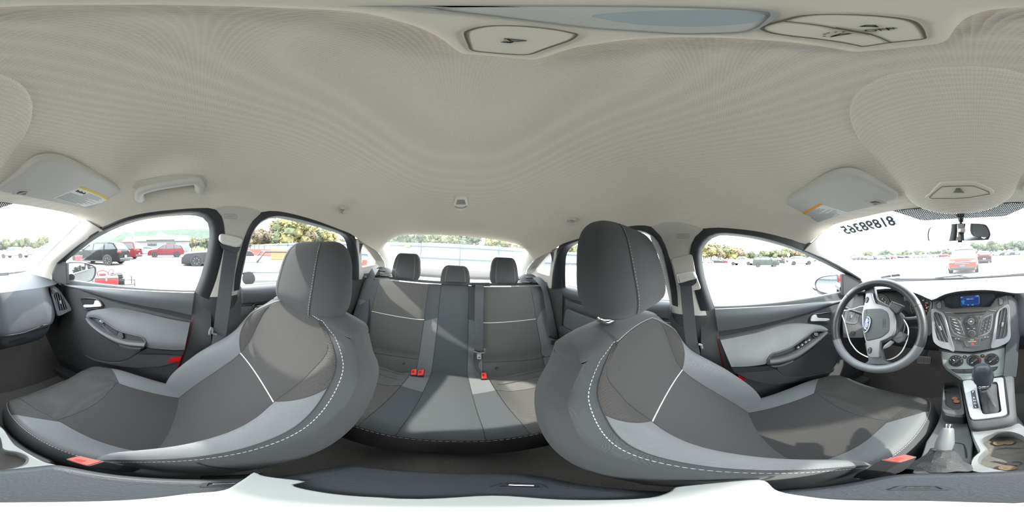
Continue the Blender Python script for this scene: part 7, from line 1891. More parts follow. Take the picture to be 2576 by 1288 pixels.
def make_car(kind, pnt, loc, heading, label, group=None, wheel_r=0.34, detail=True, front_damage=False):
    P = PROFILES[kind]; L, W, H = P['L'], P['W'], P['H']
    M = Matrix.Translation(loc) @ Matrix.Rotation(-heading, 4, 'Z')
    T = lambda x, y, z: M @ Vector((x, y, z))
    root = thing('car', label, 'car', tuple(loc), group)
    zc = P['clear'] * H
    st = [k / 28 for k in range(29)]
    rings = []
    for s_ in st:
        y = L / 2 - s_ * L
        w = W / 2 * (1 - 0.16 * (max(0, (0.14 - s_) / 0.14)) ** 2 - 0.10 * (max(0, (s_ - 0.88) / 0.12)) ** 2)
        zt = H * smooth_table(P['belt'], s_)
        zm = zc + (zt - zc) * 0.55
        ring = [(-w * 0.90, zc), (-w * 0.985, zc + 0.10), (-w, zm), (-w * 0.97, zt - 0.05), (-w * 0.88, zt), (0, zt + 0.03), (w * 0.88, zt), (w * 0.97, zt - 0.05), (w, zm), (w * 0.985, zc + 0.10), (w * 0.90, zc)]
        rings.append([T(a, y, b) for a, b in ring])
    mk('body', loft(rings, True, True, True), pnt, root, auto=50)
    # cabin: glass house then roof
    ss = [P['roof'][0][0] + (P['roof'][-1][0] - P['roof'][0][0]) * k / 22 for k in range(23)]
    gl, rf = [], []
    for s_ in ss:
        y = L / 2 - s_ * L; zb = H * smooth_table(P['belt'], s_); zr = H * lerp_table(P['roof'], s_)
        k = (zr - zb) / (H * (1 - 0.66))
        wb = W / 2 * 0.86; wt = W / 2 * (0.86 - 0.14 * k)
        gl.append([T(-wb, y, zb - 0.02), T(-(wb + (wt - wb) * 0.8), y, zb + (zr - zb) * 0.80), T(-wt * 0.90, y, zr - 0.015), T(0, y, zr - 0.005), T(wt * 0.90, y, zr - 0.015), T(wb + (wt - wb) * 0.8, y, zb + (zr - zb) * 0.80), T(wb, y, zb - 0.02)])
    mk('windows', loft(gl, False), M_cglass, root, label='dark tinted window glass')
    top = P['roof']
    s0, s1 = top[1][0] - 0.01, top[-2][0] + 0.02
    rr = []
    for k in range(15):
        s_ = s0 + (s1 - s0) * k / 14
        y = L / 2 - s_ * L; zb = H * smooth_table(P['belt'], s_); zr = H * lerp_table(top, s_)
        kk = (zr - zb) / (H * 0.34); wb = W / 2 * 0.86; wt = W / 2 * (0.86 - 0.14 * kk)
        rr.append([T(-(wb + (wt - wb) * 0.86) - 0.006, y, zb + (zr - zb) * 0.80), T(-wt * 0.92, y, zr), T(0, y, zr + 0.02), T(wt * 0.92, y, zr), T((wb + (wt - wb) * 0.86) + 0.006, y, zb + (zr - zb) * 0.80)])
    mk('roof_panel', loft(rr, False), pnt, root, auto=60)
    # pillars
    pil = []
    def pill(sb, stp, r=0.03):
        for sg in (-1, 1):
            y0_, y1_ = L / 2 - sb * L, L / 2 - stp * L
            zb, zr = H * smooth_table(P['belt'], sb), H * lerp_table(top, stp)
            kk = (zr - zb) / (H * 0.34)
            mk('pillar', tube([T(sg * W / 2 * 0.865, y0_, zb - 0.01), T(sg * W / 2 * (0.868 - 0.12 * kk), y1_, zb + (zr - zb) * 0.84)], r, 6), pnt, root)
    pill(top[0][0] + 0.01, top[1][0], 0.035); pill(top[-1][0] - 0.005, top[-2][0] - 0.01, 0.045); pill(0.5, 0.51, 0.028)
    if kind in ('suv', 'boxy', 'van'): pill(0.72, 0.72, 0.03)
    # wheels
    fr, re_s = 0.19, (0.80 if kind != 'pickup' else 0.78)
    for s_ in (fr, re_s):
        for sg in (-1, 1):
            y = L / 2 - s_ * L
            c = Vector((sg * (W / 2 - 0.10), y, wheel_r))
            axis = Vector((sg, 0, 0))
            w = mk('wheel', xf(lathe([(wheel_r * 0.62, 0.11), (wheel_r * 0.9, 0.115), (wheel_r, 0.08), (wheel_r, -0.08), (wheel_r * 0.9, -0.11), (0.02, -0.11)], c, axis, 22, (0, 1, 0)), M), M_tire, root)
            rg = [xf(lathe([(0.001, 0.07), (wheel_r * 0.16, 0.085), (wheel_r * 0.2, 0.07)], c, axis, 12, (0, 1, 0)), M), xf(lathe([(wheel_r * 0.52, 0.09), (wheel_r * 0.66, 0.112), (wheel_r * 0.68, 0.09)], c, axis, 22, (0, 1, 0), False), M)]
            for q_ in range(7):
                a = 2 * pi * q_ / 7
                d = Vector((0, cos(a), sin(a)))
                rg.append(tube([M @ (c + axis * 0.085 + d * wheel_r * 0.12), M @ (c + axis * 0.10 + d * wheel_r * 0.6)], 0.022, 5))
            mk('rim', rg, M_alloy, w, label='pale alloy rim')
            mk('wheel_well', xf(lathe([(wheel_r * 1.16, 0.0), (wheel_r * 1.14, 0.012), (0.02, 0.012)], Vector((sg * (W / 2 - 0.004), y, wheel_r + 0.01)), axis, 22, (0, 1, 0)), M), M_ctrim, root)
    # lamps, bumper, plate, mirrors
    w9 = W / 2
    for sg in (-1, 1):
        mk('head_lamp', xf(box((sg * w9 * 0.66, L / 2 - 0.10, H * 0.45), (w9 * 0.36, 0.22, H * 0.08), 0.03, Matrix.Rotation(-sg * 0.35, 3, 'Z')), M), M_lampw, root)
        mk('tail_lamp', xf(box((sg * w9 * 0.78, -L / 2 + 0.07, H * (0.56 if kind != 'van' else 0.55)), (w9 * 0.30, 0.14, H * (0.10 if kind not in ('boxy', 'pickup') else 0.2)), 0.03, Matrix.Rotation(sg * 0.25, 3, 'Z')), M), M_lampr, root)
        mk('side_mirror', xf(box((sg * (w9 + 0.08), L / 2 - (top[0][0] + 0.05) * L, H * 0.68), (0.16, 0.10, 0.12), 0.035), M), pnt, root)
    mk('bumper', xf(box((0, -L / 2 + 0.03, zc + 0.14), (W * 0.84, 0.14, 0.20), 0.05), M), M_ctrim, root)
    mk('bumper', xf(box((0, L / 2 - 0.05, zc + 0.10), (W * 0.78, 0.14, 0.20), 0.05), M), M_ctrim, root)
    mk('grille', xf(box((0, L / 2 - 0.03, H * 0.41), (W * 0.5, 0.06, H * 0.09), 0.02), M), M_ctrim, root)
    for k in range(3):
        mk('grille_bar', xf(box((0, L / 2 + 0.004, H * (0.38 + 0.03 * k)), (W * 0.48, 0.02, 0.018), 0.006), M), M_alloy, root)
    mk('number_plate', xf(box((0, L / 2 + 0.025, zc + 0.22), (0.34, 0.02, 0.16), 0.004), M), M_plate, root)
    mk('rear_plate', xf(box((0, -L / 2 - 0.035, zc + 0.34), (0.32, 0.02, 0.16), 0.004), M), M_lampw, root)
    for sg in (-1, 1): mk('sill_strip', xf(box((sg * w9 * 0.97, -0.02 * L, zc + 0.05), (0.05, L * 0.52, 0.10), 0.02), M), M_ctrim, root)
    mk('door_line', [tube([T(sg * (w9 + 0.002), L / 2 - s_ * L, zc + 0.16), T(sg * (w9 + 0.004), L / 2 - s_ * L, H * 0.5), T(sg * w9 * 0.975, L / 2 - s_ * L, H * 0.62)], 0.008, 4) for sg in (-1, 1) for s_ in (0.30, 0.51, 0.72)], M_ctrim, root, kind='stuff')
    if kind == 'pickup':
        mk('cargo_bed', xf(box((0, -L / 2 + 0.20 * L, H * 0.655), (W * 0.74, L * 0.33, 0.03), 0.005), M), M_ctrim, root)
    return root
h = radians
make_car('suv', paint('black_paint', 14, 15, 17), at_bearing(250, 12.4), h(2), 'black estate-like SUV seen from its rear corner through the passenger window')
make_car('suv', paint('red_paint', 84, 36, 42), at_bearing(417, 20.5), h(-14), 'red SUV side on, facing left, in front of the white building')
make_car('van', paint('wine_paint', 76, 22, 28), at_bearing(299, 18.0), h(3), 'wine red van seen from behind, next to the black SUV')
make_car('suv', paint('white_paint', 130, 132, 132), at_bearing(320, 22.5), h(4), 'white SUV with dark lower trim behind the wine red van')
make_car('sedan', paint('white_paint', 130, 132, 132), at_bearing(360, 27), h(-16), 'white car facing left by the white building')
make_car('coupe', paint('grey_paint', 44, 43, 46), at_bearing(546, 11.0), h(-6), 'dark grey low car cut by the passenger door pillar')
make_car('pickup', paint('silver_paint', 110, 112, 114), at_bearing(38, 27), h(-32), 'silver pickup truck seen through the passenger side of the windscreen')
eco = make_car('suv', paint('orange_red_paint', 90, 46, 38), at_bearing(2427, 11.6), h(183), 'orange red SUV facing the camera ahead, front corner damaged')
make_car('sedan', paint('dark_red_paint', 50, 26, 28), at_bearing(2473, 21), h(2), 'dark car seen from behind, right of the orange red SUV')
make_car('boxy', paint('slate_paint', 48, 54, 53), at_bearing(1926, 26), h(14), 'boxy slate grey hatchback side on through the driver window')
make_car('suv', paint('white_paint', 130, 132, 132), at_bearing(2014, 30), h(24), 'white crossover side on, right of the slate hatchback')
make_car('pickup', paint('white_paint', 130, 132, 132), at_bearing(1866, 34), h(30), 'white pickup truck left of the slate hatchback')
make_car('coupe', paint('black_paint', 14, 15, 17), at_bearing(1957, 38), h(-40), 'black car behind the slate hatchback')
# damage of the orange red car: missing cover at its front corner, pale torn liner
dm = at_bearing(2443, 10.0)
dmp = V(0.28, 9.5, -0.62)
mk('torn_liner', [ball(at_bearing(2447, 9.42) + V(0, 0, 0.50), 0.16, 10, 7, (1, 0.4, 0.9)), ball(at_bearing(2450, 9.45) + V(0, 0, 0.38), 0.11, 9, 6, (1, 0.5, 1.2))], M_lampw, eco, label='pale torn liner showing at the broken corner')
mk('torn_hole', ball(at_bearing(2448, 9.56) + V(0, 0, 0.46), 0.30, 12, 8, (1, 0.5, 0.9)), M_ctrim, eco)

# far rows of parked cars: single meshes with shared data, coloured per prototype
def far_proto(kind, pnt):
    P = PROFILES[kind]; L, W, H = P['L'], P['W'], P['H']
    rings = []
    for k in range(11):
        s_ = k / 10; y = L / 2 - s_ * L; zt = H * smooth_table(P['belt'], s_); w = W / 2 * (0.86 if k in (0, 10) else 1)
        rings.append([V(-w, y, 0.22), V(-w, y, zt - 0.06), V(-w * 0.86, y, zt), V(w * 0.86, y, zt), V(w, y, zt - 0.06), V(w, y, 0.22)])
    g1 = loft(rings, True, True, True)
    cab = []
    for k in range(9):
        s_ = P['roof'][0][0] + (P['roof'][-1][0] - P['roof'][0][0]) * k / 8
        y = L / 2 - s_ * L; zb = H * smooth_table(P['belt'], s_); zr = H * lerp_table(P['roof'], s_)
        cab.append([V(-W * 0.43, y, zb - .02), V(-W * 0.37, y, zr - 0.02), V(W * 0.37, y, zr - 0.02), V(W * 0.43, y, zb - .02)])
    g2 = loft(cab, False)
    g3 = loft([[V(-W * 0.37, p[1].y, p[1].z), V(-W * 0.3, p[1].y, p[1].z + 0.03), V(W * 0.3, p[1].y, p[1].z + 0.03), V(W * 0.37, p[1].y, p[1].z)] for p in cab[2:-2]], False)
    wh = [lathe([(0.02, 0.1), (0.32, 0.1), (0.32, -0.1), (0.02, -0.1)], (sg * (W / 2 - 0.08), y, 0.32), (1, 0, 0), 12, (0, 1, 0)) for sg in (-1, 1) for y in (L * 0.31, -L * 0.30)]
    vs, fs, mi = [], [], []
    for geos, m in (([g1, g3], 0), ([g2], 1), (wh, 2)):
        for v, f in geos:
            k = len(vs); vs += [tuple(p) for p in v]; fs += [tuple(i + k for i in q_) for q_ in f]; mi += [m] * len(f)
    me = bpy.data.meshes.new('parked_car'); me.from_pydata(vs, [], fs); me.update()
    for m in (pnt, M_cglass, M_tire): me.materials.append(m)
    for p, m in zip(me.polygons, mi): p.material_index = m
    return me
PC = [far_proto(k, p) for k, p in (('sedan', paint('white_paint', 130, 132, 132)), ('suv', paint('grey_paint', 44, 43, 46)), ('sedan', paint('black_paint', 14, 15, 17)), ('suv', paint('silver_paint', 110, 112, 114)), ('sedan', paint('blue_paint', 36, 48, 66)), ('suv', paint('red_paint', 84, 36, 42)))]
rnd = random.Random(11)
def far_row(px0, px1, D, n, hd, label, group, zadd=0.0):
    for k in range(n):
        px = px0 + (px1 - px0) * (k + 0.5) / n
        o = bpy.data.objects.new('parked_car', PC[rnd.choice([0, 0, 1, 1, 2, 3, 3, 4, 5])])
        COL.objects.link(o)
        p = at_bearing(px, D * (1 + rnd.uniform(-.02, .02)))
        o.location = p + V(0, 0, zadd)
        o.rotation_euler = (0, 0, -radians(hd) + rnd.uniform(-.06, .06))
        tag(o, ORD[k] + ' from the left, ' + label, 'car', group)
far_row(2136, 2245, 62, 12, 100, 'small car in the far row ahead, left of the mirror', 'far row of cars ahead on the driver side')
far_row(2245, 2385, 80, 15, 100, 'tiny car in the farther row ahead, below the mirror', 'farther row of cars ahead below the mirror')
far_row(2492, 2574, 62, 9, 80, 'small car in the far row right of the orange red SUV', 'far row of cars right of the orange red SUV')
far_row(2488, 2584, 88, 11, 80, 'tiny car in the back row right of the orange red SUV', 'back row of cars right of the orange red SUV')
far_row(1774, 1850, 78, 12, 20, 'small car in the far row below the autumn trees', 'far row of cars beyond the driver window')
far_row(1985, 2078, 56, 8, 30, 'small car in the row behind the white crossover', 'row of cars behind the white crossover')
far_row(1868, 1975, 66, 9, 30, 'small car in the row behind the slate hatchback', 'row of cars behind the slate hatchback')
far_row(2596, 2640, 70, 4, 70, 'small car near the silver pickup in the distance', 'distant cars by the silver pickup')

# ---------------- white building
bl = thing('building', 'long low white building with a gabled roof across the lot', 'building', tuple(at_bearing(410, 46)))
bb = at_bearing(395, 46)
BM = Matrix.Translation(bb) @ Matrix.Rotation(-radians(-10), 4, 'Z')
M_wall = mat('white_siding', srgb(90, 92, 92), 0.8); M_roofw = mat('white_metal_roof', srgb(100, 102, 104), 0.6)
def bx_(c, s_, m, nm, **k): return mk(nm, xf(box(c, s_, 0.02), BM), m, bl, **k)
bx_((0, 0, 1.5), (6.0, 17.5, 3.0), M_wall, 'wall')
rp = [V(-3.4, -9, 3.0), V(-3.4, 9, 3.0), V(0.4, 9, 4.6), V(0.4, -9, 4.6)]
mk('roof', [xf(slab(rp, V(0.4, 0, -1), 0.12, 0.01, 1, True, True), BM), xf(slab([V(3.4, -9, 3.0), V(3.4, 9, 3.0), V(0.4, 9, 4.6), V(0.4, -9, 4.6)], V(-0.4, 0, -1), 0.12, 0.01, 1, True, True), BM)], M_roofw, bl)
mk('gable', xf(slab([V(-3.6, -5.0, 3.2), V(-3.6, 2.6, 3.2), V(-3.6, -1.4, 5.4)], (1, 0, 0), 4.0, 0.01, 1, True, True), BM), M_roofw, bl, label='white gable rising over the roof')
mk('chimney', xf(box((-1.0, 6.8, 5.0), (0.5, 0.7, 2.6), 0.02), BM), M_wall, bl)
for y in (5.6, 1.0, -4.0):
    w = mk('window', xf(box((-3.02, y, 2.1), (0.06, 2.4, 0.8), 0.01), BM), M_cglass, bl)
    for k in range(4):
        mk('window_bar', xf(box((-3.06, y - 1.2 + 0.6 * (k + 0.5), 2.1), (0.03, 0.05, 0.8), 0.005), BM), M_wall, w)
# ---------------- fence of white panels behind
fn = thing('fence', 'long fence of white corrugated panels with dark posts and rails behind the car', 'fence', (0, -18, GZ))
M_pan = mat('white_panel', srgb(92, 97, 100), 0.6); M_post = mat('fence_steel', srgb(48, 55, 60), 0.6)
XP = [-62 + 4.4 * k for k in range(30)]
for k in range(29):
    x0, x1 = XP[k], XP[k + 1]
    n = 23
    pts = []
    for q_ in range(n):
        x = x0 + 0.04 + (x1 - x0 - 0.08) * q_ / (n - 1)
        pts.append((x, -18.1 - (0.05 if q_ % 2 else 0.0)))
    zt_ = 1.32 + 0.05 * ((k * 7) % 3 - 1) * 0.6
    zb_ = max(gz(x0, -18), GZ) + 0.05
    mk('panel', loft([[V(x, y, zb_) for x, y in pts], [V(x, y, zt_ + (0.35 if k < 9 else 0)) for x, y in pts]], False), M_pan, fn, smooth=False)
    mk('post', box((x0, -18.0, 0.05), (0.09, 0.09, 2.4 + (0.7 if k < 9 else 0)), 0.01), M_post, fn)
for z in (-0.35, 0.93):
    mk('rail', box((0, -17.98, z), (126, 0.07, 0.10), 0.01), M_post, fn)
mk('sign', box((5.6, -17.92, 1.0), (0.62, 0.03, 0.5), 0.01), mat('yellow_sign', srgb(130, 112, 60), 0.6), fn, label='yellow square sign')
pole = mk('orange_post', tube([V(-3.2, -14.0, GZ), V(-3.2, -14.0, 0.55)], 0.14, 10), mat('orange_plastic', srgb(150, 96, 60), 0.6), loc=(-3.2, -14, GZ))
tag(pole, 'upright orange post in front of the white fence, seen through the rear window', 'post')
# ---------------- barriers
M_or = mat('barrier_orange', srgb(150, 76, 34), 0.5); M_rd = mat('barrier_red', srgb(124, 42, 34), 0.5)
def barrier(p, hd, L_, H_, m, lab, group=None):
    t = thing('traffic_barrier', lab, 'barrier', tuple(p), group)
    M = Matrix.Translation(p) @ Matrix.Rotation(-radians(hd), 4, 'Z')
    prof = [(-0.28, 0), (-0.28, 0.16), (-0.12, H_ * 0.5), (-0.09, H_), (0.09, H_), (0.12, H_ * 0.5), (0.28, 0.16), (0.28, 0)]
    mk('barrier_body', xf(loft([[V(-L_ / 2, a, b) for a, b in prof], [V(L_ / 2, a, b) for a, b in prof]], True, True, True), M), m, t, smooth=False)
    for k in (-1, 0, 1):
        mk('barrier_recess', xf(box((k * L_ * 0.3, -0.17, H_ * 0.35), (L_ * 0.2, 0.06, H_ * 0.2), 0.02), M), m, t)
    return t
barrier(at_bearing(706, 16), 110, 1.9, 1.05, M_or, 'orange plastic barrier beyond the window behind the passenger seat')
for k, px in enumerate((629, 643, 660, 674)):
    barrier(at_bearing(px, 30 - 2 * k), 115, 1.5, 1.0, M_rd, ORD[k] + ' from the left in a row of red barricades by the white fence', 'red barricades by the white fence')
barrier(at_bearing(920, 7.6), 60, 2.4, 0.80, M_rd, 'red barrier seen through the small corner window')
# ---------------- utility vehicle behind the passenger rear window
uv = thing('utility_cart', 'small silver utility cart with black roll frame beside the rear door', 'cart', tuple(at_bearing(672, 5.6)))
UM = Matrix.Translation(at_bearing(680, 5.6)) @ Matrix.Rotation(-radians(15), 4, 'Z')
mk('cart_body', xf(box((0, 0, 0.52), (1.2, 2.2, 0.34), 0.10), UM), paint('silver_paint', 110, 112, 114), uv)
mk('cart_hood', xf(box((0, 0.7, 0.74), (1.1, 0.8, 0.18), 0.07), UM), M_alloy, uv)
mk('cart_bumper', xf(box((-0.3, 1.15, 0.45), (0.7, 0.12, 0.2), 0.04), UM), mat('cart_yellow', srgb(130, 114, 50), 0.5), uv, label='yellow bumper')
for sg in (-1, 1):
    mk('roll_frame', xf(tube([V(sg * 0.55, 0.5, 0.7), V(sg * 0.52, 0.25, 1.02), V(sg * 0.52, -0.7, 1.03), V(sg * 0.55, -0.85, 0.68)], 0.025, 8), UM), M_ctrim, uv)
mk('roll_frame', xf(tube([V(-0.52, 0.25, 1.02), V(0.52, 0.25, 1.02)], 0.025, 8), UM), M_ctrim, uv)
for sx in (-1, 1):
    for sy in (-0.75, 0.75):
        mk('wheel', xf(lathe([(0.02, 0.09), (0.15, 0.09), (0.2, 0.07), (0.2, -0.07), (0.02, -0.1)], (sx * 0.55, sy, 0.2), (1, 0, 0), 18, (0, 1, 0)), UM), M_tire, uv)
# ---------------- tool cart by the passenger door
tc0 = at_bearing(280, 3.45)
tcart = thing('tool_cart', 'low black wire cart beside the passenger door', 'cart', tuple(tc0))
TM = Matrix.Translation(tc0) @ Matrix.Rotation(-radians(58), 4, 'Z')
mk('cart_tray', xf(box((0.03, 0, 0.30), (0.86, 0.5, 0.04), 0.01), TM), M_ctrim, tcart)
for sx in (-1, 1):
    for sy in (-1, 1):
        mk('cart_post', xf(tube([V(0.03 + sx * 0.42, sy * 0.24, 0.30), V(0.03 + sx * 0.42, sy * 0.24, 0.50)], 0.009, 6), TM), M_ctrim, tcart)
        mk('wheel', xf(lathe([(0.02, 0.03), (0.12, 0.03), (0.12, -0.03), (0.02, -0.03)], (sx * 0.34, sy * 0.26, 0.12), (0, 1, 0), 16, (1, 0, 0)), TM), M_tire, tcart)
for zz in (0.49, 0.40):
    mk('cart_rail', xf(tube([V(-0.39, -0.24, zz), V(0.45, -0.24, zz), V(0.45, 0.24, zz), V(-0.39, 0.24, zz)], 0.007, 6, closed=True), TM), M_ctrim, tcart)
mk('cart_mesh', [xf(tube([V(-0.39 + 0.05 * k, sy, 0.31), V(-0.39 + 0.05 * k, sy, 0.49)], 0.0025, 4), TM) for k in range(17) for sy in (0.24,)] + [xf(tube([V(0.45, -0.24 + 0.05 * k, 0.31), V(0.45, -0.24 + 0.05 * k, 0.49)], 0.0025, 4), TM) for k in range(10)], M_ctrim, tcart, kind='stuff')
Ry = Matrix.Rotation(-radians(58), 3, 'Z')
tb0 = onp(268, 704, at_bearing(268, 3.3), Vector((sin(radians(58)), cos(radians(58)), 0)))
tbx = thing('tool_box', 'red metal tool box with pale lid and latch on the wire cart', 'tool box', tuple(tb0))
mk('box_body', box(tb0 + V(0, 0, -0.035), (0.47, 0.22, 0.145), 0.01, Ry), mat('toolbox_red', srgb(120, 22, 28), 0.4), tbx)
mk('box_lid', box(tb0 + V(0, 0, 0.055), (0.475, 0.225, 0.035), 0.012, Ry), mat('toolbox_lid', srgb(84, 70, 64), 0.5), tbx, label='pale lid')
mk('box_latch', box(tb0 + Ry @ V(0, -0.117, 0.02), (0.035, 0.012, 0.06), 0.004, Ry), M_alloy, tbx)
mk('box_handle', tube([tb0 + Ry @ V(-0.1, 0, 0.078), tb0 + Ry @ V(-0.09, 0, 0.10), tb0 + Ry @ V(0.09, 0, 0.10), tb0 + Ry @ V(0.1, 0, 0.078)], 0.007, 6), M_ctrim, tbx)
for px, py, dd, lab in ((293, 694, 3.62, 'black plastic crate on the wire cart behind the tool box'), (297, 705, 3.5, 'black crate at the right end of the wire cart')):
    c = onp(px, py, at_bearing(px, dd), Vector((sin(radians(58)), cos(radians(58)), 0)))
    o = thing('crate', lab, 'crate', tuple(c))
    mk('crate_wall', [box(c + Ry @ V(0, 0, -0.03), (0.27, 0.2, 0.13), 0.008, Ry)], M_ctrim, o)
    mk('crate_rim', [tube([c + Ry @ V(a, b, 0.04) for a, b in ((-.14, -.105), (.14, -.105), (.14, .105), (-.14, .105))], 0.008, 6, closed=True)], M_ctrim, o)
    for k in range(5):
        mk('crate_slat', box(c + Ry @ V(-0.11 + 0.055 * k, -0.103, -0.03), (0.012, 0.008, 0.12), 0.002, Ry), mat('crate_grey', srgb(36, 37, 40), 0.6), o)
c = onp(258, 690, at_bearing(258, 3.5), Vector((sin(radians(58)), cos(radians(58)), 0)))
pw = thing('power_tool', 'red power tool with loop handle on top of the tool box', 'power tool', tuple(c))
mk('tool_body', box(c + V(0, 0, -0.01), (0.14, 0.12, 0.08), 0.02, Ry), mat('toolbox_red', srgb(120, 22, 28), 0.4), pw)
mk('tool_handle', tube(cr([c + Ry @ V(-0.10, 0, -0.03), c + Ry @ V(-0.11, 0, 0.05), c + Ry @ V(0.0, 0, 0.08), c + Ry @ V(0.10, 0, 0.05), c + Ry @ V(0.14, 0, -0.02)], 20), 0.012, 8), mat('toolbox_red', srgb(120, 22, 28), 0.4), pw)
mk('tool_cable', tube(cr([c + Ry @ V(0.12, 0, 0.03), c + Ry @ V(0.16, 0, 0.09), c + Ry @ V(0.22, 0, 0.10), c + Ry @ V(0.24, 0, 0.04), c + Ry @ V(0.18, 0, 0.0)], 24), 0.008, 6), M_ctrim, pw)
tp = at_bearing(198, 5.2)
tot = thing('tote', 'pinkish red plastic tote with lid on a dark stand behind the door mirror', 'tote', tuple(tp + V(0, 0, 0.6)))
c = onp(198, 650, tp, Vector((sin(radians(47)), cos(radians(47)), 0)))
M_tot = mat('tote_red', srgb(128, 34, 46), 0.5)
Rt = Matrix.Rotation(-radians(47), 3, 'Z')
mk('tote_body', loft([[c + Rt @ V(a * k, b * k, z_) for a, b in ((-.11, -.08), (.11, -.08), (.11, .08), (-.11, .08))] for z_, k in ((-0.10, 0.86), (0.055, 1.0))], True, True, True), M_tot, tot, smooth=False)
mk('tote_lid', box(c + V(0, 0, 0.068), (0.245, 0.185, 0.03), 0.006, Rt), M_tot, tot)
mk('tote_grip', box(c + Rt @ V(0, -0.085, 0.02), (0.07, 0.012, 0.03), 0.004, Rt), M_tot, tot)
std = thing('cart_stand', 'dark narrow stand carrying the red tote', 'stand', (c.x, c.y, gz(c.x, c.y)))
mk('stand_top', box(c + V(0, 0, -0.115), (0.3, 0.24, 0.03), 0.005, Rt), M_ctrim, std)
for a, b in ((-.12, -.09), (.12, -.09), (.12, .09), (-.12, .09)):
    p = c + Rt @ V(a, b, -0.12)
    mk('stand_leg', tube([p, V(p.x, p.y, gz(p.x, p.y))], 0.012, 6), M_ctrim, std)
# fork lift far right of the passenger window
fl = at_bearing(500, 26)
fk = thing('forklift', 'black and yellow forklift in the distance beside the door pillar', 'forklift', tuple(fl))
mk('truck_body', box(fl + V(0, 0, 0.75), (1.2, 1.9, 0.7), 0.1), mat('cart_yellow', srgb(130, 114, 50), 0.5), fk)
for sg in (-1, 1): mk('mast', box(fl + V(sg * 0.35, 1.1, 1.1), (0.1, 0.12, 2.1), 0.02), M_ctrim, fk)
for sx in (-1, 1):
    for sy in (-0.6, 0.7):
        mk('wheel', lathe([(0.02, 0.1), (0.32, 0.1), (0.32, -0.1), (0.02, -0.1)], fl + V(sx * 0.6, sy, 0.32), (1, 0, 0), 14, (0, 1, 0)), M_tire, fk)
    for sy in (-0.6, 0.5):
        mk('cab_post', tube([fl + V(sx * 0.5, sy, 1.1), fl + V(sx * 0.45, sy * 0.9, 2.05)], 0.04, 6), M_ctrim, fk)
mk('cab_roof', box(fl + V(0, -0.05, 2.08), (1.1, 1.3, 0.08), 0.02), M_ctrim, fk)
# light pole
lp_ = at_bearing(1984, 60)
pl2 = thing('lot_post', 'white post with a box on top among the parked cars', 'post', tuple(lp_))
mk('post_shaft', tube([lp_, lp_ + V(0, 0, 2.4)], 0.16, 8), M_lampw, pl2)
mk('post_box', box(lp_ + V(0, 0, 2.7), (0.8, 0.8, 1.2), 0.1), M_lampw, pl2)

# ---------------- hill and trees
M_hill = mat('wooded_hill', srgb(68, 76, 70), 1.0, spec=0.0, var=0.25, vscale=0.06, bump=0.6, bscale=0.2)
def hill_pt(u, v):
    px = 60 + 620 * u
    hgt = 60 + 18 * sin(u * 3.0) + 6 * sin(u * 9 + 1)
    p = at_bearing(px, 520 + 120 * v)
    return V(p.x, p.y, -4 + hgt * sin(v * pi / 2) * min(1, u * 4) * min(1, (1 - u) * 6 + 0.4))
struct('hill', grid(hill_pt, 60, 8), M_hill, 'long wooded hill on the horizon')
M_bark = mat('bark', srgb(98, 86, 74), 0.95)
LEAF = [mat('leaves_%s' % n_, srgb(*c), 0.9, spec=0.1) for n_, c in (('green', (86, 90, 70)), ('yellow', (110, 106, 74)), ('rust', (98, 89, 75)), ('deep', (74, 80, 68)))]
def crown_mesh(seed, m):
    r = random.Random(seed)
    bm = bmesh.new()
    blobs = [(V(0, 0, 0.58), 0.30)] + [(V(r.uniform(-.28, .28), r.uniform(-.28, .28), 0.35 + 0.5 * r.random()), r.uniform(.14, .24)) for _ in range(9)]
    for _ in range(560):
        c, rad = r.choice(blobs)
        d = Vector((r.gauss(0, 1), r.gauss(0, 1), r.gauss(0, 1))).normalized()
        p = c + d * rad * r.uniform(0.75, 1.08)
        a = Vector((r.gauss(0, 1), r.gauss(0, 1), r.gauss(0, 1))).normalized() * 0.045
        b = a.cross(d).normalized() * 0.035 if a.cross(d).length > 1e-4 else a.orthogonal().normalized() * 0.035
        q_ = [bm.verts.new(p + a), bm.verts.new(p + b), bm.verts.new(p - a), bm.verts.new(p - b)]
        bm.faces.new(q_)
    for c, rad in blobs:
        bmesh.ops.create_icosphere(bm, subdivisions=1, radius=rad * 0.82, matrix=Matrix.Translation(c))
    me = bpy.data.meshes.new('crown'); bm.to_mesh(me); bm.free(); me.materials.append(m)
    return me
CR = [crown_mesh(k, LEAF[k % 4]) for k in range(8)]
tme = bpy.data.meshes.new('trunk')
tv, tf = tube([V(0, 0, 0), V(0.01, 0, 0.25), V(0, 0.01, 0.6)], [0.03, 0.024, 0.012], 7)
tme.from_pydata([tuple(p) for p in tv], [], tf); tme.materials.append(M_bark)
rnd = random.Random(5)
def tree(px, D, hgt, ci, lab, group, z0=None):
    p = at_bearing(px, D)
    if z0 is not None: p.z = z0
    t = thing('tree', lab, 'tree', tuple(p), group)
    for nm, me in (('crown', CR[ci]), ('trunk', tme)):
        o = bpy.data.objects.new(nm, me); COL.objects.link(o); o.parent = t
        if nm == 'crown': o['kind'] = 'stuff'
    w = hgt * rnd.uniform(0.85, 1.25)
    t.scale = (w, w, hgt); t.rotation_euler = (0, 0, rnd.uniform(0, 6.28))
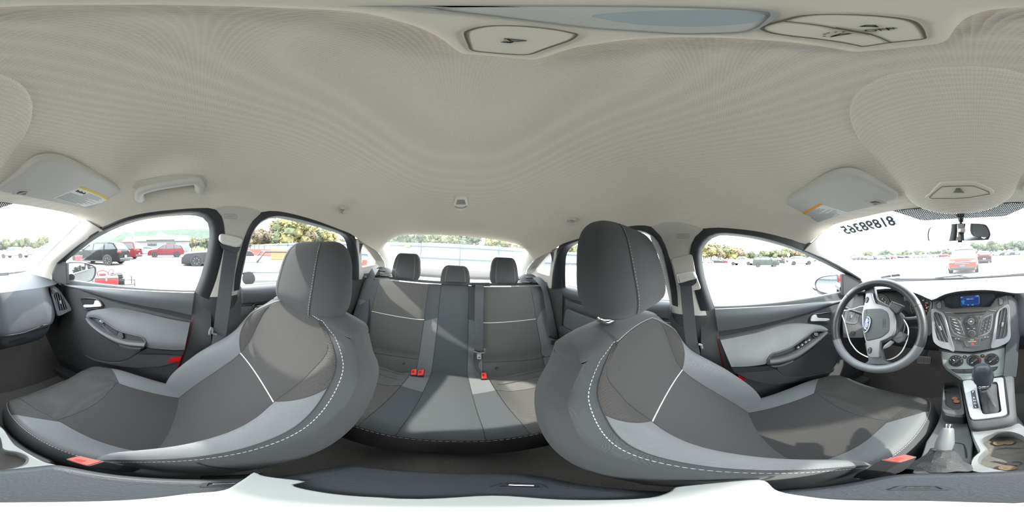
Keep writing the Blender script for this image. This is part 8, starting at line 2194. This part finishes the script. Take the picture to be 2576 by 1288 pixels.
def tree_row(px0, px1, D, n, h0, h1, cis, lab, group, prof=None, z0=-1.0):
    for k in range(n):
        px = px0 + (px1 - px0) * (k + 0.15 + rnd.random() * 0.6) / n
        t = (px - px0) / (px1 - px0)
        hh = (prof(t) if prof else 1) * rnd.uniform(h0, h1)
        tree(px % 2576, D * rnd.uniform(0.93, 1.07), hh, rnd.choice(cis), ORD[k] + ' from the left, ' + lab, group, z0)
tree_row(612, 880, 66, 18, 7, 9.5, [0, 1, 1, 2, 4, 5, 5, 3], 'autumn tree beyond the fence, through the window behind the passenger seat', 'autumn trees past the passenger rear window', lambda t: 0.8 + 0.75 * sin(pi * min(t * 1.1, 1)) ** 1.2)
tree_row(968, 1180, 58, 12, 8.2, 10, [0, 3, 4, 7, 2], 'dark green tree behind the fence, passenger half of the rear window', 'trees behind the fence, passenger half')
tree_row(1225, 1345, 62, 9, 7.6, 9, [1, 2, 5, 6, 0], 'autumn tree behind the fence, driver half of the rear window', 'trees behind the fence, driver half')
tree_row(1425, 1520, 48, 7, 4.6, 6, [0, 1, 4, 5], 'yellow green tree past the rear driver side window', 'trees past the rear driver side window', z0=0.0)
tree_row(1760, 1870, 120, 13, 13, 15, [0, 1, 2, 5, 4, 6], 'tall autumn tree at the far left of the driver window', 'tall autumn trees past the driver window', lambda t: 1.12 - 0.35 * t, z0=1.2)
tree_row(1866, 2080, 150, 19, 8, 11, [0, 2, 4, 6, 3], 'rusty green tree along the lot edge, driver window', 'trees along the lot edge past the driver window', lambda t: 0.8 + 0.5 * sin(pi * t), z0=1.2)
tree_row(2140, 2400, 170, 18, 6, 11, [0, 3, 4, 7], 'distant green tree ahead, driver half of the windscreen', 'distant trees ahead, driver half', z0=0.0)
tree_row(2455, 2690, 120, 19, 8, 13, [0, 3, 4, 7], 'distant green tree ahead, passenger half of the windscreen', 'distant trees ahead, passenger half', z0=-0.5)
tree_row(230, 340, 150, 14, 7, 9, [0, 1, 4, 5], 'pale green tree below the hill, past the black SUV', 'pale trees below the hill', z0=-1.5)
tree_row(470, 560, 90, 9, 6, 8, [0, 3, 4, 2], 'green tree right of the white building', 'trees right of the white building', z0=-1.5)
